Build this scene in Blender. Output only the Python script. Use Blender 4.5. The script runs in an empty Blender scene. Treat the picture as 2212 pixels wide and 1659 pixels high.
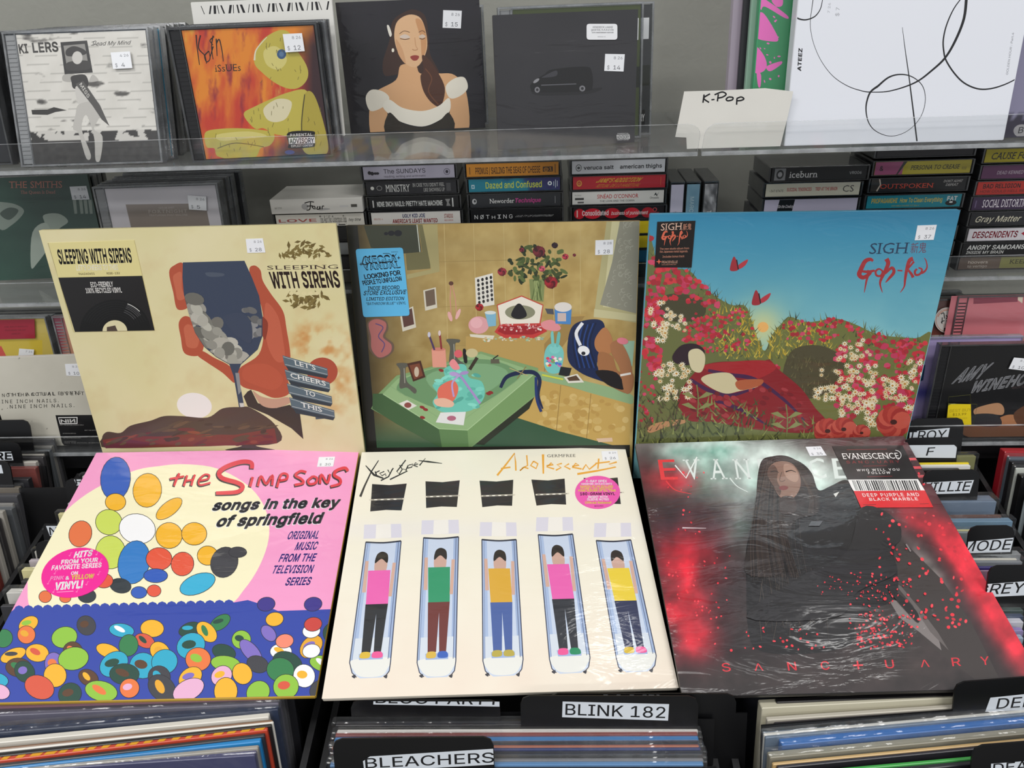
import bpy, math, random
import numpy as np
from mathutils import Matrix, Vector
from mathutils.geometry import delaunay_2d_cdt
random.seed(7); rng = np.random.default_rng(7)
COL = bpy.context.scene.collection
# ---------------------------------------------------------------- camera, world, light, exposure
F = 1700.; CX, CY = 1106., 829.5
PITCH = math.radians(27); YAW = .05; ROLL = .038
CAM = np.array([0, 0, 1.5])
_h = np.array([-YAW, 1, 0.]); _h /= np.linalg.norm(_h); _Z = np.array([0, 0, 1.])
FW = _h*math.cos(PITCH) - _Z*math.sin(PITCH); UP = _h*math.sin(PITCH) + _Z*math.cos(PITCH); RT = np.cross(FW, UP)
_c, _s = math.cos(ROLL), math.sin(ROLL)
RT, UP = RT*_c - UP*_s, UP*_c + RT*_s
cam = bpy.data.cameras.new('camera'); camo = bpy.data.objects.new('camera', cam); COL.objects.link(camo)
cam.sensor_fit = 'HORIZONTAL'; cam.sensor_width = 36; cam.lens = 36*F/2212; cam.clip_start = .02
M = Matrix.Identity(4)
for i in range(3):
    M[i][0] = RT[i]; M[i][1] = UP[i]; M[i][2] = -FW[i]; M[i][3] = CAM[i]
camo.matrix_world = M
bpy.context.scene.camera = camo
sc = bpy.context.scene
sc.view_settings.view_transform = 'Standard'; sc.view_settings.look = 'None'
sc.view_settings.exposure = 0.0; sc.view_settings.gamma = 1; sc.view_settings.use_curve_mapping = False
w = bpy.data.worlds.new('world'); sc.world = w; w.use_nodes = True
w.node_tree.nodes['Background'].inputs[0].default_value = (.93, .96, 1, 1)
w.node_tree.nodes['Background'].inputs[1].default_value = .41
def area(x, y, z, sx, sy, power, aim=None, col=(1, .985, .96)):
    l = bpy.data.lights.new('ceiling_panel', 'AREA'); l.shape = 'RECTANGLE'; l.size = sx; l.size_y = sy; l.energy = power; l.color = col
    o = bpy.data.objects.new('ceiling_panel', l); COL.objects.link(o); o.location = (x, y, z)
    if aim is not None:
        d = Vector(aim) - Vector((x, y, z)); o.rotation_euler = d.to_track_quat('-Z', 'Y').to_euler()
    return o
for lx, ly, p in ((-1.3, -1.6, 22), (1.3, -1.6, 22), (-1.3, -.1, 22), (1.3, -.1, 22), (-1.3, -3.4, 30), (1.3, -3.4, 30)):
    area(lx, ly, 3.0, 1.2, .3, p)
area(.78, 1.42, 3.0, .9, .10, 3.2); area(-.9, 1.9, 3.0, .9, .10, 3.2)   # tubes beyond the display, mirrored in the wrapped covers
# ---------------------------------------------------------------- pixel geometry of the photograph
def ray(px, py): return RT*((px-CX)/F) - UP*((py-CY)/F) + FW
def at_z(px, py, z): d = ray(px, py); return CAM + d*((z-CAM[2])/d[2])
def at_y(px, py, y): d = ray(px, py); return CAM + d*((y-CAM[1])/d[1])
def proj(p):
    v = p - CAM; dz = v@FW
    return CX + F*(v@RT)/dz, CY - F*(v@UP)/dz
BS = .20                                              # the tops of the records in the bins rise towards the back
def bin_z(y, z0=.925): return z0 + BS*(y-.48)
def at_bin(px, py, z0=.925):
    d = ray(px, py); n = np.array([0, -BS, 1.]); p0 = np.array([0, .48, z0])
    return CAM + d*(((p0-CAM)@n)/(d@n))
def rotv(w):
    t = np.linalg.norm(w)
    if t < 1e-9: return np.eye(3)
    k = w/t; K = np.array([[0, -k[2], k[1]], [k[2], 0, -k[0]], [-k[1], k[0], 0]])
    return np.eye(3) + math.sin(t)*K + (1-math.cos(t))*K@K
class Frame:
    """plane of a flat thing: origin at the bottom centre of its front face, X right, Y up the face, N out of it"""
    def __init__(s, o, lean, yaw=0., xdir=None):
        if xdir is None: x = np.array([math.cos(yaw), math.sin(yaw), 0])
        else: x = np.array(xdir, float); x /= np.linalg.norm(x)
        a = math.radians(lean); b = np.array([-x[1], x[0], 0]); b /= np.linalg.norm(b)
        y = b*math.sin(a) + np.array([0, 0, 1.])*math.cos(a); y -= x*(x@y); y /= np.linalg.norm(y)
        s.o = np.array(o, float); s.x = x; s.y = y; s.n = np.cross(x, y)
    def hit(s, px, py):
        d = ray(px, py); t = ((s.o-CAM)@s.n)/(d@s.n); v = CAM + d*t - s.o
        return v@s.x, v@s.y
    def world(s, x, y, z=0.): return s.o + s.x*x + s.y*y + s.n*z
    def px(s, X, Y):
        P = s.o + X[..., None]*s.x + Y[..., None]*s.y
        return proj(P)
    def matrix(s):
        m = Matrix.Identity(4)
        for i in range(3): m[i][0] = s.x[i]; m[i][1] = s.y[i]; m[i][2] = s.n[i]; m[i][3] = s.o[i]
        return m
def pose_frame(q, w, h, lean, wl=0.):
    xa = np.array([1., 0, 0]); a = math.radians(lean); ya = np.array([0, math.sin(a), math.cos(a)])
    R0 = np.stack([xa, ya, np.cross(xa, ya)], 1)
    loc = np.array([(-w/2, h/2, 0), (w/2, h/2, 0), (w/2, -h/2, 0), (-w/2, -h/2, 0)])
    ctr = np.mean(q, 0); wp = (math.dist(q[0], q[1])+math.dist(q[2], q[3]))/2
    p = np.concatenate([CAM+ray(*ctr)*F*w/wp, np.zeros(3)])
    def res(p):
        Mx = R0@rotv(p[3:]); r = []
        for L, qq in zip(loc, q):
            a_ = proj(p[:3]+Mx@L); r += [a_[0]-qq[0], a_[1]-qq[1]]
        return np.array(r+list(p[3:]*wl))
    for it in range(30):
        r = res(p); J = np.stack([(res(p+np.eye(6)[i]*1e-5)-r)/1e-5 for i in range(6)], 1)
        p = p + np.linalg.lstsq(J.T@J+np.eye(6)*1e-3, -J.T@r, rcond=None)[0]
    Mx = R0@rotv(p[3:]); f = Frame(p[:3]-Mx[:, 1]*h/2, 0)
    f.x, f.y, f.n = Mx[:, 0], Mx[:, 1], Mx[:, 2]
    return f
# ---------------------------------------------------------------- colours and materials
def lin(c):
    if isinstance(c, str): c = [int(c[i:i+2], 16)/255 for i in (1, 3, 5)]
    return tuple((v/12.92 if v <= .04045 else ((v+.055)/1.055)**2.4) for v in c[:3])
def lina(a): return np.where(a <= .04045, a/12.92, ((np.maximum(a, 0)+.055)/1.055)**2.4)
MATS = {}
def mat(name, col=(.5, .5, .5), rough=.5, metal=0., attr=False, coat=0., coatr=.1, bump=0., bscale=30., alpha=1., spec=.5, mott=0., stretch=(1, 1, 1)):
    if name in MATS: return MATS[name]
    m = bpy.data.materials.new(name); m.use_nodes = True; MATS[name] = m
    nt = m.node_tree; b = nt.nodes['Principled BSDF']
    b.inputs['Roughness'].default_value = rough; b.inputs['Metallic'].default_value = metal
    b.inputs['Specular IOR Level'].default_value = spec
    b.inputs['Coat Weight'].default_value = coat; b.inputs['Coat Roughness'].default_value = coatr
    b.inputs['Alpha'].default_value = alpha
    tc = nt.nodes.new('ShaderNodeTexCoord')
    if attr:
        a = nt.nodes.new('ShaderNodeAttribute'); a.attribute_name = 'Col'; nt.links.new(a.outputs['Color'], b.inputs['Base Color'])
    else:
        c = lin(col) if isinstance(col, str) else col
        b.inputs['Base Color'].default_value = (*c, 1)
        n = nt.nodes.new('ShaderNodeTexNoise'); n.inputs['Scale'].default_value = 25; n.inputs['Detail'].default_value = 5
        nt.links.new(tc.outputs['Object'], n.inputs['Vector'])
        mx = nt.nodes.new('ShaderNodeMix'); mx.data_type = 'RGBA'
        k = mott or .06
        mx.inputs['A'].default_value = (*[v*(1-k) for v in c], 1); mx.inputs['B'].default_value = (*[min(1, v*(1+k)+k*.01) for v in c], 1)
        nt.links.new(n.outputs['Fac'], mx.inputs['Factor']); nt.links.new(mx.outputs['Result'], b.inputs['Base Color'])
    if bump:
        mp = nt.nodes.new('ShaderNodeMapping'); mp.inputs['Scale'].default_value = stretch; nt.links.new(tc.outputs['Object'], mp.inputs[0])
        n = nt.nodes.new('ShaderNodeTexNoise'); n.inputs['Scale'].default_value = bscale; n.inputs['Detail'].default_value = 4; n.inputs['Distortion'].default_value = 1.2
        nt.links.new(mp.outputs[0], n.inputs['Vector'])
        bp = nt.nodes.new('ShaderNodeBump'); bp.inputs['Strength'].default_value = bump; bp.inputs['Distance'].default_value = .01
        nt.links.new(n.outputs['Fac'], bp.inputs['Height'])
        nt.links.new(bp.outputs[0], b.inputs['Coat Normal' if coat else 'Normal'])
    return m
def clear(name, tint=(.93, .95, .95), refl=.10, rough=.06, milky=0., bump=0., bscale=30):
    """thin clear plastic: see-through with a sheen, a little milky if asked"""
    if name in MATS: return MATS[name]
    m = bpy.data.materials.new(name); m.use_nodes = True; MATS[name] = m; nt = m.node_tree; nt.nodes.clear()
    o = nt.nodes.new('ShaderNodeOutputMaterial'); t = nt.nodes.new('ShaderNodeBsdfTransparent'); t.inputs[0].default_value = (*tint, 1)
    g = nt.nodes.new('ShaderNodeBsdfGlossy'); g.inputs['Roughness'].default_value = rough
    fr = nt.nodes.new('ShaderNodeLayerWeight'); fr.inputs['Blend'].default_value = .5
    pw = nt.nodes.new('ShaderNodeMath'); pw.operation = 'POWER'; pw.inputs[1].default_value = 4.; nt.links.new(fr.outputs['Facing'], pw.inputs[0])
    a = nt.nodes.new('ShaderNodeMath'); a.operation = 'MULTIPLY_ADD'; a.inputs[1].default_value = .6; a.inputs[2].default_value = refl*.12
    nt.links.new(pw.outputs[0], a.inputs[0])
    mx = nt.nodes.new('ShaderNodeMixShader'); nt.links.new(a.outputs[0], mx.inputs[0]); nt.links.new(t.outputs[0], mx.inputs[1]); nt.links.new(g.outputs[0], mx.inputs[2])
    last = mx
    if milky:
        d = nt.nodes.new('ShaderNodeBsdfDiffuse'); d.inputs[0].default_value = (.80, .82, .84, 1)
        n = nt.nodes.new('ShaderNodeTexNoise'); n.inputs['Scale'].default_value = 60; n.inputs['Detail'].default_value = 3
        tc = nt.nodes.new('ShaderNodeTexCoord'); nt.links.new(tc.outputs['Object'], n.inputs['Vector'])
        mm = nt.nodes.new('ShaderNodeMath'); mm.operation = 'MULTIPLY'; mm.inputs[1].default_value = milky*2; nt.links.new(n.outputs['Fac'], mm.inputs[0])
        m2 = nt.nodes.new('ShaderNodeMixShader'); nt.links.new(mm.outputs[0], m2.inputs[0]); nt.links.new(mx.outputs[0], m2.inputs[1]); nt.links.new(d.outputs[0], m2.inputs[2]); last = m2
    if bump:
        tc = nt.nodes.new('ShaderNodeTexCoord'); n = nt.nodes.new('ShaderNodeTexNoise'); n.inputs['Scale'].default_value = bscale; n.inputs['Distortion'].default_value = 1.5
        nt.links.new(tc.outputs['Object'], n.inputs['Vector']); bp = nt.nodes.new('ShaderNodeBump'); bp.inputs['Strength'].default_value = bump; bp.inputs['Distance'].default_value = .01
        nt.links.new(n.outputs['Fac'], bp.inputs['Height']); nt.links.new(bp.outputs[0], g.inputs['Normal'])
    nt.links.new(last.outputs[0], o.inputs[0])
    return m
WRAP = mat('shrink_wrapped_print', attr=True, rough=.5, coat=.9, coatr=.09, bump=.22, bscale=9, stretch=(1, 3, 1))
GLOSS = mat('glossy_print', attr=True, rough=.35, coat=.45, coatr=.12)
PAPER = mat('matte_print', attr=True, rough=.6, spec=.3)
BLACK = mat('black_laminate', '#131315', rough=.45)
BLACKP = mat('black_plastic', '#0c0c0e', rough=.35)
GREYW = mat('grey_panel', '#97978f', rough=.55, bump=.05, bscale=60)
ACR = clear('acrylic', (.975, .98, .98), .35, .05, milky=.02)
ACRE = clear('acrylic_edge', (.80, .82, .83), .9, .15, milky=.28)
CASE = clear('clear_case', (.99, .992, .994), .18, .04)
CASEE = clear('clear_case_edge', (.60, .62, .64), .9, .12, milky=.20)
CASED = clear('dark_case_edge', (.30, .31, .33), .9, .12, milky=.05)
FILM = clear('shrink_film', (.985, .985, .985), .30, .12, milky=.02, bump=.5, bscale=22)
# ---------------------------------------------------------------- meshes
def link(o, parent=None):
    COL.objects.link(o)
    if parent is not None: o.parent = parent
    return o
def mesh_obj(name, V, Fc, m, parent=None, loc=None):
    me = bpy.data.meshes.new(name); me.from_pydata([tuple(v) for v in V], [], Fc); me.materials.append(m)
    o = bpy.data.objects.new(name, me); link(o, parent)
    if loc is not None: o.location = loc
    return o
BF = [(0, 3, 2, 1), (4, 5, 6, 7), (0, 1, 5, 4), (1, 2, 6, 5), (2, 3, 7, 6), (3, 0, 4, 7)]
def boxv(x0, x1, y0, y1, z0, z1, c=0.):
    if not c: return [(x0, y0, z0), (x1, y0, z0), (x1, y1, z0), (x0, y1, z0), (x0, y0, z1), (x1, y0, z1), (x1, y1, z1), (x0, y1, z1)], BF
    return bevbox(x0, x1, y0, y1, z0, z1, c)
def bevbox(x0, x1, y0, y1, z0, z1, c):
    """box with chamfered edges round the xy outline and front/back rims"""
    def ring(i, z): return [(x0+i+c, y0+i, z), (x1-i-c, y0+i, z), (x1-i, y0+i+c, z), (x1-i, y1-i-c, z), (x1-i-c, y1-i, z), (x0+i+c, y1-i, z), (x0+i, y1-i-c, z), (x0+i, y0+i+c, z)]
    V = ring(c*.6, z0)+ring(0, z0+c)+ring(0, z1-c)+ring(c*.6, z1); Fc = [tuple(range(7, -1, -1)), tuple(range(24, 32))]
    for r in range(3):
        for i in range(8): Fc.append((r*8+i, r*8+(i+1) % 8, r*8+8+(i+1) % 8, r*8+8+i))
    return V, Fc
def join(parts):
    V, Fc = [], []
    for v, f in parts:
        n = len(V); V += list(v); Fc += [tuple(i+n for i in q) for q in f]
    return V, Fc
def box(name, dims, m, parent=None, c=0.): V, Fc = boxv(*dims, c); return mesh_obj(name, V, Fc, m, parent)
def empty(name, frame_or_loc, label=None, cat=None, group=None):
    o = bpy.data.objects.new(name, None); o.empty_display_size = .02; COL.objects.link(o)
    if isinstance(frame_or_loc, Frame): o.matrix_world = frame_or_loc.matrix()
    else: o.location = frame_or_loc
    tag(o, label, cat, group); return o
def tag(o, label=None, cat=None, group=None, kind=None):
    if label: o['label'] = label
    if cat: o['category'] = cat
    if group: o['group'] = group
    if kind: o['kind'] = kind
    return o
# ---------------------------------------------------------------- lettering
TC = {}
try:                                                   # Blender's own interface typeface, else its default one
    import os
    FONT = bpy.data.fonts.load(os.path.join(bpy.utils.resource_path('LOCAL'), 'datafiles', 'fonts', 'Inter.woff2'))
except Exception: FONT = None
ORD = ['', 'first', 'second', 'third', 'fourth', 'fifth', 'sixth', 'seventh', 'eighth', 'ninth', 'tenth', 'eleventh', 'twelfth', 'thirteenth', 'fourteenth', 'fifteenth', 'sixteenth']
def text_mesh(s, bold=0., spacing=1., serif=False):
    k = (s, bold, spacing, serif)
    if k in TC: return TC[k]
    cu = bpy.data.curves.new('lettering', 'FONT'); inter = bool(FONT and s.isascii() and not serif)
    if inter: cu.font = FONT
    cu.body = s; cu.resolution_u = 2; cu.space_character = spacing*(1+2.2*max(bold, 0)) if inter else spacing; cu.fill_mode = 'NONE'
    ob = bpy.data.objects.new('lettering', cu); me = bpy.data.meshes.new_from_object(ob)
    V = np.array([v.co[:2] for v in me.vertices]).reshape(-1, 2); edges = [tuple(e.vertices) for e in me.edges]; P = []
    bpy.data.objects.remove(ob); bpy.data.curves.remove(cu); bpy.data.meshes.remove(me)
    if len(V):
        # glyph by glyph: constrained triangulation, keeping what the outlines wind round
        par = list(range(len(V)))
        def find(i):
            while par[i] != i: par[i] = par[par[i]]; i = par[i]
            return i
        for i, j in edges: par[find(i)] = find(j)
        loops = {}
        for i, j in edges: loops.setdefault(find(i), []).append((i, j))
        bx = sorted([(V[[q for e in es for q in e], 0].min(), V[[q for e in es for q in e], 0].max(), es) for es in loops.values()], key=lambda t: t[0])
        gr = []
        for x0_, x1_, es in bx:
            if gr and x0_ < gr[-1][0]: gr[-1] = (max(gr[-1][0], x1_), gr[-1][1]+es)
            else: gr.append((x1_, list(es)))
        NV = []; n0 = 0
        for _, es in gr:
            ids = sorted({q for e in es for q in e}); mp = {q: k for k, q in enumerate(ids)}
            E_l = [(mp[i], mp[j]) for i, j in es]; pts = V[ids]
            vo, eo, fo, *_r = delaunay_2d_cdt([Vector((float(x), float(y))) for x, y in pts], E_l, [], 0, 1e-6)
            vo = np.array([(v.x, v.y) for v in vo]); A0 = pts[[e[0] for e in E_l]]; B0 = pts[[e[1] for e in E_l]]
            if len(fo):
                C_ = np.array([vo[list(f)].mean(0) for f in fo]); X_, Y_ = C_[:, :1], C_[:, 1:]
                upw = (A0[:, 1][None] <= Y_) & (B0[:, 1][None] > Y_); dnw = (A0[:, 1][None] > Y_) & (B0[:, 1][None] <= Y_)
                side = (B0[:, 0]-A0[:, 0])[None]*(Y_-A0[:, 1][None]) - (X_-A0[:, 0][None])*(B0[:, 1]-A0[:, 1])[None]
                wn = (upw & (side > 0)).sum(1)-(dnw & (side < 0)).sum(1)
                P += [tuple(n0+i for i in f) for f, w_ in zip(fo, wn) if w_ != 0]
            NV.append(vo); n0 += len(vo)
        Vold = V; V = np.vstack(NV)
    cap = .7
    if s not in ('H', '\u65b0'): cap = text_mesh('H' if s.isascii() else '\u65b0', 0., 1., serif)[0][:, 1].max()
    off = cap*(.010+2.0*max(bold, 0)) if inter else bold
    if off > .002 and len(V):                          # embolden: a band along every outline
        ex = []
        for a, b in edges:
            p, q = Vold[a], Vold[b]; d = q-p; L = np.hypot(*d)
            if L < 1e-6: continue
            d = d/L*off; nn = np.array([-d[1], d[0]]); ex.append([p-nn-d*.5, q-nn+d*.5, q+nn+d*.5, p+nn-d*.5])
        if ex: n = len(V); V = np.vstack([V, np.array(ex).reshape(-1, 2)]); P += [(n+4*i, n+4*i+1, n+4*i+2, n+4*i+3) for i in range(len(ex))]
    if serif and len(V):
        ex = []
        for a, b in edges:
            (xa, ya), (xb, yb) = Vold[a], Vold[b]; L = abs(xa-xb)
            if abs(ya-yb) < .004 and .03 < L < .22 and (abs(ya+bold) < .03 or abs(ya-cap-bold) < .03):
                x0, x1 = min(xa, xb), max(xa, xb); t = .045; e = .09; up = 1 if ya < .3 else -1
                ex.append([(x0-e, ya), (x1+e, ya), (x1+e, ya+up*t), (x0-e, ya+up*t)])
        for q in ex:
            n = len(V); V = np.vstack([V, q]); P.append((n, n+1, n+2, n+3))
    TC[k] = (V, P, cap); return TC[k]
def clip_poly(pts, clip):
    """Sutherland-Hodgman against a convex counter-clockwise polygon"""
    out = [tuple(p) for p in pts]
    n = len(clip)
    for i in range(n):
        a, b = clip[i], clip[(i+1) % n]; ex, ey = b[0]-a[0], b[1]-a[1]
        inn, out = out, []
        if not inn: return []
        def sd(p): return ex*(p[1]-a[1]) - ey*(p[0]-a[0])
        for j in range(len(inn)):
            p, q = inn[j-1], inn[j]; dp, dq = sd(p), sd(q)
            if dq >= 0:
                if dp < 0: t = dp/(dp-dq); out.append((p[0]+(q[0]-p[0])*t, p[1]+(q[1]-p[1])*t))
                out.append(q)
            elif dp >= 0: t = dp/(dp-dq); out.append((p[0]+(q[0]-p[0])*t, p[1]+(q[1]-p[1])*t))
    return out
def catmull(P, closed, n=5):
    P = np.array(P, float); N = len(P); out = []
    rngi = range(N if closed else N-1)
    for i in rngi:
        g = (lambda k: P[k % N]) if closed else (lambda k: P[min(max(k, 0), N-1)])
        a, b, c, d = g(i-1), g(i), g(i+1), g(i+2)
        for t in np.arange(n)/n:
            out.append(.5*((2*b)+(-a+c)*t+(2*a-5*b+4*c-d)*t*t+(-a+3*b-3*c+d)*t**3))
    if not closed: out.append(P[-1])
    return np.array(out)
def fbm(X, Y, s, seed=0, octs=4):
    """value noise in 0..1 over pixel coordinates, s = size of the largest lumps"""
    r = np.random.default_rng(seed); T = r.random((64, 64)); out = 0; amp = 1; tot = 0
    for o in range(octs):
        x = X/s*2**o + 13.7*o; y = Y/s*2**o + 7.1*o
        xi = np.floor(x).astype(int); yi = np.floor(y).astype(int); fx = x-xi; fy = y-yi; fx = fx*fx*(3-2*fx); fy = fy*fy*(3-2*fy)
        g = lambda a, b: T[a % 64, b % 64]
        out = out + amp*((g(xi, yi)*(1-fx)+g(xi+1, yi)*fx)*(1-fy)+(g(xi, yi+1)*(1-fx)+g(xi+1, yi+1)*fx)*fy); tot += amp; amp *= .5
    return out/tot
def hexa(c): return np.array([int(c[i:i+2], 16)/255 for i in (1, 3, 5)])
def mixc(a, b, t): t = np.clip(t, 0, 1)[..., None]; return a*(1-t)+b*t
class Art:
    """flat print on a frame: every shape is a thin layer; coordinates are photograph pixels, or zoomed ones after fr()"""
    def __init__(s, fr, clip=None, z0=3e-5, local=False):
        s.f = fr; s.z0 = z0; s.ox = s.oy = 0.; s.k = 1.; s.local = local
        s.V = []; s.F = []; s.C = []; s.bb = np.zeros((0, 5)); s.clip = None
        if clip is not None:
            if len(clip) == 4 and not hasattr(clip[0], '__len__'): x0, x1, y0, y1 = clip; s.clip = [(x0, y0), (x1, y0), (x1, y1), (x0, y1)]
            else: s.setclip(clip)
    def setclip(s, px):
        c = [s.p(*q) for q in px]; ar = sum(c[i-1][0]*c[i][1]-c[i][0]*c[i-1][1] for i in range(len(c)))
        s.clip = c if ar > 0 else c[::-1]
    def fr(s, ox, oy, k): s.ox, s.oy, s.k = ox, oy, k; return s
    def p(s, x, y):
        if s.local: return (x, y)
        return s.f.hit(s.ox+x/s.k, s.oy+y/s.k)
    def layer(s, x0, x1, y0, y1):
        b = s.bb; l = 1
        if len(b):
            m = (b[:, 0] < x1) & (b[:, 1] > x0) & (b[:, 2] < y1) & (b[:, 3] > y0)
            if m.any(): l = b[m, 4].max()+1
        s.bb = np.vstack([b, [x0, x1, y0, y1, l]]); return s.z0+l*1.0e-5
    def raw(s, polys, col):
        """polys: lists of local points; all in one layer"""
        if s.clip: polys = [clip_poly(q, s.clip) for q in polys]
        polys = [q for q in polys if len(q) >= 3]
        if not polys: return
        A = np.array([pt for q in polys for pt in q]); z = s.layer(A[:, 0].min(), A[:, 0].max(), A[:, 1].min(), A[:, 1].max())
        c = lin(col)
        for q in polys:
            ar = sum(q[i-1][0]*q[i][1]-q[i][0]*q[i-1][1] for i in range(len(q)))
            if ar < 0: q = q[::-1]
            n = len(s.V); s.V += [(a, b, z) for a, b in q]; s.F.append(tuple(range(n, n+len(q)))); s.C += [c]*len(q)
    def poly(s, pts, col, smooth=False, n=5):
        if smooth: pts = catmull(pts, True, n)
        s.raw([[s.p(*q) for q in pts]], col)
    def sm(s, pts, col): s.poly(pts, col, True)
    def ell(s, cx, cy, rx, ry, col, rot=0., n=20):
        c, d = math.cos(math.radians(rot)), math.sin(math.radians(rot)); P = []
        for i in range(n):
            a = 2*math.pi*i/n; x, y = rx*math.cos(a), ry*math.sin(a); P.append((cx+x*c-y*d, cy+x*d+y*c))
        s.poly(P, col)
    def ring(s, cx, cy, rx, ry, w, col, rot=0., n=28, a0=0, a1=360):
        c, d = math.cos(math.radians(rot)), math.sin(math.radians(rot)); P = []
        for i in range(n+1):
            a = math.radians(a0+(a1-a0)*i/n); x, y = rx*math.cos(a), ry*math.sin(a); P.append((cx+x*c-y*d, cy+x*d+y*c))
        s.line(P, w, col)
    def line(s, pts, w, col, smooth=False, w1=None, wm=None):
        """stroke of width w (to w1 at the end, wm in the middle)"""
        P = catmull(pts, False, 5) if smooth and len(pts) > 2 else np.array(pts, float)
        N = len(P); w1 = w if w1 is None else w1; T = np.gradient(P, axis=0); L = np.hypot(T[:, 0], T[:, 1])+1e-9; Nn = np.stack([-T[:, 1]/L, T[:, 0]/L], 1)
        t = np.linspace(0, 1, N); W = w*(1-t)+w1*t
        if wm is not None: W = W + (wm-(w+w1)/2)*4*t*(1-t)
        A = P+Nn*W[:, None]/2; B = P-Nn*W[:, None]/2; q = []
        LA = [s.p(*a) for a in A]; LB = [s.p(*b) for b in B]
        for i in range(N-1): q.append([LA[i], LA[i+1], LB[i+1], LB[i]])
        s.raw(q, col)
    def text(s, t, bl, br, tl, col, bold=0., serif=False, spacing=1., italic=0.):
        """lettering from bl to br along the base line, tl above bl at capital height"""
        V, P, cap = text_mesh(t, bold, spacing, serif)
        if not len(V): return
        x0, x1 = V[:, 0].min(), V[:, 0].max(); o = np.array(s.p(*bl)); ex = np.array(s.p(*br))-o; ey = np.array(s.p(*tl))-o
        ey = ey + ex/np.linalg.norm(ex)*np.linalg.norm(ey)*italic
        L = o + ((V[:, 0]-x0)/(x1-x0))[:, None]*ex + (V[:, 1]/cap)[:, None]*ey
        s.raw([[tuple(L[i]) for i in p] for p in P], col)
    def grid(s, x0, x1, y0, y1, fn, n=120, m=None):
        """base coat: fn(pixel X, pixel Y) gives an sRGB colour per grid point"""
        m = m or n; X, Y = np.meshgrid(np.linspace(x0, x1, n), np.linspace(y0, y1, m)); PX, PY = s.f.px(X, Y)
        c = lina(np.clip(fn((PX-s.ox)*s.k, (PY-s.oy)*s.k), 0, 1)).reshape(-1, 3); b = len(s.V); z = s.layer(x0, x1, y0, y1)
        s.V += [(a, q, z) for a, q in zip(X.ravel(), Y.ravel())]
        for j in range(m-1):
            for i in range(n-1): k = b+j*n+i; s.F.append((k, k+1, k+n+1, k+n))
        s.C += [tuple(v) for v in c]
    def flat(s, x0, x1, y0, y1, col): s.raw([[(x0, y0), (x1, y0), (x1, y1), (x0, y1)]], col)
    def build(s, name, m, parent):
        if not s.V: return None
        me = bpy.data.meshes.new(name); me.from_pydata(s.V, [], s.F); me.materials.append(m)
        a = me.color_attributes.new('Col', 'FLOAT_COLOR', 'POINT'); arr = np.ones((len(s.V), 4), 'f'); arr[:, :3] = np.array(s.C); a.data.foreach_set('color', arr.ravel())
        o = bpy.data.objects.new(name, me); link(o, parent); return o
def sticker(parent, fr, quad, fn, m=None, name='hype_sticker', base='#ffffff', k=(0, 0, 1), z=.0006, clip=True):
    """a stuck-on label: thin raised slab with its own print; quad in zoomed pixels"""
    A = Art(fr, z0=z+1e-5).fr(*k); L = [A.p(*q) for q in quad]
    ar = sum(L[i-1][0]*L[i][1]-L[i][0]*L[i-1][1] for i in range(len(L)))
    if ar < 0: L = L[::-1]
    A.clip = L; A.raw([L], base)
    n = len(L)
    for i in range(n):
        a, b = L[i], L[(i+1) % n]; q = len(A.V); A.V += [(a[0], a[1], 1e-4), (b[0], b[1], 1e-4), (b[0], b[1], z+1.9e-5), (a[0], a[1], z+1.9e-5)]; A.F.append((q, q+1, q+2, q+3)); A.C += [lin(base)]*4
    if fn: fn(A)
    return A.build(name, m or GLOSS, parent)
def price(parent, fr, quad, a, b, k=(0, 0, 1), z=.0004, fade='#8f9096'):
    """white price tag, quad TL TR BR BL in zoomed pixels"""
    q = np.array(quad, float)
    def at(u, v): return tuple((q[0]*(1-u)+q[1]*u)*(1-v)+(q[3]*(1-u)+q[2]*u)*v)
    def fn(A):
        A.text(a, at(.45, .30), at(.9, .30), at(.45, .14), fade)
        A.text('$', at(.14, .90), at(.26, .90), at(.14, .68), fade)
        A.text(b, at(.46, .90), at(.46+.18*len(b), .90), at(.46, .66), '#77787e')
    sticker(parent, fr, quad, fn, PAPER, 'price_sticker', '#eceef2', k, z)
# ---------------------------------------------------------------- setting
def struct(name, dims, m): return tag(box(name, dims, m), kind='structure')
FLOORM = mat('grey_vinyl_floor', '#6b6964', rough=.5, mott=.2)
struct('floor', (-3, 3, -7, 1.1, -.04, 0), FLOORM)
struct('wall_back', (-3, 3, 1.04, 1.10, 0, 1.85), GREYW)
S1, S2, S3 = 1.350, 1.186, .985; S2L = 1.186
def shelf(z, x0, x1, y0, lip, label, t=.003, lean=.012):
    """clear acrylic tray: floor, upturned front lip with rounded left and right corners, back flange"""
    r = empty('acrylic_shelf', (0, 0, 0), label, 'shelf', None)
    box('shelf_floor', (x0, x1, y0+.0008, 1.036, z-t, z-.0006), ACR, r)
    # lip: rounded upper corners
    P = [(x0, z-t), (x1, z-t)]; rr = .012
    for k in range(5): a = math.pi/2*k/4; P.append((x1-rr+rr*math.cos(a), z+lip-rr+rr*math.sin(a)))
    for k in range(5): a = math.pi/2*k/4; P.append((x0+rr-rr*math.sin(a), z+lip-rr+rr*math.cos(a)))
    n = len(P); ln = [lean*(q[1]-z)/lip for q in P]
    V = [(q[0], y0-l, q[1]) for q, l in zip(P, ln)]+[(q[0], y0-.003-l, q[1]) for q, l in zip(P, ln)]
    mesh_obj('front_lip', V, [tuple(range(n-1, -1, -1)), tuple(range(n, 2*n))], ACR, r)
    mesh_obj('lip_edge', V, [(i, (i+1) % n, n+(i+1) % n, n+i) for i in range(n)], ACRE, r)
    box('shelf_front_edge', (x0, x1, y0-.0035, y0+.0005, z-t-.0015, z-.0012), ACRE, r)
    return r
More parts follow.
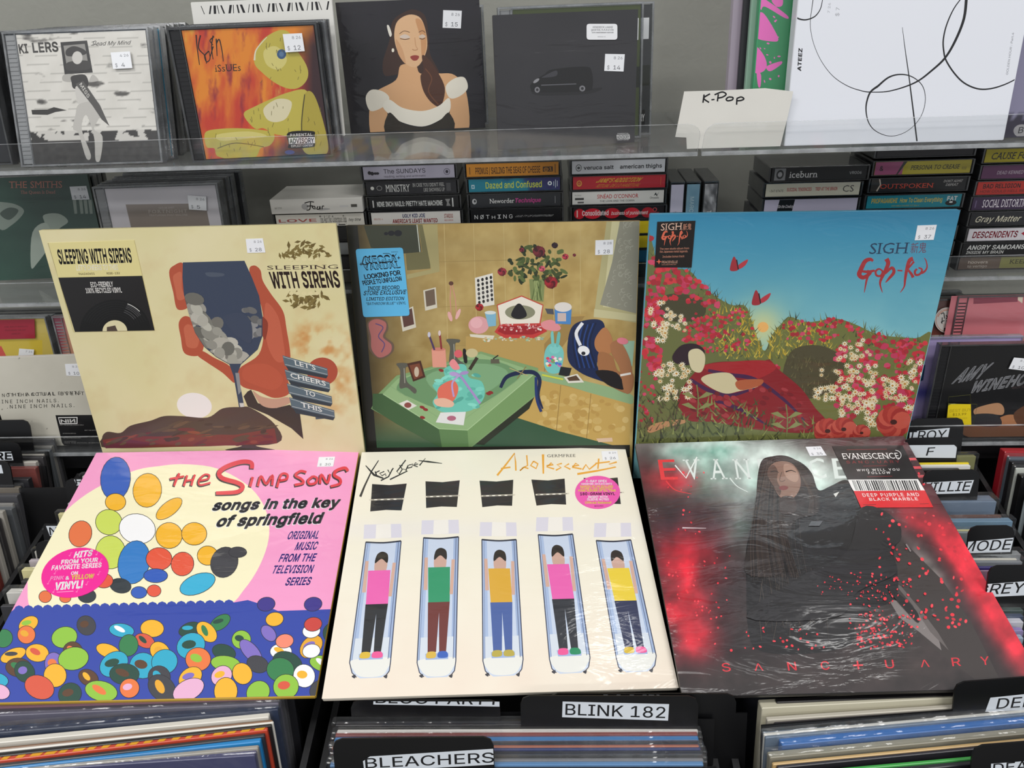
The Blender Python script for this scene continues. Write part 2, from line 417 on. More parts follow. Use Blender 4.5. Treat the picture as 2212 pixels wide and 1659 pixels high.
shelf(S1, -.80, .148, .783, .027, 'clear acrylic shelf carrying the top left row of compact discs')
shelf(S1, .152, .80, .783, .027, 'clear acrylic shelf carrying the tall white box and handwritten card')
shelf(S2L, -.80, -.345, .846, .028, 'clear acrylic shelf below the green and white discs, at left')
shelf(S2, -.341, .80, .868, .028, 'clear acrylic shelf carrying the stacks of cassettes')
shelf(S3, -.80, -.30, .838, .03, 'clear acrylic shelf holding the off-white digipak, at lower left')
shelf(S3, .30, .80, .838, .03, 'clear acrylic shelf holding the black disc case, at lower right')
for x0, x1, lb in ((-.80, -.30, 'black riser behind the off-white digipak, lower left'), (.30, .80, 'black riser behind the black disc case, lower right')):
    r = empty('display_riser', (0, 0, 0), lb, 'riser'); box('riser_top', (x0, x1, .885, 1.036, S3+.026, S3+.034), BLACK, r, .001); box('riser_front', (x0, x1, .885, .889, S3, S3+.026), BLACK, r)
# counter under the wall unit and the bins
r = empty('display_counter', (0, 0, 0), 'black laminate counter under the record bins and wall shelves', 'counter')
box('counter_body', (-1.3, 1.3, .25, 1.036, .0, .60), BLACK, r, .004)
box('bumper_rail', (-1.3, 1.3, .235, .2495, .52, .60), BLACK, r, .002)
struct('trim_1', (-1.3, 1.3, 1.0, 1.036, .62, .972), BLACK); struct('trim_2', (-1.3, 1.3, .846, 1.0, .955, .972), BLACK)
BINS = [(-.985, -.603), (-.591, -.221), (-.209, .146), (.158, .507), (.519, .90)]
BL = ['black record bin at the far left edge', 'black record bin under the pink and yellow record', 'black record bin under the cream record with five blue panels', 'black record bin under the dark red smoky record', 'black record bin at the far right edge']
for (x0, x1), lb in zip(BINS, BL):
    r = empty('record_bin', ((x0+x1)/2, .6, .602), lb, 'record bin', 'record bins in a row on the counter')
    hw = (x1-x0)/2; GB = mat('grey_bin_edge', '#4a494d', rough=.4) 
    for s in (-1, 1):
        V = [(s*hw, -.30, 0), (s*hw, .235, 0), (s*hw, .235, .352), (s*hw, -.30, .245)]; V += [(v[0]-s*.006, v[1], v[2]) for v in V]
        mesh_obj('side_panel', V, [(0, 1, 2, 3), (7, 6, 5, 4), (0, 4, 5, 1), (1, 5, 6, 2), (2, 6, 7, 3), (3, 7, 4, 0)], BLACK, r)
    box('front_panel', (-hw+.007, hw-.007, -.30, -.292, 0, .235), BLACK, r)
    V = [(x, y, (.925+.2*(y+.6+.044-.48)-.315-.602)+dz) for dz in (-.006, 0) for x, y in ((-hw+.007, -.29), (hw-.007, -.29), (hw-.007, .234), (-hw+.007, .234))]; mesh_obj('bin_floor', V, BF, BLACK, r)
# ---------------------------------------------------------------- builders
def record(q, w, h, hv, lean, label, th=.005, wl=60., edge='#26262a', push=0., film=True, wrapmat=None):
    """record sleeve: q = visible corners (pixels), hv = visible height share in metres; returns (root, art frame)"""
    f = pose_frame(q, w, hv, lean, wl)
    f.o = f.o - f.y*(h-hv); f.o = f.o + (f.o-CAM)*push
    r = empty('record_sleeve', f, label, 'record')
    V, Fc = bevbox(-w/2, w/2, 0, h, -th, 0, .0012)
    mesh_obj('sleeve', V, Fc, mat('card_'+edge, edge, rough=.5, coat=.5), r)
    return r, f
def cd_frame(bl, br, z, lean=7., w=.142, yaw=None, dy=0.):
    a = at_z(*bl, z); b = at_z(*br, z); m = (a+b)/2; d = b-a
    yw = math.atan2(d[1], d[0]) if yaw is None else math.radians(yaw)
    m = m + np.array([0, dy, 0])
    return Frame(m, lean, yw)
CM = {}
def case_meshes(w, h, t, dark):
    """jewel case: clear outer shell, rim, hinge ribs, inner tray"""
    k = (round(w, 4), round(h, 4), round(t, 4), dark)
    if k in CM: return CM[k]
    def me(name, V, Fc, m):
        x = bpy.data.meshes.new(name); x.from_pydata([tuple(v) for v in V], [], Fc); x.materials.append(m); return x
    e = .0022
    V, Fc = bevbox(-w/2, w/2, 0, h, -t, 0, .0007); shell = me('case_shell', V, Fc, CASE)
    rim = [boxv(-w/2+.0003, w/2-.0003, h-e, h-.0004, -t+.0003, -.0006), boxv(-w/2+.0003, w/2-.0003, .0004, e, -t+.0003, -.0006),
           boxv(w/2-e, w/2-.0004, e, h-e, -t+.0003, -.0006), boxv(-w/2+.0004, -w/2+e, e, h-e, -t+.0003, -.0006), boxv(-w/2+.0125, -w/2+.0133, e, h-e, -.0020, -.0006)]
    rm = me('case_rim', *join(rim), CASED if dark else CASEE)
    tr = [boxv(-w/2+.0028, -w/2+.0122, e+.001, h-e-.001, -t+.001, -.0022)] + [boxv(-w/2+.0032, -w/2+.0118, y, y+.0012, -.0022, -.0016) for y in np.arange(.008, h-.008, .004)]
    tm = me('hinge_strip', *join(tr), mat('tray_dark', '#1b1b1e', rough=.35) if dark else mat('tray_grey', '#8a8c8e', rough=.3))
    bk = me('tray', *boxv(-w/2+.0128, w/2-e-.0006, e+.0006, h-e-.0006, -t+.0008, -.0030), mat('tray_dark', '#1b1b1e', rough=.35) if dark else mat('tray_light', '#a9abad', rough=.35))
    CM[k] = (shell, rm, tm, bk); return CM[k]
def jewel(fr, label, group=None, w=.142, h=.125, t=.0104, dark=True, front=True, name='compact_disc_case', cat='compact disc'):
    r = empty(name, fr, label, cat, group)
    sh, rm, tm, bk = case_meshes(w, h, t, dark)
    for n, m in (('case_shell', sh), ('case_rim', rm), ('hinge_strip', tm), ('tray', bk)):
        if n == 'case_shell' and not front: pass
        link(bpy.data.objects.new(n, m), r)
    return r
def inlay(root, fr, w=.142, h=.125, col='#888888', clipx=None):
    """the booklet behind the front of a case: returns an Art to draw on and its clip"""
    A = Art(fr, (-w/2+.0138, w/2-.003, .003, h-.003), z0=-.0022); return A
def card_case(fr, label, w=.140, h=.125, t=.006, edge='#1a1a1e', group=None, name='digipak', cat='compact disc', film=True):
    r = empty(name, fr, label, cat, group); V, Fc = bevbox(-w/2, w/2, 0, h, -t, 0, .0008)
    mesh_obj('card_sleeve', V, Fc, mat('card_'+edge, edge, rough=.45, coat=.4), r); return r
def cd_row(fr, n, pitch, cols, label, group, w=.142, h=.125, jit=.003, seed=1, dx=.0, dark=True, name='compact_disc_case', first=1, dz=0.):
    """the cases standing one behind another behind a front one; every case is a thing"""
    rr = random.Random(seed); out = []
    for i in range(first, n+first):
        f = Frame(fr.o + np.array([dx*i+rr.uniform(-jit, jit), 0, 0]) - fr.n*pitch*i + np.array([0, 0, dz*i]), 7, math.atan2(fr.x[1], fr.x[0])+rr.uniform(-.012, .012))
        f.o[2] = fr.o[2] + dz*i; f.x, f.y, f.n = (f.x, f.y, f.n)
        # same lean as the first so the row nests
        g = Frame(f.o, math.degrees(math.asin(fr.y[1] if abs(fr.y[1]) < 1 else 0)), math.atan2(fr.x[1], fr.x[0]))
        r = jewel(g, label(i) if callable(label) else label, group, w, h, dark=(rr.random() < .4))
        c = cols[(i-1) % len(cols)]
        V, Fc = boxv(-w/2+.0138, w/2-.003, .003, h-.003, -.0028, -.0021); mesh_obj('booklet', V, Fc, mat('booklet_'+c, c, rough=.4), r)
        out.append(r)
    return out
# ---------------------------------------------------------------- the six records facing the camera
LP = {}
def lp(key, q, w, h, hv, lean, label, **k):
    r, f = record(q, w, h, hv, lean, label, **k); LP[key] = (r, f, w, h); return r, f
lp('T1', [(81, 496), (727, 480), (787, 972), (221, 975)], .322, .322, .272, 4, 'cream record sleeve with a big black sticker upper left and a tapered slate-blue shape', edge='#cfc596', push=.004, th=.006)
lp('T2', [(747, 485), (1385.5, 469.5), (1366, 974), (788, 977)], .322, .322, .273, 6, 'tan and green record sleeve with a sky-blue sticker, centre of the upper row', edge='#23221f', push=.006, th=.005)
lp('T3', [(1404, 461), (2078, 447), (1959, 950), (1370, 956)], .322, .322, .273, 4, 'record sleeve printed with blue sky over a red flower meadow', edge='#4f9fc0', push=.006, th=.007)
lp('B1', [(205, 979), (779, 967), (682, 1505), (-83, 1519)], .315, .315, .315, 77, 'pink record sleeve with a cream circle and blue lower band', edge='#c9a33a', th=.005)
lp('B2', [(782, 978), (1348, 965), (1467.6, 1487.5), (695, 1508)], .315, .315, .315, 77, 'cream record sleeve printed with five upright pale-blue capsules', edge='#d6cfc0', th=.005)
lp('B3', [(1370, 956.5), (1955, 945), (2259, 1482), (1474, 1507)], .315, .315, .315, 77, 'black and red smoky record sleeve under crinkled shrink wrap', edge='#2a2728', th=.006)
# ---------------------------------------------------------------- print of the upper three records
def cover(key, m=GLOSS): r, f, w, h = LP[key]; return r, f, Art(f, (-w/2+.0006, w/2-.0006, .0006, h-.0006)), w, h
# --- cream record with the slate tapered shape
r, f, A, w, h = cover('T1'); K = (0, 480, 2.765); A.fr(*K)
def bg(X, Y):
    a = fbm(X, Y, 420, 3); b = fbm(X, Y, 130, 4, 5)
    c = mixc(hexa('#dcd3a0'), hexa('#e6dcb4'), (a-.3)*1.6); c = mixc(c, hexa('#d3bd8c'), (b-.55)*1.4)
    g = np.exp(-((X-1950)**2/190**2+(Y-900)**2/220**2)); g2 = np.exp(-((X-1880)**2/120**2+(Y-700)**2/90**2))
    return mixc(c, hexa('#cf9a5c'), (g+g2)*(fbm(X, Y, 70, 9)-.42)*4)
A.grid(-w/2, w/2, 0, h, bg, 170)
# rounded red-brown masses either side of the tapered shape
RB = '#b5553c'
A.sm([(1490, 300), (1515, 258), (1555, 285), (1570, 350), (1620, 430), (1690, 530), (1712, 640), (1735, 800), (1720, 930), (1730, 1020), (1640, 1050), (1540, 1010), (1440, 975), (1425, 880), (1545, 790), (1575, 650), (1560, 500)], RB)
A.sm([(1590, 480), (1660, 560), (1690, 700), (1700, 820), (1650, 830), (1600, 740), (1580, 600)], '#c4644a')
A.sm([(1470, 860), (1600, 850), (1690, 930), (1640, 1000), (1520, 970), (1450, 930)], '#bd5a40')
A.sm([(1550, 560), (1600, 600), (1585, 700), (1562, 660)], '#8e3d2c')
for p in ([(1010, 300), (1040, 258), (1095, 250), (1100, 400), (1130, 500), (1060, 520), (1035, 420)], [(1068, 600), (1110, 560), (1180, 600), (1222, 660), (1210, 770), (1170, 800), (1100, 780), (1080, 690)]):
    A.sm(p, RB); c = np.mean(p, 0); A.sm([tuple(c+(np.array(q)-c)*.6) for q in p], '#c66a4e')
A.sm([(1180, 795), (1210, 770), (1280, 810), (1360, 850), (1390, 890), (1400, 960), (1330, 900), (1240, 840)], RB)
# tapered slate shape with clouds
G = [(1092, 240), (1460, 230), (1505, 330), (1548, 440), (1568, 560), (1568, 680), (1540, 760), (1490, 805), (1440, 850), (1420, 900), (1440, 1000), (1465, 1130), (1500, 1310), (1468, 1312), (1445, 1200), (1420, 1060), (1395, 920), (1370, 850), (1290, 805), (1220, 745), (1165, 660), (1125, 540), (1098, 430), (1090, 330)]
A.poly(G, '#3c465b', False)
A2 = Art(f, None).fr(*K); rc = random.Random(5)
BW = [(1096, 250), (1462, 240), (1505, 330), (1546, 440), (1564, 560), (1562, 680), (1538, 750), (1440, 845), (1370, 845), (1290, 800), (1220, 740), (1165, 655), (1125, 540), (1100, 430)]
A.clip_save = A.clip; A.setclip(BW)
for i in range(60):
    t = rc.random(); x = 1120+t*290+rc.uniform(-40, 60); y = 480+t*300+rc.uniform(-40, 130)
    g = rc.uniform(.42, .85); A.ell(x, y, rc.uniform(30, 62), rc.uniform(22, 44), '#%02x%02x%02x' % (int(g*228), int(g*226), int(g*212)), rc.uniform(0, 60), 14)
for i in range(16):
    g = rc.uniform(.45, .7); A.ell(1500+rc.uniform(-50, 60), 590+rc.uniform(-70, 140), rc.uniform(15, 36), rc.uniform(14, 28), '#%02x%02x%02x' % (int(g*215), int(g*215), int(g*215)), 20, 12)
A.sm([(1340, 560), (1440, 540), (1500, 600), (1500, 720), (1430, 690), (1360, 620)], '#3f485c')
A.sm([(1230, 300), (1330, 305), (1330, 322), (1250, 325)], '#4f5868')
A.clip = A.clip_save
A.poly([(1405, 900), (1428, 900), (1440, 1010), (1425, 1030)], '#8d8f92'); A.poly([(1430, 1080), (1455, 1080), (1468, 1160), (1448, 1165)], '#d0cfca'); A.poly([(1460, 1250), (1490, 1250), (1498, 1300), (1470, 1305)], '#9c9689')
A.sm([(1350, 1362), (1440, 1338), (1475, 1305), (1500, 1305), (1535, 1338), (1640, 1362)], '#4a4340')
# disc and hills
A.ell(1161, 1095, 105, 76, '#f1ebe8', 8, 32)
A.sm([(610, 1290), (640, 1252), (720, 1258), (780, 1215), (900, 1185), (980, 1158), (1090, 1158), (1240, 1166), (1330, 1112), (1440, 1104), (1500, 1110), (1640, 1205), (1655, 1320), (1250, 1335), (640, 1348)], '#54413a')
A.poly([(612, 1300), (760, 1275), (950, 1280), (1130, 1265), (1400, 1270), (1640, 1230), (1656, 1320), (1250, 1338), (632, 1350)], '#7a3a35')
A.poly([(614, 1318), (780, 1300), (960, 1325), (850, 1342), (632, 1350)], '#6b3140')
for i in range(60):
    x = rc.uniform(660, 1630); y = rc.uniform(1180, 1330); A.ell(x, max(y, 1330-(x-600)*.25 if x < 1000 else y), rc.uniform(20, 60), rc.uniform(4, 12), rc.choice(['#5d4a3c', '#6a5140', '#4a3630', '#8c4a3a', '#6d3438']), rc.uniform(-25, 5), 8)
A.poly([(1480, 1010), (1500, 1000), (1540, 1080), (1650, 1110), (1730, 1090), (1790, 1130), (1812, 1295), (1740, 1230), (1600, 1150), (1480, 1100), (1455, 1040)], '#3e322e')
A.sm([(1510, 1008), (1560, 1040), (1640, 1055), (1720, 1045), (1730, 1080), (1640, 1110), (1560, 1090)], '#c79c84')
# red disc and four slate banners
A.ell(1925, 892, 92, 84, '#b0503a', 0, 32)
A.poly([(1880, 1130), (1950, 1150), (1950, 1172), (1886, 1178)], '#4c555c')
for i, t in enumerate(("LET'S", 'CHEERS', 'TO', 'THIS')):
    o = np.array([(1687, 795), (1700, 878), (1713, 962), (1728, 1045)][i]); W = [np.array(v) for v in ((0, 0), (268, 78), (272, 122), (14, 62))]
    A.poly([tuple(o+v) for v in ((20, 62), (272, 122), (262, 138), (40, 96))], '#343c44')
    A.poly([tuple(o+v) for v in W], '#5c6d77')
    A.line([o+(4, 8), o+(266, 86)], 2.5, '#c2c8c6'); A.line([o+(16, 54), o+(268, 114)], 2.5, '#c2c8c6')
    n = {5: (72, 200), 6: (36, 248), 2: (108, 172), 4: (72, 198)}[len(t)]
    sl = .235; A.text(t, tuple(o+(n[0], 22+n[0]*sl+18)), tuple(o+(n[1], 22+n[1]*sl+20)), tuple(o+(n[0]-4, n[0]*sl+12)), '#eef0ea', .015, True)
# leaf wreath and title
rc = random.Random(11)
for up in (1, -1):
    for i in range(46):
        a = rc.uniform(.08, .92)*math.pi; rr = rc.uniform(.35, 1)
        x = 1815+165*rr*math.cos(a)+ (0 if up > 0 else 22); y = (228-up*120*rr*math.sin(a)) if up > 0 else (408+105*rr*math.sin(a))
        an = rc.uniform(0, 6.28); L = rc.uniform(16, 30); u = np.array([math.cos(an), math.sin(an)]); v = np.array([-u[1], u[0]])
        p = np.array([x, y]); A.poly([tuple(p-u*L), tuple(p+v*L*.4), tuple(p+u*L), tuple(p-v*L*.4)], rc.choice(['#7b6a38', '#6d5c30', '#83723f']))
    for i in range(5): A.ell(1740+i*38, 222 if up > 0 else 425, 15, 11, '#e2d7a6', 0, 9)
A.text('SLEEPING', (1597, 284), (2020, 278), (1594, 260), '#40302a', .0, True, 1.05)
A.text('WITH SIRENS', (1626, 392), (2036, 386), (1604, 300), '#3a2a26', .022)
A.build('cover_print', GLOSS, r)
def fn(a):
    a.poly([(350, 330), (851, 319), (925, 645), (440, 654)], '#1c1a1b')
    c = a.clip; a.setclip([(351, 331), (851, 320), (924, 644), (440, 653)])
    a.ell(690, 650, 212, 190, '#0e0e0f', 0, 44)
    for k in (195, 180, 165, 150, 135, 120, 105): a.ring(690, 650, k, k*.9, 2, '#222224', 0, 40, 200, 340)
    for k in (196, 186, 176, 166, 150, 138): a.ring(690, 650, k, k*.9, 4, '#4c4c4e' if k != 196 else '#d8d8d4', 0, 16, 292, 325 if k != 196 else 318)
    a.ell(688, 650, 74, 66, '#ddd5ac', 0, 30); a.poly([(640, 625), (690, 615), (705, 650), (640, 655)], '#51433a'); a.clip = c
    a.text('SLEEPING WITH SIRENS', (356, 247), (792, 237), (340, 165), '#16130f', .02, False, .98)
    a.text("LET'S CHEERS TO THIS", (460, 287), (708, 283), (456, 256), '#f6f1e0', .012, False, .95)
    a.text('964240451', (472, 314), (568, 312), (470, 302), '#5a4a20', .01); a.text('RISE-132', (640, 311), (718, 309), (638, 299), '#5a4a20', .01)
    a.text('ECO-FRIENDLY', (546, 387), (679, 383), (540, 357), '#f4f2ee', .012, False, .98); a.text('100% RECYCLED VINYL', (517, 422), (731, 418), (511, 393), '#f4f2ee', .012, False, .98)
sticker(r, f, [(287, 124), (802, 107), (925, 645), (440, 654), (350, 330)], fn, GLOSS, 'hype_sticker', '#e0d595', K)
price(r, f, [(1468, 100), (1570, 96), (1586, 180), (1478, 183)], '8 26', '28', K)
# --- tan and green still life
r, f, A, w, h = cover('T2'); K = (720, 450, 3.073); A.fr(*K)
def bg(X, Y):
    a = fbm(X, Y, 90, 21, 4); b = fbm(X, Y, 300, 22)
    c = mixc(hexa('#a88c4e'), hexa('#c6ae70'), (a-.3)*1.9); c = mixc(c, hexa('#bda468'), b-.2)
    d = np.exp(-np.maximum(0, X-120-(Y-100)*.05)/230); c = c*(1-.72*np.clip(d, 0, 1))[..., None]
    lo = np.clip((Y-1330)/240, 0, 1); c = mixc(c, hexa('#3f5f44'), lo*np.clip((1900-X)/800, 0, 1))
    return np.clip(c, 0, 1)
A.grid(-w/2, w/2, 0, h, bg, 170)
for x0, x1 in ((735, 760), (930, 955), (1130, 1150), (1300, 1310), (1460, 1465), (1640, 1640)): A.line([(x0, 100), (x1, 900)], 4, '#c2ad74')
for y in (340, 640, 900): A.line([(500, y+20), (1300, y)], 3, '#9a834c')
A.poly([(85, 108), (160, 108), (290, 1600), (210, 1625)], '#23231f')
A.poly([(200, 108), (560, 100), (585, 290), (470, 300), (250, 262)], '#3b3f30'); A.poly([(480, 300), (590, 290), (562, 100), (630, 100), (645, 400), (490, 412)], '#6e6a45')
A.poly([(590, 98), (690, 98), (705, 420), (490, 470), (488, 440), (650, 405)], '#a59b6a'); A.line([(555, 108), (575, 290)], 6, '#c9cdbd')
for x, y, q in ((385, 165, 22), (430, 165, 26), (350, 168, 14)): A.ell(x, y, q, q*.8, '#15161c')
# window and lace curtain, right
A.poly([(1815, 80), (2050, 60), (2010, 760), (1730, 710)], '#b4ad7e'); A.poly([(1850, 75), (1900, 75), (1860, 660), (1790, 655)], '#cdc79a')
A.poly([(1905, 72), (2045, 62), (2020, 700), (1770, 640), (1850, 360)], '#8f8e7e'); A.poly([(1732, 668), (2010, 706), (2010, 750), (1728, 722)], '#c5bf93')
rc = random.Random(3)
for i in range(55):
    t = rc.random(); x = 1990-rc.random()*(60+120*t); y = 90+570*t; A.ring(x, y, 13, 13, 4, '#a5a494', 0, 8, rc.uniform(0, 200), 300)
# tiled ledge, tub, floor
A.poly([(880, 850), (1390, 870), (1560, 700), (1680, 705), (1560, 830), (1400, 1080), (1280, 1060), (880, 930)], '#b79857'); A.poly([(1400, 900), (1560, 720), (1670, 715), (1400, 1085)], '#9d8049')
A.sm([(1350, 1080), (1600, 1130), (1960, 1225), (1975, 1300), (1780, 1250), (1560, 1180), (1380, 1140)], '#8fae80')
A.poly([(1380, 1140), (1560, 1185), (1975, 1300), (1965, 1600), (1500, 1480), (1220, 1390), (1340, 1240)], '#c2a159')
for i in range(70): A.ell(rc.uniform(1380, 1940), rc.uniform(1230, 1500), rc.uniform(12, 34), rc.uniform(10, 26), rc.choice(['#c9ab66', '#d2b673', '#b99650']), 0, 10)
A.line([(1510, 1175), (1480, 1480)], 4, '#95773e'); A.line([(1710, 1230), (1680, 1540)], 4, '#95773e')
A.poly([(1220, 1390), (1500, 1480), (1960, 1600), (1960, 1640), (900, 1640), (1000, 1560)], '#35573f'); A.poly([(1340, 1240), (1300, 1330), (1000, 1570), (880, 1560)], '#262c1f')
A.poly([(1900, 880), (2000, 880), (1985, 1050), (1930, 1000)], '#9cc0a4')
# the pale green basin
A.poly([(300, 1230), (420, 1110), (620, 1060), (980, 950), (1360, 1060), (1350, 1240), (900, 1600), (720, 1590), (250, 1330)], '#7fa06c')
A.poly([(330, 1230), (430, 1130), (980, 965), (1345, 1085), (890, 1470), (700, 1460)], '#93b480')
A.sm([(420, 1200), (520, 1110), (960, 1000), (1230, 1080), (1180, 1170), (900, 1340), (700, 1330), (520, 1260)], '#6d9468'); A.sm([(620, 1110), (960, 1030), (1160, 1090), (1000, 1230), (760, 1260)], '#7fa87c')
A.poly([(890, 1470), (1348, 1090), (1350, 1230), (900, 1590)], '#779a63'); A.poly([(700, 1460), (890, 1470), (900, 1600), (722, 1592)], '#5f8351'); A.poly([(262, 1230), (330, 1230), (700, 1460), (722, 1592), (420, 1430), (260, 1330)], '#42613c')
A.line([(330, 1232), (700, 1462), (890, 1472), (1346, 1088)], 6, '#a9c795'); A.line([(380, 1180), (700, 1390), (870, 1400), (1250, 1120)], 4, '#8aab7a')
# taps
for x, y in ((450, 1060), (780, 900)):
    A.sm([(x-30, y-30), (x+55, y-30), (x+55, y-10), (x+30, y), (x+40, y+90), (x+100, y+140), (x+90, y+170), (x+40, y+130), (x-10, y+130), (x-5, y+20)], '#5b5a50'); A.line([(x+20, y), (x+25, y+100)], 6, '#9b9a8c')
# turquoise mound with coral patch and lilac ribbon
A.sm([(740, 1060), (870, 1035), (900, 1120), (985, 1150), (1005, 1240), (960, 1310), (880, 1350), (720, 1350), (660, 1290), (690, 1230), (660, 1170), (740, 1140)], '#6fc6b4')
for i in range(34): A.ell(rc.uniform(690, 980), rc.uniform(1080, 1330), rc.uniform(14, 34), rc.uniform(8, 16), rc.choice(['#7fd2c0', '#5fb5a5', '#8adcca', '#56a898']), rc.uniform(-30, 30), 9)
A.sm([(700, 1190), (790, 1140), (830, 1190), (810, 1260), (760, 1300), (700, 1270)], '#e0705c'); A.sm([(670, 1270), (740, 1260), (800, 1290), (780, 1320), (690, 1310)], '#e8b9a0')
A.line([(790, 1090), (840, 1110), (900, 1190), (975, 1295)], 16, '#a98fc6', True); A.line([(840, 1105), (790, 1160), (800, 1250)], 12, '#b79fd2', True); A.ell(800, 1100, 30, 14, '#b79fd2', 10); A.ell(870, 1092, 30, 12, '#a98fc6', -10)
A.sm([(770, 1030), (800, 1000), (840, 1060), (800, 1070)], '#e98f92')
# cup with two brushes, round box, small items
A.poly([(652, 935), (745, 935), (752, 1055), (660, 1055)], '#e09a86'); A.ell(698, 935, 46, 12, '#c9806e'); A.line([(632, 830), (672, 940)], 12, '#4a3560'); A.line([(705, 815), (718, 935)], 12, '#8c2f33'); A.ell(636, 838, 10, 18, '#c7c6d4'); A.ell(705, 828, 9, 18, '#d9c6c4')
A.ell(830, 965, 28, 26, '#d9616a'); A.sm([(860, 940), (880, 940), (890, 1020), (868, 1020)], '#1c1a18'); A.ell(920, 960, 40, 30, '#c9bd8f'); A.line([(955, 990), (905, 1070)], 22, '#3a3226')
A.poly([(1045, 1000), (1100, 1000), (1105, 1030), (1045, 1030)], '#5d5a4a'); A.line([(1060, 1000), (1095, 975)], 8, '#2a2822')
A.line([(1110, 1190), (1150, 1120), (1240, 1090), (1330, 1090), (1370, 1140), (1360, 1240), (1390, 1330)], 20, '#1a2648', True, 10, 28); A.line([(1345, 1120), (1350, 1260), (1380, 1350)], 18, '#22366e', True); A.line([(1170, 1060), (1290, 1110)], 5, '#c0b078'); A.line([(1280, 1050), (1220, 1130)], 6, '#8c7a48')
A.poly([(490, 1030), (580, 1010), (612, 1120), (530, 1150)], '#4a2a1e'); A.poly([(505, 1042), (572, 1028), (596, 1110), (538, 1135)], '#7a4530'); A.ell(553, 1085, 16, 34, '#c7b6a0')
A.poly([(712, 1355), (880, 1350), (865, 1440), (680, 1420)], '#e3e4e2'); A.ell(785, 1393, 30, 17, '#b36a80'); A.poly([(435, 1295), (490, 1272), (555, 1310), (500, 1338)], '#e1dfd6'); A.ell(495, 1306, 24, 18, '#8c4a44')
for x, y in ((590, 1320), (612, 1335), (592, 1388), (716, 1075), (1030, 1230), (1045, 1222)): A.ell(x, y, 18, 10, '#8e2c2c', 15, 10)
# polaroids, contact sheet, slippers
for q, c in (([(597, 545), (680, 524), (690, 660), (610, 680)], '#6b5a4a'), ([(440, 690), (530, 650), (550, 790), (460, 818)], '#5a3c34')):
    A.poly(q, '#cfcab8'); cc = np.mean(q, 0); A.poly([tuple(cc+(np.array(p)-cc)*.76+[0, -8]) for p in q], c)
A.poly([(940, 462), (1058, 430), (1070, 640), (950, 660)], '#dedbd0')
for i in range(4):
    for j in range(6): A.ell(962+i*28+j*1.5, 480+j*29-i*7, 9, 12, rc.choice(['#2c2a2a', '#4a4644', '#1c1b1b']), 0, 8)
A.line([(780, 500), (775, 600), (782, 700)], 5, '#cf8b80'); A.line([(788, 500), (810, 600), (818, 700)], 5, '#cf8b80'); A.ell(775, 718, 13, 34, '#e0a9a4', -18); A.ell(828, 702, 12, 38, '#e3aeaa', 22); A.ell(782, 498, 16, 14, '#5d3a2c')
A.sm([(225, 760), (290, 725), (350, 745), (365, 800), (345, 850), (400, 900), (390, 960), (310, 1000), (240, 940), (235, 850)], '#6a5648'); A.sm([(235, 765), (285, 735), (345, 755), (350, 800), (330, 855), (385, 905), (375, 960), (305, 990), (255, 935), (250, 850)], '#b06a66')
A.line([(280, 765), (330, 790), (300, 850), (340, 900), (320, 955)], 7, '#5d4a78', True)
# bunch of dark flowers in a glass
A.poly([(1300, 470), (1405, 470), (1395, 620), (1310, 610)], '#7e8a55')
for i in range(90):
    a = rc.uniform(0, 6.28); q = rc.random()**.6; x = 1360+210*q*math.cos(a); y = 380+130*q*math.sin(a); A.ell(x, y, rc.uniform(14, 34), rc.uniform(8, 16), rc.choice(['#2f3a1e', '#3d4a24', '#4c5c2e', '#253018', '#5a6a38']), rc.uniform(0, 180), 8)
for x, y, q, c in ((1365, 285, 58, '#5e1f26'), (1470, 245, 30, '#2e1a22'), (1540, 320, 30, '#a03040'), (1445, 490, 62, '#7c1a22'), (1120, 420, 42, '#7c2430'), (1250, 275, 24, '#6d2430'), (1385, 400, 30, '#b04a5c'), (1600, 310, 16, '#6d2430'), (970, 655, 38, '#8c1c22')):
    for i in range(14): a = i*.9; A.ell(x+q*.5*math.cos(a)*(i/14), y+q*.5*math.sin(a)*(i/14), q*(1-i*.055)*.75, q*(1-i*.06)*.6, tuple(np.clip(hexa(c)*(1+.35*math.sin(i*2.1)), 0, 1)) and '#%02x%02x%02x' % tuple(int(v*255) for v in np.clip(hexa(c)*(1+.35*math.sin(i*2.1)), 0, 1)), i*37, 9)
for i in range(16): A.line([(1340+rc.uniform(-20, 50), 480), (1340+rc.uniform(-25, 50), 610)], 6, rc.choice(['#3b4a28', '#5a6b38', '#93a066']))
# open padded box
A.poly([(1085, 640), (1250, 578), (1395, 640), (1375, 770), (1105, 775)], '#c24a38'); A.poly([(1092, 645), (1250, 586), (1388, 645), (1368, 762), (1110, 768)], '#e8e2d3'); A.ell(1240, 690, 100, 48, '#8a8a70', 0, 28); A.sm([(1215, 640), (1250, 640), (1285, 710), (1230, 735), (1180, 710)], '#1c1a1e')
A.poly([(1070, 820), (1105, 770), (1375, 765), (1420, 815), (1330, 862), (1130, 860)], '#c23a36'); A.poly([(1090, 815), (1115, 782), (1370, 778), (1395, 812), (1320, 838), (1140, 838)], '#9c1f26')
for i in range(40): A.ell(rc.uniform(1110, 1380), rc.uniform(770, 815), rc.uniform(5, 10), rc.uniform(4, 8), rc.choice(['#e8e0d8', '#c77', '#d8a0a0'.replace('#c77', '#cc7777')]) if False else rc.choice(['#e8e0d8', '#cc7777', '#d8a0a0']), 0, 6)
A.poly([(905, 835), (1070, 845), (1060, 870), (910, 852)], '#dcd6c4')
for i in range(60): A.ell(rc.uniform(1000, 1400), rc.uniform(850, 885), rc.uniform(6, 12), rc.uniform(3, 6), rc.choice(['#9cc0a0', '#d8d4b0', '#8fb5a8', '#e0d8c8', '#c8a05a']), 0, 6)
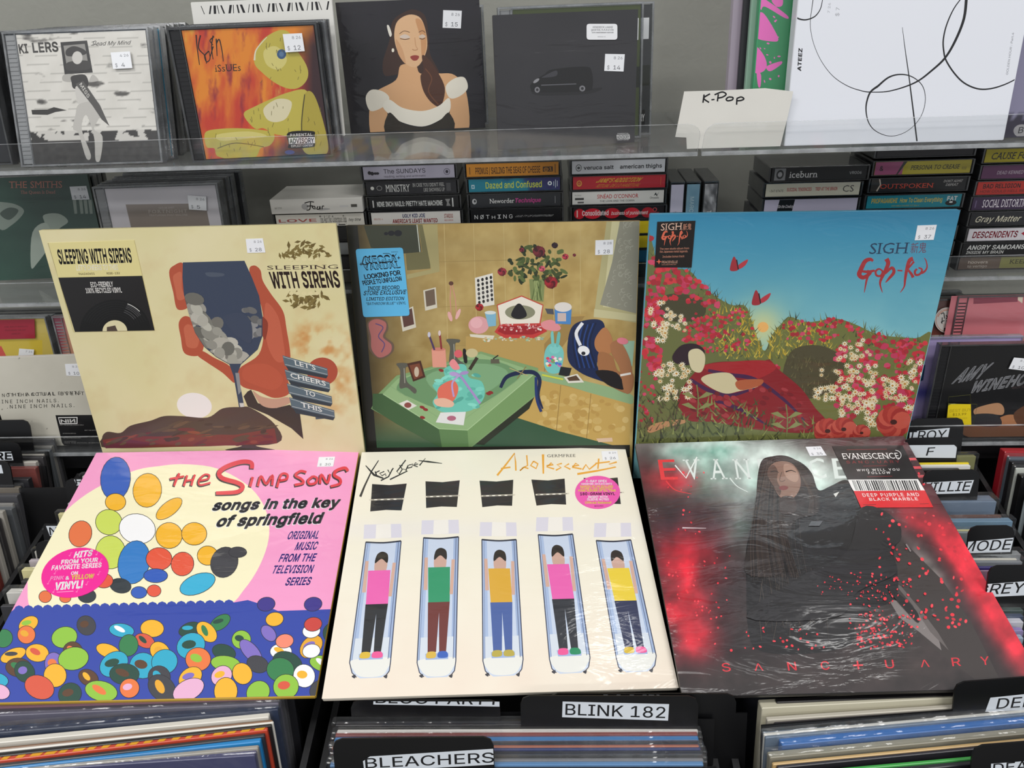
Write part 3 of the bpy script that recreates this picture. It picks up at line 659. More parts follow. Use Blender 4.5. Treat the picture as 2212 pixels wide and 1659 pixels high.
A.ell(965, 775, 68, 58, '#dba0a4', 0, 22); A.ell(950, 760, 40, 36, '#e6b0b4'); A.poly([(1005, 690), (1080, 690), (1080, 780), (1030, 785)], '#7fb3cc'); A.ell(1042, 692, 38, 12, '#d5dcd8'); A.sm([(1380, 760), (1450, 740), (1510, 790), (1480, 815), (1400, 800)], '#df8f94')
A.poly([(1468, 670), (1582, 670), (1575, 770), (1475, 765)], '#4a86c4'); A.ell(1525, 655, 58, 32, '#ded9d2', 0, 22); A.poly([(1488, 695), (1545, 695), (1545, 750), (1488, 750)], '#c8b6b0'); A.poly([(1405, 665), (1460, 668), (1465, 705), (1420, 700)], '#4e5058')
# turquoise toy-shaped jar of coloured eggs
A.sm([(1440, 900), (1500, 905), (1530, 960), (1515, 1060), (1490, 1095), (1430, 1090), (1400, 1040), (1405, 950)], '#76c3bd')
for i in range(26): A.ell(rc.uniform(1420, 1510), rc.uniform(985, 1055), 12, 10, rc.choice(['#d94a5a', '#e8d24a', '#4a7ac8', '#e8e4dc', '#58b070', '#d870a8']), 0, 9)
A.ell(1470, 935, 36, 30, '#7fcbc6'); A.sm([(1443, 830), (1460, 820), (1466, 910), (1450, 910)], '#76c3bd'); A.sm([(1490, 825), (1508, 835), (1495, 915), (1478, 910)], '#6ab8b2')
# dark blue and skin-toned forms at the right edge
A.sm([(1560, 860), (1600, 770), (1700, 738), (1780, 745), (1800, 800), (1750, 850), (1740, 920), (1770, 960), (1750, 1040), (1800, 1100), (1900, 1180), (1760, 1140), (1640, 1090), (1560, 1010)], '#14244c')
for i in range(9): A.line([(1600+i*18, 790-i*4), (1590+i*14, 900), (1620+i*16, 1060)], 6, '#24478c' if i % 2 else '#0c1630', True)
A.sm([(1740, 860), (1800, 790), (1850, 860), (1850, 950), (1790, 970), (1740, 930)], '#b3794c')
A.sm([(1760, 960), (1850, 980), (1890, 1080), (1990, 1100), (1970, 1225), (1860, 1190), (1770, 1110)], '#a06c44'); A.sm([(1740, 1080), (1880, 1090), (1930, 1200), (1820, 1170)], '#191416')
A.sm([(1840, 900), (1900, 880), (1960, 980), (1985, 1100), (1970, 1220), (1930, 1210), (1900, 1060), (1850, 970)], '#a5704a')
A.line([(1655, 760), (1612, 830), (1640, 910)], 22, '#e6e8ec', True); A.ell(1662, 945, 40, 32, '#eceef0', 20); A.ell(1660, 962, 14, 12, '#20242c'); A.ell(1920, 880, 38, 22, '#e0808e', 10); A.line([(1905, 1108), (1975, 1095)], 14, '#e8e4dc')
A.poly([(1510, 1050), (1582, 1060), (1565, 1118), (1495, 1105)], '#1f2224'); A.poly([(1530, 1120), (1620, 1098), (1665, 1155), (1560, 1160)], '#dfdccf'); A.poly([(1550, 1125), (1612, 1108), (1640, 1142), (1565, 1146)], '#57402e'); A.line([(1385, 1105), (1525, 1135)], 12, '#c9cf4a')
A.poly([(1745, 1528), (1850, 1522), (1855, 1548), (1760, 1552)], '#d8b99c')
A.poly([(210, 1590), (1968, 1570), (1968, 1650), (205, 1650)], '#2a2924')
A.build('cover_print', GLOSS, r)
def fn(a):
    k = '#10161c'
    a.line([(205, 320), (195, 370), (235, 365), (245, 330), (215, 325)], 7, k, True)
    a.text('NECCA', (215, 362), (425, 352), (208, 318), k, .035); a.text('VANDAL', (205, 410), (448, 392), (192, 368), k, .035)
    a.text('NECCA', (219, 358), (421, 349), (213, 325), '#5cb6e4', -.004); a.text('VANDAL', (209, 406), (444, 389), (198, 374), '#5cb6e4', -.004)
    for x, y in ((185, 370), (435, 328)): a.poly([(x-14, y), (x-3, y-3), (x, y-14), (x+3, y-3), (x+14, y), (x+3, y+3), (x, y+14), (x-3, y+3)], k)
    a.line([(330, 300), (370, 300), (400, 320), (420, 300)], 4, k, True)
    a.text('LOOKING FOR', (210, 470), (450, 440), (202, 440), k, .02, False, .9); a.text('PEOPLE TO UNFOLLOW', (200, 510), (460, 478), (190, 482), k, .02, False, .9)
    a.text('INDIE RECORD', (230, 542), (440, 536), (224, 518), k, .012, italic=.25); a.text('STORE EXCLUSIVE', (200, 576), (480, 568), (200, 548), k, .012, italic=.25)
    a.text('LIMITED EDITION', (220, 612), (468, 608), (218, 590), k, .008, italic=.25); a.text('"BATHROOM BLUE" VINYL', (218, 642), (482, 636), (216, 624), k, .004, italic=.25); a.text('AMPED', (384, 293), (430, 292), (383, 286), k)
def rquad(q, rr=.06):
    q = [np.array(v, float) for v in q]; P = []
    for i in range(4):
        a, b, c = q[i-1], q[i], q[(i+1) % 4]; L1 = np.linalg.norm(a-b); R_ = rr*np.linalg.norm(q[1]-q[0]); p0 = b+(a-b)/L1*R_; p2 = b+(c-b)/np.linalg.norm(c-b)*R_
        for t in (0, .33, .67, 1): P.append(tuple((1-t)**2*p0+2*t*(1-t)*b+t*t*p2))
    return P
sticker(r, f, rquad([(148, 270), (462, 260), (508, 712), (200, 722)]), fn, GLOSS, 'hype_sticker', '#5cb6e4', K)
price(r, f, [(1740, 212), (1860, 208), (1856, 306), (1738, 310)], '8 28', '28', K)
# --- blue sky over a flower meadow
r, f, A, w, h = cover('T3'); K = (1360, 430, 2.596); A.fr(*K)
def bg(X, Y):
    t = np.clip((Y-80)/720, 0, 1); c = mixc(hexa('#2f86ad'), hexa('#8ccad0'), t**1.1); c = mixc(c, hexa('#3f93b6'), (fbm(X, Y, 260, 31)-.45)*.8)
    d = np.hypot(X-748, Y-718); c = mixc(c, hexa('#e9d57e'), np.exp(-(d/95)**2)*.9); c = mixc(c, hexa('#b9d6b4'), np.exp(-(d/190)**2)*.5)
    return c
A.grid(-w/2, w/2, 0, h, bg, 110)
A.ell(748, 718, 31, 29, '#f2b96a', 0, 26)
A.sm([(95, 120), (110, 180), (140, 300), (150, 380), (330, 400), (420, 500), (560, 590), (650, 600), (690, 700), (720, 790), (740, 850), (720, 1400), (20, 1400), (60, 700)], '#6b7040')
A.sm([(700, 850), (760, 850), (800, 760), (860, 690), (900, 660), (1000, 690), (1150, 670), (1260, 700), (1400, 760), (1600, 780), (1700, 790), (1620, 1400), (700, 1400)], '#71753f')
rc = random.Random(17)
def top(x):
    xs = [60, 110, 150, 330, 420, 560, 650, 690, 735, 760, 800, 860, 900, 1000, 1150, 1260, 1400, 1600, 1700]; ys = [120, 180, 380, 400, 500, 590, 600, 700, 840, 850, 760, 690, 660, 690, 670, 700, 760, 780, 790]
    return float(np.interp(x, xs, ys))
def blades(n, x0, x1, yf, L, cols, wd=5):
    for i in range(n):
        x = rc.uniform(x0, x1); y = yf(x); a = rc.uniform(-.9, .9); l = rc.uniform(L*.5, L)
        A.poly([(x-wd/2, y), (x+wd/2, y), (x+l*math.sin(a), y-l*math.cos(a))], rc.choice(cols))
GR = ['#4c5230', '#5d6238', '#6f7440', '#3e4229', '#838a4a']; YG = ['#c7ae3c', '#b89c34', '#d4bd52', '#9c8a34', '#8a8a3a']
blades(150, 100, 1650, lambda x: top(x)+rc.uniform(0, 30), 60, GR, 6)
blades(330, 70, 1640, lambda x: top(x)+rc.uniform(20, 330), 46, GR, 9)
blades(190, 470, 740, lambda x: rc.uniform(max(620, top(x)), 900), 44, YG, 9); blades(190, 780, 1150, lambda x: rc.uniform(max(700, top(x)), 900), 44, YG, 9)
A.sm([(160, 570), (250, 530), (400, 560), (420, 650), (300, 690), (180, 660)], '#47452e'); A.sm([(900, 860), (1060, 820), (1200, 900), (1160, 1050), (1000, 1120), (860, 1060)], '#504b33'); blades(110, 880, 1190, lambda x: rc.uniform(880, 1100), 44, ['#5f5a3c', '#454029', '#6e6844'], 6)
REDS = ['#c8303c', '#b8283a', '#d63c44', '#c43a5c', '#a82c36', '#d24a6a']
def poppy(x, y, q, c=None):
    c = c or rc.choice(REDS); P = []
    for i in range(7): a = i*.9+rc.uniform(-.2, .2); rr = q*rc.uniform(.75, 1.15); P.append((x+rr*math.cos(a), y+rr*.85*math.sin(a)))
    A.poly(P, c)
def daisy(x, y, q):
    P = []
    for i in range(18): a = i*math.pi/9; rr = q*(1 if i % 2 else .45); P.append((x+rr*math.cos(a), y+rr*.9*math.sin(a)))
    A.poly(P, rc.choice(['#ece0bd', '#e2d3a8', '#f2ead0'])); A.ell(x, y, q*.28, q*.24, '#c08a3c', 0, 7)
def scat(n, fn_, fx, fy, q0, q1):
    for i in range(n): x = fx(); fn_(x, fy(x), rc.uniform(q0, q1))
scat(70, poppy, lambda: rc.uniform(100, 330), lambda x: rc.uniform(top(x)-10, 560), 12, 24)
scat(34, poppy, lambda: rc.uniform(320, 500), lambda x: rc.uniform(top(x)-20, 600), 10, 20)
scat(46, poppy, lambda: rc.uniform(90, 190), lambda x: rc.uniform(560, 720), 12, 24)
scat(80, poppy, lambda: rc.uniform(330, 700), lambda x: rc.uniform(max(610, top(x)), 860), 7, 14)
scat(60, poppy, lambda: rc.uniform(300, 520), lambda x: rc.uniform(650, 800), 10, 17)
scat(120, poppy, lambda: rc.uniform(850, 1660), lambda x: top(x)+rc.uniform(-4, 120), 8, 17)
scat(210, poppy, lambda: rc.uniform(1160, 1650), lambda x: rc.uniform(800, 1220), 12, 25)
scat(30, poppy, lambda: rc.uniform(80, 170), lambda x: rc.uniform(780, 960), 14, 28)
scat(34, poppy, lambda: rc.uniform(50, 150), lambda x: rc.uniform(960, 1250), 7, 14)
scat(34, poppy, lambda: rc.uniform(690, 840), lambda x: rc.uniform(930, 1020), 8, 14)
scat(26, daisy, lambda: rc.uniform(90, 250), lambda x: rc.uniform(570, 800), 14, 28)
scat(24, daisy, lambda: rc.uniform(200, 330), lambda x: rc.uniform(640, 740), 13, 20)
scat(24, daisy, lambda: rc.uniform(1160, 1360), lambda x: rc.uniform(790, 900), 14, 22)
scat(70, daisy, lambda: rc.uniform(1040, 1380), lambda x: rc.uniform(930, 1140), 15, 25)
scat(46, daisy, lambda: rc.uniform(1180, 1400), lambda x: rc.uniform(1120, 1290), 15, 26)
scat(34, daisy, lambda: rc.uniform(1420, 1630), lambda x: rc.uniform(1000, 1180), 15, 26)
scat(12, daisy, lambda: rc.uniform(1560, 1650), lambda x: rc.uniform(900, 1000), 14, 24)
# the long red drapery and pale form lying in the grass
A.sm([(300, 1060), (340, 1000), (420, 930), (560, 910), (700, 930), (780, 900), (830, 950), (960, 1060), (1040, 1170), (1100, 1250), (1000, 1310), (700, 1290), (480, 1250), (330, 1240), (270, 1150)], '#8c2027')
A.sm([(420, 930), (560, 912), (760, 905), (820, 950), (700, 1010), (560, 980), (440, 960)], '#a8262c')
for p in ([(440, 960), (560, 985), (700, 1010), (860, 1120), (980, 1240)], [(340, 1010), (440, 1070), (560, 1100), (700, 1060)], [(480, 1130), (620, 1180), (760, 1260)]): A.line(p, 16, '#47204a', True, 8, 22)
for i in range(50): A.ell(rc.uniform(340, 960), rc.uniform(1060, 1230), rc.uniform(10, 26), rc.uniform(8, 16), rc.choice(['#9c2a33', '#7c1b24', '#a83a40', '#6c1a22']), 20, 8)
A.sm([(400, 1010), (450, 980), (560, 975), (620, 1030), (700, 1020), (720, 1050), (620, 1075), (540, 1090), (460, 1060)], '#d5c9a0'); A.sm([(600, 1020), (740, 1010), (730, 1045), (620, 1070)], '#b5603c')
A.sm([(240, 880), (290, 820), (370, 812), (420, 850), (400, 900), (330, 930), (260, 920)], '#2d1a26'); A.sm([(330, 860), (380, 838), (420, 870), (420, 930), (395, 972), (345, 950)], '#d9cfa8')
scat(44, daisy, lambda: rc.uniform(140, 340), lambda x: rc.uniform(920, 1120), 16, 26)
A.sm([(100, 1290), (150, 1255), (290, 1235), (310, 1255), (200, 1280), (120, 1310)], '#bd8a60')
blades(200, 40, 1090, lambda x: rc.uniform(1250, 1400), 70, ['#6f7440', '#4c5230', '#8c9150', '#3a3c26', '#5d6238'], 12); blades(60, 280, 760, lambda x: rc.uniform(1150, 1260), 60, ['#8c9150', '#6f7440', '#4c5230'], 12); blades(70, 40, 300, lambda x: rc.uniform(1080, 1300), 60, ['#3a3c26', '#4c5230', '#5a4a38'], 8)
blades(60, 40, 1000, lambda x: 1405, 66, ['#9a9c54', '#7a7c40', '#2e2e1c'], 18)
for x, y in ((880, 1290), (380, 1180)):
    A.line([(x, y+40), (x+5, y-60), (x-4, y-140)], 7, '#7a7c48', True)
    for s_ in (-1, 1):
        for k in (0, 60): A.poly([(x, y-k), (x+s_*50, y-k-40), (x+s_*90, y-k-30), (x+s_*45, y-k-10)], '#8c8f58')
for x, y, q in ((1110, 1300, 80), (1200, 1290, 75), (1300, 1310, 52), (1480, 1250, 100)):
    for i in range(12): a = i*.55; A.ell(x+q*.45*math.cos(a), y+q*.38*math.sin(a), q*.55, q*.48, ['#b03c34', '#c04a3e', '#a83430', '#cc5a4a'][i % 4], i*30, 12)
    A.ell(x, y, q*.2, q*.15, '#4a2420', 0, 9)
for x, y, s_ in ((610, 370, 1), (735, 560, 1.05)):
    A.sm([(x-25*s_, y-48*s_), (x-5*s_, y-10*s_), (x-2*s_, y+28*s_), (x-44*s_, y+32*s_), (x-44*s_, y)], '#a02c36'); A.sm([(x, y), (x+52*s_, y-32*s_), (x+40*s_, y), (x+6*s_, y+22*s_)], '#b83844'); A.line([(x-10*s_, y-30*s_), (x, y+25*s_)], 7, '#2c1620')
# title lettering
A.text('SIGH', (1342, 308), (1560, 304), (1352, 248), '#1f3b58', .0, True); A.text('新鬼', (1574, 300), (1662, 296), (1580, 245), '#6d3a4e', .0)
GK = '#a52f35'
def gohka(A, T, GK, k=1.):
    def L(p, a, b=None, m=None): A.line([T(*q) for q in p], a*k, GK, True, (b if b is not None else a)*k, m and m*k)
    L([(1365, 348), (1350, 338), (1320, 350), (1295, 400), (1288, 425), (1310, 440), (1345, 420), (1355, 405)], 12, 10, 26)
    L([(1300, 405), (1340, 408), (1375, 400)], 9, 9, 16); L([(1345, 400), (1330, 450), (1316, 524)], 22, 3)
    L([(1398, 390), (1380, 405), (1385, 428), (1408, 430), (1418, 405), (1398, 390)], 10, 8, 12)
    L([(1440, 335), (1450, 360), (1435, 400), (1410, 450), (1405, 480), (1418, 524)], 26, 3, 18); L([(1432, 420), (1470, 385), (1482, 410), (1455, 445), (1435, 468)], 8, 3, 18)
    L([(1502, 400), (1530, 402)], 8); L([(1590, 335), (1570, 345), (1555, 390), (1545, 450), (1540, 490), (1518, 524)], 26, 3, 16); L([(1552, 400), (1580, 368), (1595, 350)], 10, 12); L([(1560, 395), (1580, 420), (1590, 440)], 12, 18)
    L([(1612, 392), (1600, 405), (1605, 425), (1628, 420), (1640, 395), (1620, 385)], 12, 8, 12); L([(1635, 415), (1655, 405), (1668, 380), (1662, 345), (1652, 330)], 14, 3)
gohka(A, lambda x, y: (x, y), GK)
A.build('cover_print', WRAP, r)
def fn(a):
    c = '#c88a72'; a.text('SIGH', (174, 176), (294, 170), (176, 138), '#d8b4a0', .0, True); a.text('新鬼', (298, 172), (345, 168), (300, 138), c)
    gohka(a, lambda x, y: (183+(x-1288)*.37, 180+(y-335)*.42), '#d86a50', .45)
    a.text('The new studio album from', (168, 284), (332, 280), (169, 273), c); a.text('the Japanese metal legends.', (168, 300), (326, 297), (169, 288), c); a.text('Includes bonus track', (184, 328), (306, 325), (185, 316), c)
    a.text('PEACEVILLE', (180, 360), (268, 358), (181, 346), '#d8a890'); a.text('www.peaceville.com', (178, 370), (260, 368), (179, 364), c); a.poly([(148, 350), (160, 346), (164, 334), (168, 346), (180, 350), (168, 354), (164, 366), (160, 354)], '#d86a50')
sticker(r, f, [(155, 127), (369, 121), (347, 383), (140, 382)], fn, GLOSS, 'hype_sticker', '#1c1716', K)
price(r, f, [(1614, 148), (1722, 144), (1704, 228), (1598, 231)], '8 26', '37', K)
# ---------------------------------------------------------------- print of the lower three records
# --- pink record with the cream circle; plain coloured pebbles stand where its drawings are
r, f, A, w, h = cover('B1'); K = (0, 940, 2.765); A.fr(*K)
A.flat(-w/2, w/2, 0, h, '#f19cc9')
A.sm([(1110, 174), (1300, 200), (1480, 300), (1580, 430), (1608, 590), (1560, 760), (1460, 920), (1330, 1030), (900, 1120), (500, 1110), (210, 1060), (165, 900), (200, 730), (330, 520), (520, 350), (780, 220), (950, 185)], '#f3ecc6')
BK = '#22222a'
def peb(x, y, rx, ry, c, rot=0., o=3.5): A.ell(x, y, rx+o, ry+o, BK, rot, 22); A.ell(x, y, rx, ry, c, rot, 22)
for q in [(690, 260, 88, 128, '#2e5ab8', 5), (690, 400, 60, 50, '#f0b428', 0), (880, 330, 84, 100, '#f0b428', 8), (650, 520, 78, 74, '#c8d85a', 12), (820, 560, 108, 88, '#f2f2f4', 12), (1010, 440, 92, 40, '#f0b428', -38), (480, 590, 66, 78, '#e2703c', 20),
          (660, 700, 88, 98, '#c8d85a', 0), (800, 760, 92, 130, '#2f7ac4', 14), (1010, 600, 78, 76, '#f0b428', 0), (1160, 590, 74, 66, '#f0b428', 0), (950, 740, 76, 66, '#e2563a', 0), (1090, 770, 66, 70, '#e2563a', 20), (1240, 720, 60, 56, '#f0b428', 0),
          (930, 840, 70, 40, '#2e5ab8', 0), (1180, 890, 110, 56, '#35aed4', -22), (1340, 760, 78, 92, '#3c3c42', 25), (1420, 700, 52, 30, '#3c3c42', 0), (720, 900, 62, 42, '#2a3238', 10), (520, 960, 52, 40, '#2a3238', 0), (830, 940, 46, 34, '#2e5ab8', 0),
          (920, 930, 40, 34, '#e2563a', 0), (620, 870, 54, 42, '#e2563a', 0), (270, 965, 36, 34, '#e2703c', 0), (390, 975, 32, 24, '#e2703c', 0)]: peb(*q)
# scalloped blue band
top_ = [(85, 1040)]
for i in range(26):
    x0 = 85+i*57; x1 = x0+57; y = 1035-i*1.6
    if x1 > 1450: break
    for t in (.15, .5, .85): top_.append((x0+57*t, y-14*math.sin(math.pi*t)-4))
    top_.append((x1, y))
A.poly(top_+[(1480, 985), (1560, 1010), (1660, 1050), (1975, 1040), (1900, 1600), (-400, 1640), (-260, 1450), (60, 1060)], '#2c43a4')
rc = random.Random(23)
CP = ['#f0b428', '#f0b428', '#e8a828', '#f0b428', '#e9783c', '#d8563c', '#7f6cc0', '#2f7d48', '#1c4638', '#5a3a22', '#f2f2f4', '#8fc23c', '#28a8c8', '#3c3c42', '#e6b0d0']
for j, (yy, n, rr) in enumerate(((1150, 11, 84), (1215, 12, 84), (1290, 12, 92), (1365, 12, 96), (1440, 12, 100), (1530, 12, 104))):
    for i in range(n):
        x = -120-j*40+(1990-j*14+120+j*40)*(i+.5+(j % 2)*.4+rc.uniform(-.2, .2))/n; y = yy+rc.uniform(-26, 26)-x*.012; ro = rc.uniform(-50, 50); a_, b_ = rr*rc.uniform(.55, .95), rr*rc.uniform(.4, .8)
        if j < 2 and rc.random() < .45: continue
        peb(x, y, a_, b_, rc.choice(CP), ro)
        if rc.random() < .7: A.ell(x-12, y-8, a_*.5, b_*.35, rc.choice(CP), ro+20, 14)
for x, y, c in ((1640, 1100, '#f0b428'), (1590, 1010, '#3a2f88'), (1870, 1010, '#3a2f88'), (1700, 1230, '#f08a70'), (1860, 1290, '#f2f2f4'), (1860, 1170, '#f2f2f4'), (1870, 1130, '#c84038')): peb(x, y, 52, 40, c, -10)
# red hand-drawn title, black edge
def simp(dx, dy, col, e):
    def L(p, a, b=None, m=None): A.line([(x+dx, y+dy) for x, y in p], a+e, col, True, (b or a)+e, (m or a)+e)
    L([(1015, 262), (1090, 248), (1100, 246)], 12); L([(1072, 228), (1052, 270), (1040, 304)], 14, 10)
    L([(1118, 240), (1106, 280), (1098, 304)], 13); L([(1165, 236), (1150, 275), (1143, 302)], 13); L([(1108, 274), (1155, 266)], 11)
    L([(1190, 272), (1240, 262), (1250, 240), (1222, 236), (1190, 268), (1195, 298), (1258, 284)], 11)
    L([(1505, 200), (1500, 165), (1440, 160), (1350, 190), (1310, 225), (1330, 258), (1420, 285), (1450, 310), (1420, 338), (1340, 345), (1290, 346)], 24, 20, 27)
    L([(1510, 250), (1494, 308)], 15); L([(1540, 305), (1560, 245), (1590, 292), (1628, 240), (1626, 300)], 14)
    L([(1655, 312), (1680, 236), (1715, 235), (1712, 262), (1668, 272)], 14); L([(1830, 222), (1795, 215), (1765, 240), (1800, 262), (1812, 285), (1760, 298)], 15)
    L([(1870, 245), (1842, 270), (1850, 292), (1885, 285), (1895, 258), (1870, 245)], 14); L([(1912, 290), (1920, 235), (1955, 285), (1972, 232)], 14)
    L([(2078, 215), (2060, 196), (2010, 212), (1998, 240), (2030, 262), (2030, 290), (1975, 306)], 18, 14)
simp(-5, 6, '#2a1a20', 5); simp(0, 0, '#dc2c3c', 0)
for dx, dy, c in ((-4, 4, '#ffffff'), (0, 0, '#2a2c38')):
    A.text('songs in the key', (1262+dx, 448+dy), (2022+dx, 428+dy), (1276+dx, 392+dy), c, .034, False, .98, .22); A.text('of springfield', (1284+dx, 545+dy), (1916+dx, 524+dy), (1300+dx, 484+dy), c, .034, False, .98, .22)
for t, x0, x1, y in (('ORIGINAL', 1712, 1906, 617), ('MUSIC', 1758, 1896, 682), ('FROM THE', 1662, 1886, 752), ('TELEVISION', 1620, 1870, 821), ('SERIES', 1700, 1857, 893)): A.text(t, (x0, y+4), (x1-8, y), (x0+12, y-41), '#3a2f88', .02, italic=.15)
A.text('MATT', (676, 980), (735, 978), (678, 966), '#444', .0) if False else None
A.build('cover_print', WRAP, r)
def fn(a):
    p = '#ffffff'
    a.text('HITS', (440, 735), (548, 722), (448, 700), p, .03, italic=.1); a.text('FROM YOUR', (365, 772), (585, 758), (370, 748), p, .025); a.text('FAVORITE SERIES', (308, 808), (606, 790), (314, 782), p, .02)
    a.text('ON', (424, 836), (465, 833), (427, 818), p, .02); a.text('PINK', (300, 868), (380, 864), (306, 846), '#f6a8d0', .01); a.text('&', (392, 866), (414, 864), (394, 846), p, .02); a.text('YELLOW', (424, 864), (560, 856), (430, 838), '#e8e04a', .02); a.text('VINYL!', (326, 926), (494, 912), (334, 884), p, .035)
    for x, y in ((420, 722), (580, 716), (600, 760), (330, 830), (590, 835), (290, 890), (520, 895), (322, 940), (462, 938)): a.line([(x, y), (x+6, y-20), (x+14, y-16)], 3, '#f878b8'); a.ell(x-3, y, 6, 4, '#f878b8', 0, 8)
    a.line([(340, 940), (440, 934)], 4, '#f8a0cc')
E_ = lambda cx, cy, rx, ry, rot=0, n=36: [(cx+rx*math.cos(t)*math.cos(rot)-ry*math.sin(t)*math.sin(rot), cy+rx*math.cos(t)*math.sin(rot)+ry*math.sin(t)*math.cos(rot)) for t in np.linspace(0, 2*math.pi, n, endpoint=False)]
sticker(r, f, E_(449, 823, 206, 143, -.30), fn, GLOSS, 'hype_sticker', '#ee1f96', K)
price(r, f, [(1905, 132), (2002, 130), (1990, 188), (1894, 190)], '8 26', '30', K)
# --- cream record with five upright pale-blue capsules
r, f, A, w, h = cover('B2'); K = (680, 950, 2.698); A.fr(*K)
def bg(X, Y):
    c = mixc(hexa('#efe9d6'), hexa('#ecdccb'), np.clip((Y-700)/700, 0, 1)); c = mixc(c, hexa('#e6e2e4'), np.exp(-((Y-520)/60)**2)*.4)
    return mixc(c, hexa('#f4f0e0'), fbm(X, Y, 200, 41)*.5)
A.grid(-w/2, w/2, 0, h, bg, 90)
caps = [((334, 258), (536, 255), (505, 412), (323, 418)), ((645, 242), (845, 236), (828, 392), (649, 398)), ((960, 238), (1157, 233), (1150, 385), (976, 393)), ((1262, 232), (1456, 226), (1465, 378), (1292, 384)), ((1566, 222), (1765, 220), (1784, 375), (1610, 380))]
for q in caps:
    m = tuple((np.array(q[0])+q[1])/2+(0, 8)); b = tuple((np.array(q[2])+q[3])/2+(0, -6)); A.poly([q[0], m, q[1], q[2], b, q[3]], '#26262a'); lx, ly = q[3][0]-5, (q[0][1]*.42+q[3][1]*.58)
    A.line([(lx, ly), (q[2][0]+18, ly-7)], 8, '#d9d2c0'); A.line([(lx+10, ly), (q[2][0]+6, ly-6)], 3, '#3a3a3e')
    for t in (.2, .4, .6, .8): A.ell(lx+(q[2][0]-lx)*t, ly-4*t, 10, 3, '#f4f0e4', 0, 8)
tubes = [((298, 595), (503, 590), (442, 1290), (203, 1300), 1385), ((634, 570), (838, 566), (822, 1290), (596, 1300), 1382), ((974, 580), (1174, 582), (1214, 1280), (980, 1290), 1374), ((1302, 552), (1503, 550), (1604, 1270), (1368, 1280), 1358), ((1640, 586), (1842, 584), (1990, 1260), (1756, 1268), 1350)]
figs = [('#e864b0', '#26282c', '#dcb83c', '#ec5a98'), ('#2f9468', '#6e3430', '#d8b44a', '#3a62b8'), ('#d9a83a', '#4a62a0', '#b9a84a', '#b9a84a'), ('#e864b0', '#2c2f36', '#ec5a98', '#1f8a5c'), ('#e8cc3c', '#2e3454', '#d8b83c', '#ec5a98')]
def lerp(a, b, t): return np.array(a)*(1-t)+np.array(b)*t
for (a, b, c, d, yb), (t1, t2, s1, s2) in zip(tubes, figs):
    wd = b[0]-a[0]; 
    A.poly([(a[0]-10, a[1]-100), (b[0], b[1]-100), (b[0]+4, b[1]-20), (a[0]-14, a[1]-18)], '#d9d6e2'); A.poly([(a[0]+60, a[1]-100), (b[0]-60, b[1]-100), (b[0]-58, b[1]-20), (a[0]+56, a[1]-18)], '#efebe4')
    out = [a, tuple(lerp(a, b, .5)+(0, 7)), b, c, (c[0]-10, (c[1]+yb)/2+10), (c[0]-50, yb), (d[0]+60, yb+6), (d[0]+14, (d[1]+yb)/2+16), d]
    A.poly(out, '#c6d2e6'); 
    q = lambda u, v: tuple(lerp(lerp(a, b, u), lerp(d, c, u), v))
    A.poly([q(.0, .0), q(.14, 0), q(.14, 1), q(.0, 1)], '#a9bcdc'); A.poly([q(.86, 0), q(1, 0), q(1, 1), q(.88, 1)], '#9fb2d4'); A.poly([q(.06, .8), q(.94, .8), q(.94, 1), q(.06, 1)], '#d4dce6')
    A.sm([q(.04, .98), q(.96, .97), (c[0]-20, (c[1]+yb)/2), (c[0]-60, yb-8), (d[0]+66, yb-4), (d[0]+22, (d[1]+yb)/2)], '#e8e8e2')
    for p in ([a, d, (d[0]+14, (d[1]+yb)/2+16), (d[0]+40, yb)], [b, c, (c[0]-8, (c[1]+yb)/2+10), (c[0]-36, yb)]): A.line(p, 6, '#3a4058')
    A.line([q(.93, .01), q(.93, .98)], 4, '#5c6a8c'); A.line([q(.06, .01), q(.05, .98)], 3, '#7c8aac'); A.line([(a[0], a[1]+2), tuple(lerp(a, b, .5)+(0, 8)), b], 9, '#2a3040', True)
    for x in (d[0]+20, c[0]-34): A.sm([(x-8, yb-6), (x+14, yb-16), (x+10, yb+6)], '#3c3c44')
    # plain stack of colour blocks inside each capsule
    A.poly([q(.2, .93), q(.8, .93), q(.8, .98), q(.22, .98)], '#9fb4dc')
    A.sm([q(.36, .14), q(.64, .14), q(.66, .24), q(.50, .27), q(.34, .24)], '#caa596'); A.sm([q(.33, .18), q(.36, .11), q(.5, .085), q(.66, .11), q(.67, .18), q(.5, .145)], '#2a2420')
    A.poly([q(.17, .24), q(.78, .24), q(.80, .52), q(.22, .52)], t1); A.poly([q(.21, .52), q(.80, .52), q(.74, .92), q(.56, .92), q(.52, .60), q(.48, .92), q(.26, .92)], t2)
    A.poly([q(.06, .16), q(.15, .16), q(.18, .42), q(.08, .42)], '#d2ab9a'); A.poly([q(.82, .18), q(.91, .18), q(.88, .46), q(.79, .46)], '#d2ab9a')
    A.sm([q(.26, .92), q(.46, .92), q(.46, .965), q(.24, .965)], s1); A.sm([q(.55, .92), q(.75, .92), q(.78, .965), q(.54, .965)], s2)
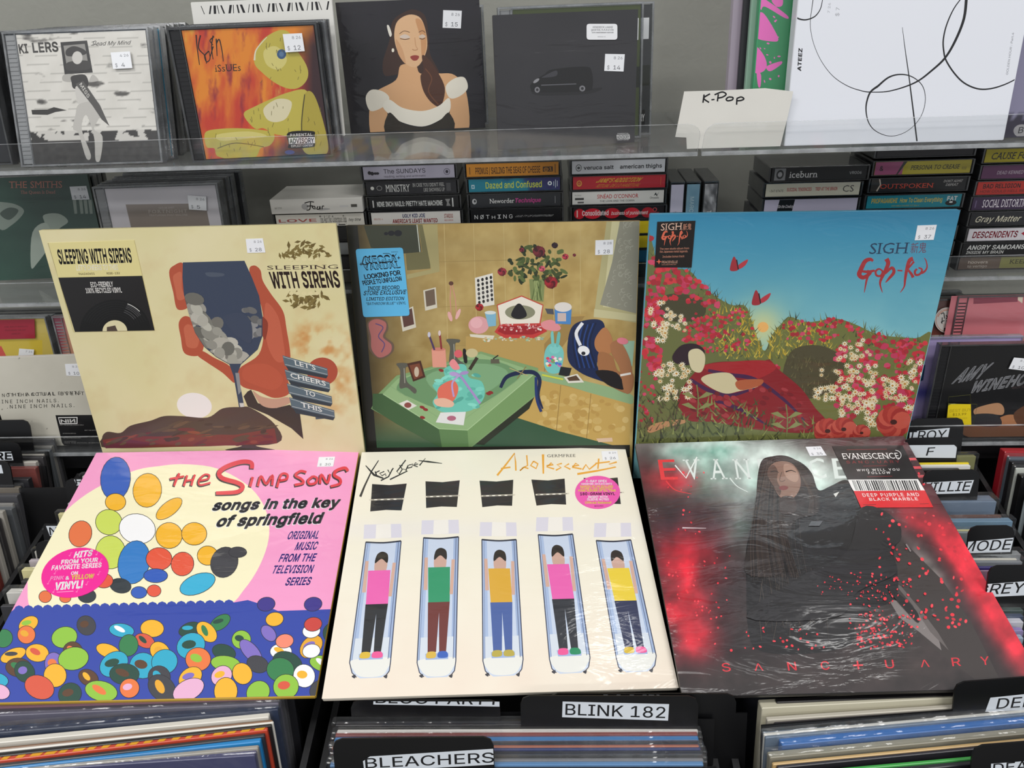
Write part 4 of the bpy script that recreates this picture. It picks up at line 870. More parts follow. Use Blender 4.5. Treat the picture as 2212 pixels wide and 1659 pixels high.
# lettering
def L(p, a, b=None, m=None, c='#2a2c2e'): A.line(p, a, c, False, b if b is not None else a, m)
L([(296, 150), (345, 205), (400, 225)], 5, 8, 13); L([(372, 120), (330, 185), (290, 270), (265, 332)], 5, 14, 9)
L([(352, 185), (360, 208)], 8); L([(352, 194), (378, 180)], 6); L([(405, 185), (378, 196), (392, 210), (412, 198), (415, 212)], 6); L([(425, 175), (438, 196), (458, 165)], 7); L([(452, 172), (430, 215), (385, 238)], 7, 8)
L([(512, 152), (494, 148), (510, 172), (492, 200), (478, 185), (530, 118)], 8, 7); L([(438, 232), (540, 182), (515, 170)], 8, 5); L([(545, 148), (530, 180)], 7); L([(548, 148), (572, 142), (565, 160), (540, 166)], 6)
L([(580, 148), (602, 142), (588, 134), (574, 150), (600, 158)], 6); L([(610, 150), (645, 108)], 8, 3); L([(605, 122), (660, 128), (742, 138)], 4, 3, 10)
O = '#e9a83e'
L([(1063, 208), (1110, 150), (1165, 78), (1170, 130), (1172, 180)], 12, 9, 9, O); L([(1085, 168), (1140, 160)], 9, 9, None, O); L([(1235, 90), (1240, 150), (1210, 165), (1195, 180), (1220, 160), (1245, 168)], 8, 8, None, O)
L([(1275, 125), (1258, 150), (1290, 168), (1300, 140), (1275, 125)], 9, 9, None, O); L([(1330, 85), (1332, 198)], 14, 9, None, O); L([(1350, 152), (1390, 145), (1378, 135), (1352, 158), (1395, 170)], 9, 9, None, O); L([(1440, 138), (1412, 145), (1435, 162), (1405, 178)], 9, 9, None, O)
L([(1482, 140), (1455, 155), (1490, 172)], 9, 9, None, O); L([(1500, 155), (1540, 148), (1520, 138), (1500, 160), (1555, 170)], 9, 9, None, O); L([(1560, 175), (1580, 145), (1600, 172), (1640, 140)], 9, 9, None, O); L([(1655, 110), (1650, 170)], 10, 8, None, O); L([(1635, 138), (1720, 128)], 8, 8, None, O)
L([(1760, 130), (1715, 142), (1755, 158), (1700, 170)], 10, 8, None, O); L([(1530, 200), (1640, 182), (1755, 160)], 12, 5, 11, O)
A.text('GERMFREE', (1354, 102), (1520, 100), (1353, 86), '#3a3a3e', .0, True, 1.05)
A.build('cover_print', WRAP, r)
def fn(a):
    for t, x0, x1, y, hh, c in (('X-RAY SPEX', 1578, 1702, 249, 12, '#ffffff'), ('GERMFREE ADOLESCENTS', 1552, 1732, 263, 8, '#ffffff'), ('RANKED #3 ON ROLLING', 1546, 1738, 278, 10, '#f2e23a'), ("STONE'S 100 GREATEST", 1548, 1736, 291, 10, '#f2e23a'), ('PUNK ALBUMS OF ALL TIME', 1536, 1754, 303, 10, '#f2e23a'), ('180-GRAM VINYL', 1546, 1750, 324, 14, '#1c1c20'), ('INSERT WITH', 1592, 1706, 340, 11, '#ffffff'), ('SLEEVE NOTES', 1586, 1714, 355, 11, '#ffffff'), ('Official Release!', 1574, 1728, 374, 12, '#f2e23a'), ('BECCLP001', 1630, 1682, 391, 6, '#7a3060')):
        a.text(t, (x0, y+1), (x1, y), (x0, y-hh), c, .02)
sticker(r, f, E_(1648, 308, 131, 96), fn, GLOSS, 'hype_sticker', '#ec5cb0', K)
price(r, f, [(1670, 68), (1762, 64), (1772, 118), (1678, 122)], '8 26', '26', K)
# --- black and red smoky record
r, f, A, w, h = cover('B3'); K = (1340, 940, 2.537); A.fr(*K)
def blob(X, Y, x, y, sx, sy, rot=0):
    c, s_ = math.cos(rot), math.sin(rot); dx, dy = X-x, Y-y; return np.exp(-(((dx*c+dy*s_)/sx)**2+((-dx*s_+dy*c)/sy)**2))
def bg(X, Y):
    n = fbm(X, Y, 260, 51, 5); n2 = fbm(X, Y, 140, 52, 5); c = np.zeros(X.shape+(3,))+hexa('#2c2425')
    c = mixc(c, hexa('#9fb8ae'), (blob(X, Y, 560, 150, 480, 170)*1.1+blob(X, Y, 1050, 240, 300, 150))*(n*1.1+.25))
    c = mixc(c, hexa('#e8eeea'), (blob(X, Y, 350, 60, 260, 70)+blob(X, Y, 640, 330, 110, 260)+blob(X, Y, 760, 120, 200, 80)+blob(X, Y, 1090, 230, 190, 110))*(n2*1.0+.1))
    c = mixc(c, hexa('#2f6a58'), (blob(X, Y, 560, 280, 200, 170)+blob(X, Y, 640, 520, 160, 110)+blob(X, Y, 430, 90, 260, 40))*(n2-.25)*1.5)
    c = mixc(c, hexa('#47262b'), (blob(X, Y, 380, 480, 230, 150)+blob(X, Y, 130, 250, 70, 200))*n*1.4)
    c = mixc(c, hexa('#cf2335'), (blob(X, Y, 260, 250, 140, 70)*.9+blob(X, Y, 330, 640, 200, 120)*.8+blob(X, Y, 330, 900, 170, 260)*1.2+blob(X, Y, 420, 1120, 120, 120)*.8)*(n2*.9+.35))
    c = mixc(c, hexa('#e02a3c'), (blob(X, Y, 1850, 640, 210, 90, .9)+blob(X, Y, 2000, 830, 380, 80, 1.0)+blob(X, Y, 1650, 470, 160, 70, .6)+blob(X, Y, 2120, 1120, 330, 70, 1.0))*(n2*.9+.45))
    c = mixc(c, hexa('#5a2028'), (blob(X, Y, 1450, 60, 330, 60)+blob(X, Y, 1700, 330, 160, 160, .9))*.8)
    c = mixc(c, hexa('#aaa09c'), blob(X, Y, 1690, 720, 160, 45, .9)*(n2+.3)*1.1)
    c = mixc(c, hexa('#3d3330'), blob(X, Y, 1450, 1050, 430, 210, .5)*.7+blob(X, Y, 900, 1330, 1000, 90)*.5)
    c = mixc(c, hexa('#4a423c'), blob(X, Y, 950, 1000, 260, 130)*.6*n*1.6)
    n3 = fbm(X, Y, 90, 55, 5); c = c*(.62+.76*n3)[..., None]
    return c
A.grid(-w/2, w/2, 0, h, bg, 190)
A.poly([(1500, 560), (1570, 600), (1760, 790), (1920, 1020), (2080, 1340), (1960, 1350), (1700, 1160), (1560, 980), (1500, 820)], '#3a3230')
A.poly([(1470, 900), (1540, 910), (1640, 960), (1740, 1100), (1760, 1180), (1640, 1080), (1530, 1000)], '#7c7472'); A.poly([(1490, 800), (1540, 830), (1640, 950), (1740, 1080), (1800, 1180), (1700, 1080), (1600, 930)], '#625a58')
for i, ch in enumerate('EVANESCENCE'):
    x = 205+i*136; A.text(ch, (x+18, 245-i), (x+112, 243-i), (x, 135-i), '#e2383f' if i == 0 else ('#d8555c' if i > 7 else '#dde8e3'), -.004, True)
A.line([(300, 165), (360, 235), (420, 120)], 7, '#eef4f0'); A.line([(250, 250), (300, 300), (390, 322)], 8, '#e2383f', True, 2); A.line([(600, 235), (640, 280), (700, 312)], 7, '#dde8e3', True, 2)
# dark draped silhouette
A.sm([(770, 150), (810, 120), (900, 118), (990, 150), (1050, 210), (1085, 300), (1150, 280), (1230, 245), (1270, 280), (1290, 350), (1350, 380), (1450, 420), (1520, 480), (1540, 540), (1500, 640), (1520, 760), (1500, 900), (1300, 1000), (1260, 1150), (1000, 1200), (760, 1180), (700, 1060), (690, 800), (690, 620), (740, 420), (750, 250)], '#1a1719')
rc = random.Random(31)
for i in range(26): x = 760+i*9; A.line([(x, 260+i*3), (x-34+i*1.4, 560), (x-30+i*3, 800)], 2.5, rc.choice(['#37302d', '#2a2523', '#453c38', '#221d1c']), True)
for i in range(30): x = rc.uniform(760, 1150); A.line([(x, rc.uniform(700, 850)), (x+rc.uniform(-30, 30), 950), (x+rc.uniform(-20, 50), rc.uniform(1020, 1150))], 2.5, rc.choice(['#3c3531', '#4d443d', '#2c2725']), True)
A.sm([(775, 150), (840, 116), (920, 118), (995, 165), (1045, 245), (1085, 330), (1080, 430), (960, 470), (900, 620), (880, 760), (690, 760), (700, 600), (738, 420), (750, 270)], '#2a211f')
for i in range(34): x = 752+i*4.5; A.line([(790+i*3, 130+abs(i-14)*2), (x-6, 330+i*2), (x-36+i*1.5, 560), (x-34+i*3.4, 780)], 2.5, rc.choice(['#41342e', '#382c28', '#1e1817', '#4d3e36']), True)
for i in range(16): A.line([(940+i*4, 140+i*6), (1010+i*4, 300+i*3), (1000+i*5, 430)], 2.5, rc.choice(['#3a2e29', '#241c1a', '#463831']), True)
A.sm([(806, 200), (836, 158), (890, 145), (945, 162), (982, 220), (984, 290), (950, 345), (905, 356), (868, 335), (838, 280), (812, 235)], '#8b6b5c')
A.sm([(806, 200), (836, 165), (862, 200), (858, 250), (880, 300), (870, 332), (838, 282), (812, 238)], '#5c463d'); A.sm([(900, 160), (950, 175), (976, 230), (960, 260), (915, 240), (895, 200)], '#a98877')
A.line([(822, 204), (848, 200), (868, 208)], 7, '#2c1f1c', True, 3); A.line([(905, 204), (935, 196), (962, 206)], 7, '#2c1f1c', True, 3); A.line([(884, 205), (872, 248), (888, 256), (902, 248)], 4, '#5a4238', True); A.sm([(868, 290), (890, 280), (918, 286), (912, 300), (885, 304)], '#7a3a38'); A.sm([(880, 345), (950, 345), (960, 420), (880, 430)], '#3c2e2a')
A.sm([(690, 1000), (1000, 770), (1240, 640), (1320, 400), (1480, 440), (1540, 560), (1480, 640), (1510, 760), (1300, 860), (1180, 1000)], '#211e20')
A.poly([(1168, 322), (1200, 310), (1180, 340)], '#d9d9d4'); A.poly([(1045, 475), (1110, 472), (1090, 500), (1030, 500)], '#55565a')
A.line([(1565, 600), (1590, 640)], 8, '#8a8080'); A.sm([(1470, 840), (1560, 900), (1630, 980), (1630, 1030), (1560, 960), (1490, 880)], '#171314')
# embers
for n, x0, x1, y0, y1, q in ((60, 230, 600, 640, 1150, 8), (90, 1250, 1600, 750, 1150, 8), (70, 1400, 1900, 420, 900, 12), (40, 1080, 1500, 760, 900, 6), (26, 560, 1250, 1050, 1180, 10), (20, 230, 480, 180, 560, 8), (70, 1300, 1560, 980, 1170, 10), (30, 1560, 1900, 900, 1060, 13), (20, 1540, 1900, 100, 420, 10)):
    for i in range(n): A.ell(rc.uniform(x0, x1), rc.uniform(y0, y1), rc.uniform(q*.35, q), rc.uniform(q*.35, q*.9), rc.choice(['#e8303e', '#f04450', '#c82838']), rc.uniform(0, 60), 8)
for t, x, y in (('S', 560, 1296), ('Λ', 737, 1292), ('N', 920, 1290), ('C', 1102, 1286), ('+', 1275, 1284), ('U', 1455, 1278), ('Λ', 1648, 1272), ('R', 1820, 1266), ('Y', 1978, 1260)):
    if t == '+': A.line([(1275, 1262), (1330, 1260)], 9, '#d8303c'); A.line([(1298, 1236), (1306, 1284)], 9, '#d8303c')
    else: A.text(t, (x, y), (x+48, y-2), (x+(-8), y-46), '#d8303c', .0)
A.line([(340, 508), (470, 510)], 6, '#e6d9dc', True, 2, 8)
A.build('cover_print', WRAP, r)
def fn(a):
    a.poly([(1240, 246), (1630, 243), (1668, 305), (1278, 308)], '#f0eeec'); x = 1290; rr = random.Random(2)
    while x < 1640: wd = rr.choice((3, 5, 8)); a.poly([(x-22, 250), (x-22+wd, 250), (x+wd, 305), (x, 305)], '#1a1a1c'); x += wd+rr.choice((3, 4, 7))
    a.poly([(1278, 308), (1668, 305), (1714, 398), (1318, 400)], '#d9252c')
    a.text('EVANESCENCE', (1222, 133), (1530, 130), (1212, 102), '#f0eeec', .0, True); a.text('SANC+UARY', (1240, 157), (1532, 154), (1236, 143), '#8c2a2c', -.005, False, 1.4); a.ring(1500, 112, 38, 28, 3, '#f0eeec', 0, 16, -80, 60)
    a.text('WHO WILL YOU', (1296, 200), (1530, 196), (1293, 188), '#f0eeec', .01, False, 1.3); a.text('FOLLOW', (1358, 215), (1480, 213), (1356, 203), '#f0eeec', .01, False, 1.3)
    for y, x0, x1 in ((82, 1240, 1460), (172, 1330, 1460), (230, 1352, 1490)): a.line([(x0, y), (x1, y-3)], 4, '#6c2024')
    a.text('DEEP PURPLE AND', (1330, 340), (1640, 336), (1322, 322), '#f4e8e6', .012, False, 1.15); a.text('BLACK MARBLE', (1366, 362), (1632, 359), (1360, 346), '#f4e8e6', .012, False, 1.15); a.line([(1330, 384), (1400, 382)], 3, '#7c1c20'); a.line([(1640, 380), (1690, 378)], 3, '#7c1c20')
sticker(r, f, [(1160, 62), (1546, 58), (1714, 398), (1318, 400)], fn, GLOSS, 'hype_sticker', '#1b191a', K)
price(r, f, [(1015, 65), (1098, 62), (1130, 112), (1040, 116)], '8 26', '35', K)
# ---------------------------------------------------------------- compact discs on the top shelf
def place(bl, br, z, top=None, lean=6., wmin=.138, wmax=.152, hr=.125/.142, dz=.0006):
    """frame and size of a case standing on a shelf at height z, from its bottom corners; lean from its top edge"""
    a = at_z(*bl, z); b = at_z(*br, z); m = (a+b)/2; d = b-a; w = float(np.clip(np.hypot(d[0], d[1])*.99, wmin, wmax)); h = w*hr
    if top is not None:
        lean = min((abs(proj(m+np.array([0, math.sin(math.radians(l))*h, math.cos(math.radians(l))*h]))[1]-top), l) for l in np.arange(1, 16, .5))[1]
    m[2] = z+dz
    return Frame(m, lean, math.atan2(d[1], d[0])), w, h
K = (0, 0, 2.989)
# far-left dark case, cut by the picture's edge
f, w, h = place((-255, 365), (30, 358), S1, None, 8)
r = jewel(f, 'dark disc case with a small yellow sticker, leftmost on the top shelf', None, w, h)
A = Art(f, (-w/2+.0138, w/2-.003, .003, h-.003), z0=-.0020).fr(*K); A.flat(-w/2, w/2, 0, h, '#24262a'); A.poly([(0, 650), (22, 648), (30, 690), (0, 692)], '#e3b82e'); A.build('cover_print', PAPER, r)
for i, g in enumerate(cd_row(f, 5, .0112, ['#3a3c40', '#707276', '#202226'], lambda i: ORD[i]+' jewel case behind the leftmost dark disc case', 'cases behind the leftmost dark disc', w, h, .002, 3)): pass
# pale disc with a grey standing shape
f, w, h = place((43, 363), (354, 353), S1, 72); fa = f
r = jewel(f, 'black and white disc case with a standing grey shape and a four-dollar tag', None, w, h, dark=False)
A = Art(f, (-w/2+.0138, w/2-.0035, .003, h-.003), z0=-.0020).fr(*K)
def bg(X, Y):
    n = fbm(X, Y, 90, 61, 5); c = mixc(hexa('#dcd9d2'), hexa('#c9c6be'), n); c = mixc(c, hexa('#8c8a84'), (np.sin(Y*.11) > .96)*.5)
    c = mixc(c, hexa('#2e2c2a'), np.clip((fbm(X*.4, Y, 60, 62, 5)-.66)*9, 0, 1)*.8)
    b = (Y > 845-(X-200)*.01); c = mixc(c, hexa('#2c2a29'), b*1.); c = mixc(c, hexa('#d5d2cb'), b*(Y < 905)*(fbm(X, Y, 60, 63) > .55)*.9)
    return mixc(c, hexa('#4a4845'), (Y > 915)*np.clip(fbm(X, Y, 26, 64)-.3, 0, 1)*1.2)
A.grid(-w/2+.0138, w/2-.0035, .003, h-.003, bg, 110)
A.text('KI', (118, 342), (176, 338), (108, 285), '#5a5856', .025); A.text('LERS', (205, 336), (372, 328), (196, 276), '#5a5856', .025)
L = lambda p, a=5, c='#3a3836', b=None: A.line(p, a, c, True, b)
L([(585, 270), (612, 262), (604, 285), (580, 290)], 4); L([(600, 265), (592, 292)], 4); L([(600, 280), (625, 292)], 4); A.text('ead My Mind', (612, 292), (832, 284), (612, 266), '#3a3836', .0, italic=.35)
A.poly([(382, 270), (555, 258), (592, 466), (410, 478)], '#242322'); A.poly([(402, 292), (540, 280), (568, 440), (428, 452)], '#8b8984'); A.sm([(420, 320), (470, 295), (540, 320), (540, 350), (430, 360)], '#2c2a29'); A.sm([(430, 400), (560, 390), (570, 442), (430, 452)], '#343230'); A.ell(492, 370, 34, 42, '#c9c6c0')
A.sm([(405, 480), (400, 520), (470, 525), (480, 480)], '#a9a6a0'); A.sm([(455, 490), (540, 480), (565, 540), (540, 570), (470, 570), (455, 530)], '#2c2a29'); A.sm([(480, 560), (550, 560), (565, 640), (600, 700), (560, 690), (500, 670)], '#c4c1bb')
A.sm([(505, 670), (625, 655), (640, 740), (600, 830), (655, 880), (640, 1030), (610, 1030), (600, 880), (550, 740), (520, 830), (580, 1000), (550, 1020), (500, 860), (465, 830), (480, 740)], '#b7b4ae'); A.poly([(480, 540), (530, 520), (640, 680), (700, 812), (650, 770), (590, 680)], '#4c4a48'); A.sm([(590, 480), (620, 500), (625, 520), (570, 525)], '#b2afa9')
A.text('MISS', (505, 545), (560, 632), (520, 530), '#d6d3cd', .0); A.poly([(195, 708), (300, 705), (340, 690), (425, 710), (350, 722), (300, 740), (200, 738)], '#2e2c2a')
A.build('cover_print', GLOSS, r); price(r, f, [(716, 340), (840, 332), (856, 440), (732, 446)], '4 26', '4', K, .0006)
cd_row(f, 9, .0108, ['#5a78a0', '#2f9cc0', '#42406c', '#26262c', '#5c5f64', '#8a8c90', '#2a2c30'], lambda i: ORD[i]+' jewel case in the row behind the black and white disc', 'cases behind the black and white disc', w, h, .004, 5)
# orange disc with yellow lumps
f, w, h = place((414, 354), (722, 340), S1, 54)
r = jewel(f, 'orange streaked disc case with pale yellow rounded lumps and a twelve-dollar tag', None, w, h, dark=True)
A = Art(f, (-w/2+.0138, w/2-.0035, .003, h-.003), z0=-.0020).fr(*K)
def bg(X, Y):
    a = fbm(X*2.2, Y*.7, 190, 71, 5); b = fbm(X*3, Y*.8, 120, 72, 4); c = mixc(hexa('#c8402c'), hexa('#e58a2c'), (a-.32)*3); c = mixc(c, hexa('#8c2a3c'), (b-.62)*4); c = mixc(c, hexa('#d8cf60'), (.26-b)*4)
    c = mixc(c, hexa('#3a2226'), np.clip((X-1900)/120, 0, 1)*np.clip((Y-100)/200, 0, 1)); return mixc(c, hexa('#4a2a24'), np.clip((Y-870)/120, 0, 1)*np.clip((X-1700)/150, 0, 1))
A.grid(-w/2+.0138, w/2-.0035, .003, h-.003, bg, 110)
Y1 = '#c2b44e'; Y2 = '#b0a040'; Y3 = '#d6cb7a'
A.sm([(1650, 330), (1700, 250), (1800, 195), (1870, 215), (1900, 300), (1975, 420), (1985, 500), (1940, 560), (1870, 575), (1780, 540), (1690, 470), (1640, 410)], Y1); A.line([(1640, 390), (1652, 320), (1720, 240)], 12, '#e2dcc0', True, 4)
A.sm([(1700, 330), (1780, 300), (1850, 380), (1800, 450), (1720, 420)], Y3); A.ell(1815, 350, 30, 32, '#3b5a82'); A.ell(1815, 350, 16, 17, '#5c7a9c'); 
A.sm([(1570, 740), (1640, 690), (1850, 600), (1980, 590), (1960, 760), (1920, 870), (1780, 870), (1700, 830), (1640, 830)], Y1); A.sm([(1700, 700), (1790, 640), (1880, 660), (1850, 760), (1780, 790), (1720, 770)], '#ddd4b0')
A.sm([(1960, 620), (2010, 595), (2060, 700), (2115, 920), (2100, 1000), (2010, 1005), (1950, 960), (1940, 800)], Y2); A.line([(1965, 610), (1945, 800), (1955, 960)], 6, '#3a3420', True)
A.sm([(1320, 860), (1400, 835), (1560, 830), (1740, 850), (1770, 890), (1740, 940), (1680, 960), (1640, 1020), (1500, 1030), (1400, 1010), (1380, 960), (1330, 950)], Y1); A.sm([(1400, 870), (1600, 850), (1720, 880), (1560, 900), (1420, 910)], Y3); A.line([(1400, 960), (1520, 925), (1700, 950)], 5, '#6a5a28', True)
for i in range(60):
    x, y = random.choice([(rng.uniform(1680, 1950), rng.uniform(240, 560)), (rng.uniform(1600, 1900), rng.uniform(650, 850)), (rng.uniform(1340, 1740), rng.uniform(850, 1010)), (rng.uniform(1970, 2090), rng.uniform(650, 980))]); A.line([(x, y), (x+rng.uniform(-14, 14), y+rng.uniform(14, 34))], 3, '#6f6430')
A.ell(1868, 985, 32, 14, '#4a4a8a')
for p in ([(1262, 225), (1268, 300), (1284, 420)], [(1290, 228), (1278, 310), (1318, 360), (1330, 412)], [(1345, 330), (1318, 360), (1330, 400), (1352, 380), (1345, 330)], [(1372, 230), (1362, 300), (1372, 384)], [(1378, 236), (1352, 262), (1372, 292)], [(1372, 300), (1350, 380)], [(1392, 250), (1398, 362)], [(1394, 280), (1412, 255), (1430, 330), (1438, 398)]): A.line(p, 9, '#1d1614', True, 5)
A.text('iSsUEs', (1384, 465), (1552, 458), (1380, 420), '#2a2018', .0, True)
A.sm([(1860, 856), (2016, 848), (2030, 880), (2030, 940), (2010, 952), (1868, 960), (1860, 930)], '#161416'); A.poly([(1860, 892), (2030, 886), (2032, 926), (1864, 932)], '#e8e4e4'); A.text('PARENTAL', (1872, 884), (2014, 878), (1871, 866), '#e8e4e4', .01, False, 1.1); A.text('ADVISORY', (1868, 928), (2026, 922), (1866, 898), '#161416', .02); A.text('EXPLICIT CONTENT', (1878, 952), (2022, 946), (1877, 938), '#e8e4e4', .01)
A.build('cover_print', GLOSS, r); price(r, f, [(1826, 220), (1950, 214), (1968, 330), (1844, 338)], '8 26', '12', K, .0006)
cd_row(f, 7, .0108, ['#5c5f64', '#7c7e82', '#33353a', '#8a8c90'], lambda i: ORD[i]+' jewel case in the row behind the orange streaked disc', 'cases behind the orange streaked disc', w, h, .003, 8)
g = Frame(f.o+np.array([-.004, 0, .010])-f.n*.092, 8); r = card_case(g, 'white booklet with a line of black lettering, behind the orange disc row', .150, .138, .004, '#dcdbd6', name='booklet', cat='booklet')
A = Art(g, (-.074, .074, .001, .1375), local=True); A.flat(-.075, .075, 0, .138, '#dcdbd6'); [A.poly([(x, .126), (x+wd, .126), (x+wd+sl, .134), (x+sl, .134)], '#222226') for x, wd, sl in [(-.062+i*.0052, .0008+.0009*(i % 3), .0016*((i*7) % 4-1.5)) for i in range(26)]]; A.build('cover_print', PAPER, r)
# dark digipak with the pale off-shoulder shape
K = (700, 0, 2.836)
f, w, h = place((757, 291), (1050, 277), S1, -2, wmax=.156)
r = card_case(f, 'near-black digipak with a plain bust in a white collar and fifteen-dollar tag', w, h, edge='#17161a'); 
A = Art(f, (-w/2+.001, w/2-.001, .001, h-.001)).fr(*K)
A.grid(-w/2, w/2, 0, h, lambda X, Y: mixc(hexa('#151318'), hexa('#24212c'), fbm(X, Y, 300, 81)*.9), 40)
A.sm([(400, 250), (420, 130), (500, 70), (560, 60), (620, 100), (640, 220), (650, 330), (700, 430), (740, 540), (720, 650), (660, 640), (600, 560), (560, 440), (430, 460), (370, 460), (360, 380)], '#3c241a')
SK = '#dcab7c'; A.sm([(470, 400), (560, 400), (590, 450), (700, 450), (800, 460), (870, 560), (885, 800), (770, 800), (760, 660), (600, 720), (400, 640), (395, 830), (290, 830), (280, 640), (320, 560), (440, 490)], SK)
A.sm([(450, 130), (520, 90), (590, 110), (625, 200), (630, 300), (590, 390), (545, 412), (490, 380), (445, 300), (430, 210)], '#e4b88c'); A.sm([(560, 120), (600, 130), (625, 210), (625, 300), (600, 350), (590, 230)], '#cf9868'); A.sm([(462, 226), (495, 210), (528, 228), (495, 236)], '#dccabc'); A.sm([(580, 226), (602, 210), (622, 224), (602, 234)], '#d6c2b0'); A.line([(466, 236), (495, 242), (524, 236)], 4, '#4a3026', True); A.line([(584, 234), (602, 240), (618, 233)], 4, '#4a3026', True)
A.line([(462, 208), (490, 190), (525, 198)], 4, '#6b4a34', True); A.line([(580, 198), (602, 188), (620, 200)], 4, '#6b4a34', True); A.line([(556, 230), (562, 280), (575, 300)], 4, '#c99468', True); A.sm([(440, 240), (455, 330), (500, 390), (480, 300)], '#d6a478')
A.sm([(528, 348), (555, 338), (582, 345), (570, 368), (545, 370)], '#9c3c34'); A.line([(540, 302), (556, 308), (574, 303)], 4, '#b07a50', True)
A.sm([(600, 340), (640, 360), (690, 430), (740, 540), (715, 650), (660, 630), (610, 560), (590, 470), (610, 430)], '#4c2a1a'); A.line([(620, 420), (660, 480), (640, 560), (700, 640)], 7, '#6c4026', True); A.sm([(385, 160), (398, 158), (415, 210), (402, 222)], '#e8e4d8'); A.ell(422, 308, 8, 12, '#f0ead8')
A.sm([(255, 600), (290, 550), (360, 560), (400, 600), (370, 650), (285, 680)], '#ece6d6'); A.sm([(745, 530), (800, 480), (860, 475), (880, 540), (830, 590), (770, 600)], '#ece6d6')
A.sm([(360, 650), (400, 610), (480, 660), (600, 680), (700, 650), (765, 600), (770, 680), (700, 740), (600, 775), (480, 750), (400, 700)], '#f0ebdc'); A.sm([(398, 690), (480, 755), (600, 780), (700, 745), (765, 690), (775, 805), (398, 830)], '#2a2216')
A.build('cover_print', WRAP, r); price(r, f, [(730, 62), (844, 66), (838, 174), (726, 170)], '8 26', '15', K)
cd_row(f, 2, .0115, ['#2a2c30', '#54575c'], lambda i: ORD[i]+' jewel case behind the near-black digipak with the bust', 'cases behind the near-black digipak', .146, .129, .003, 9, dx=.004)
# black digipak with a small dark van
f, w, h = place((1075, 325), (1372, 309), S1, 22)
r = card_case(f, 'plain black digipak with a small dark van and white rounded sticker', w, h, edge='#1c1c20')
A = Art(f, (-w/2+.001, w/2-.001, .001, h-.001)).fr(*K)
A.grid(-w/2, w/2, 0, h, lambda X, Y: mixc(hexa('#26262a'), hexa('#302f33'), fbm(X, Y, 300, 82)), 30)
A.sm([(1290, 555), (1500, 565), (1700, 535), (1620, 575), (1320, 585)], '#1d1d20'); A.sm([(1265, 520), (1300, 485), (1350, 455), (1400, 425), (1600, 408), (1640, 440), (1645, 530), (1600, 560), (1300, 565), (1268, 545)], '#101013'); A.sm([(1340, 470), (1420, 432), (1422, 465), (1345, 476)], '#38383e'); A.line([(1330, 522), (1545, 514)], 6, '#5a5a60'); A.ell(1300, 495, 22, 9, '#8c8c90', -35); A.ell(1306, 550, 16, 18, '#77777c'); A.ell(1582, 542, 18, 18, '#77777c'); A.ell(1306, 550, 8, 9, '#2a2a2e'); A.ell(1582, 542, 9, 9, '#2a2a2e')
A.text('PARENTAL', (1798, 822), (1868, 820), (1798, 816), '#d8d8d8'); A.poly([(1792, 826), (1872, 824), (1874, 850), (1794, 852)], '#c8c8c8'); A.text('ADVISORY', (1796, 849), (1870, 847), (1796, 830), '#202024', .015); A.text('EXPLICIT CONTENT', (1798, 860), (1868, 858), (1798, 854), '#d8d8d8')
A.build('cover_print', WRAP, r)
def fn(a):
    a.text('KENDRICK LAMAR', (1646, 172), (1768, 172), (1646, 160), '#5a5a60'); a.text('good kid, m.A.A.d city', (1636, 188), (1774, 188), (1636, 175), '#5a5a60'); a.text('10TH ANNIVERSARY EDITION', (1640, 203), (1772, 203), (1640, 196), '#4a4a50', .012); a.text('B0036063-02', (1676, 228), (1724, 228), (1676, 222), '#6a6a70')
sticker(r, f, rquad([(1608, 146), (1796, 146), (1796, 243), (1608, 243)], .09), fn, PAPER, 'hype_sticker', '#eeeff2', K)
price(r, f, [(1722, 330), (1842, 332), (1834, 438), (1716, 434)], '8 26', '14', K)
for i, (dx, c, lb) in enumerate(((.010, '#46502e', 'olive-covered disc case just behind the plain black digipak'), (.026, '#3a3c3e', 'grey disc case at the back, right of the olive one'))):
    g = Frame(f.o+np.array([dx, .006, 0])-f.n*.022*(i+1), 4, f.x[1]); r = jewel(g, lb, None, .146, .130, dark=False)
    A = Art(g, (-.058, .070, .003, .127), z0=-.002, local=True); A.flat(-.08, .08, 0, .13, c); A.poly([(.045, .010), (.066, .010), (.066, .026), (.045, .026)], '#1a1a1c'); A.text('ADVISORY', (.046, .0145), (.0655, .0145), (.046, .0215), '#e8e8e8', .01); A.flat(.048, .068, .095, .115, '#e0e2e4'); A.flat(.030, .070, .05, .07, '#22261c'); A.build('cover_print', GLOSS, r)
# ---------------------------------------------------------------- tall boxes and the card, right
K = (1420, 0, 2.793)
f = Frame(at_z(1929, 311, S1)+np.array([0, 0, .0006]), 5, -.007); WB, HB = .206, .285
f.o = f.o
r = card_case(f, 'tall white box printed with thin black overlapping circles, right end of top shelf', WB, HB, .016, '#e2e5ec', name='album_box', cat='album')
A = Art(f, (-WB/2+.001, WB/2-.001, .001, HB-.001)).fr(*K); A.flat(-WB/2, WB/2, 0, HB, '#e6e9f1')
def ln(p, a, b=None, m=None): A.line(p, a, '#16161a', True, b, m)
ln([(820, 90), (850, 112), (890, 120), (930, 110), (960, 90), (985, 50), (998, -10)], 11, 4); ln([(945, -60), (935, 30), (924, 110), (925, 180), (945, 270), (990, 370), (1060, 460), (1150, 520), (1240, 550), (1285, 556)], 5, 7, 3)
ln([(1285, 556), (1380, 553), (1480, 528), (1570, 490), (1650, 430), (1735, 350), (1800, 240), (1850, 110), (1865, -20)], 5, 18, 11)
ln([(1850, -30), (1790, 50), (1745, 150), (1725, 240), (1728, 310), (1742, 365), (1790, 440), (1850, 500), (1930, 535), (2010, 535), (2100, 508), (2185, 465)], 5, 6, 10)
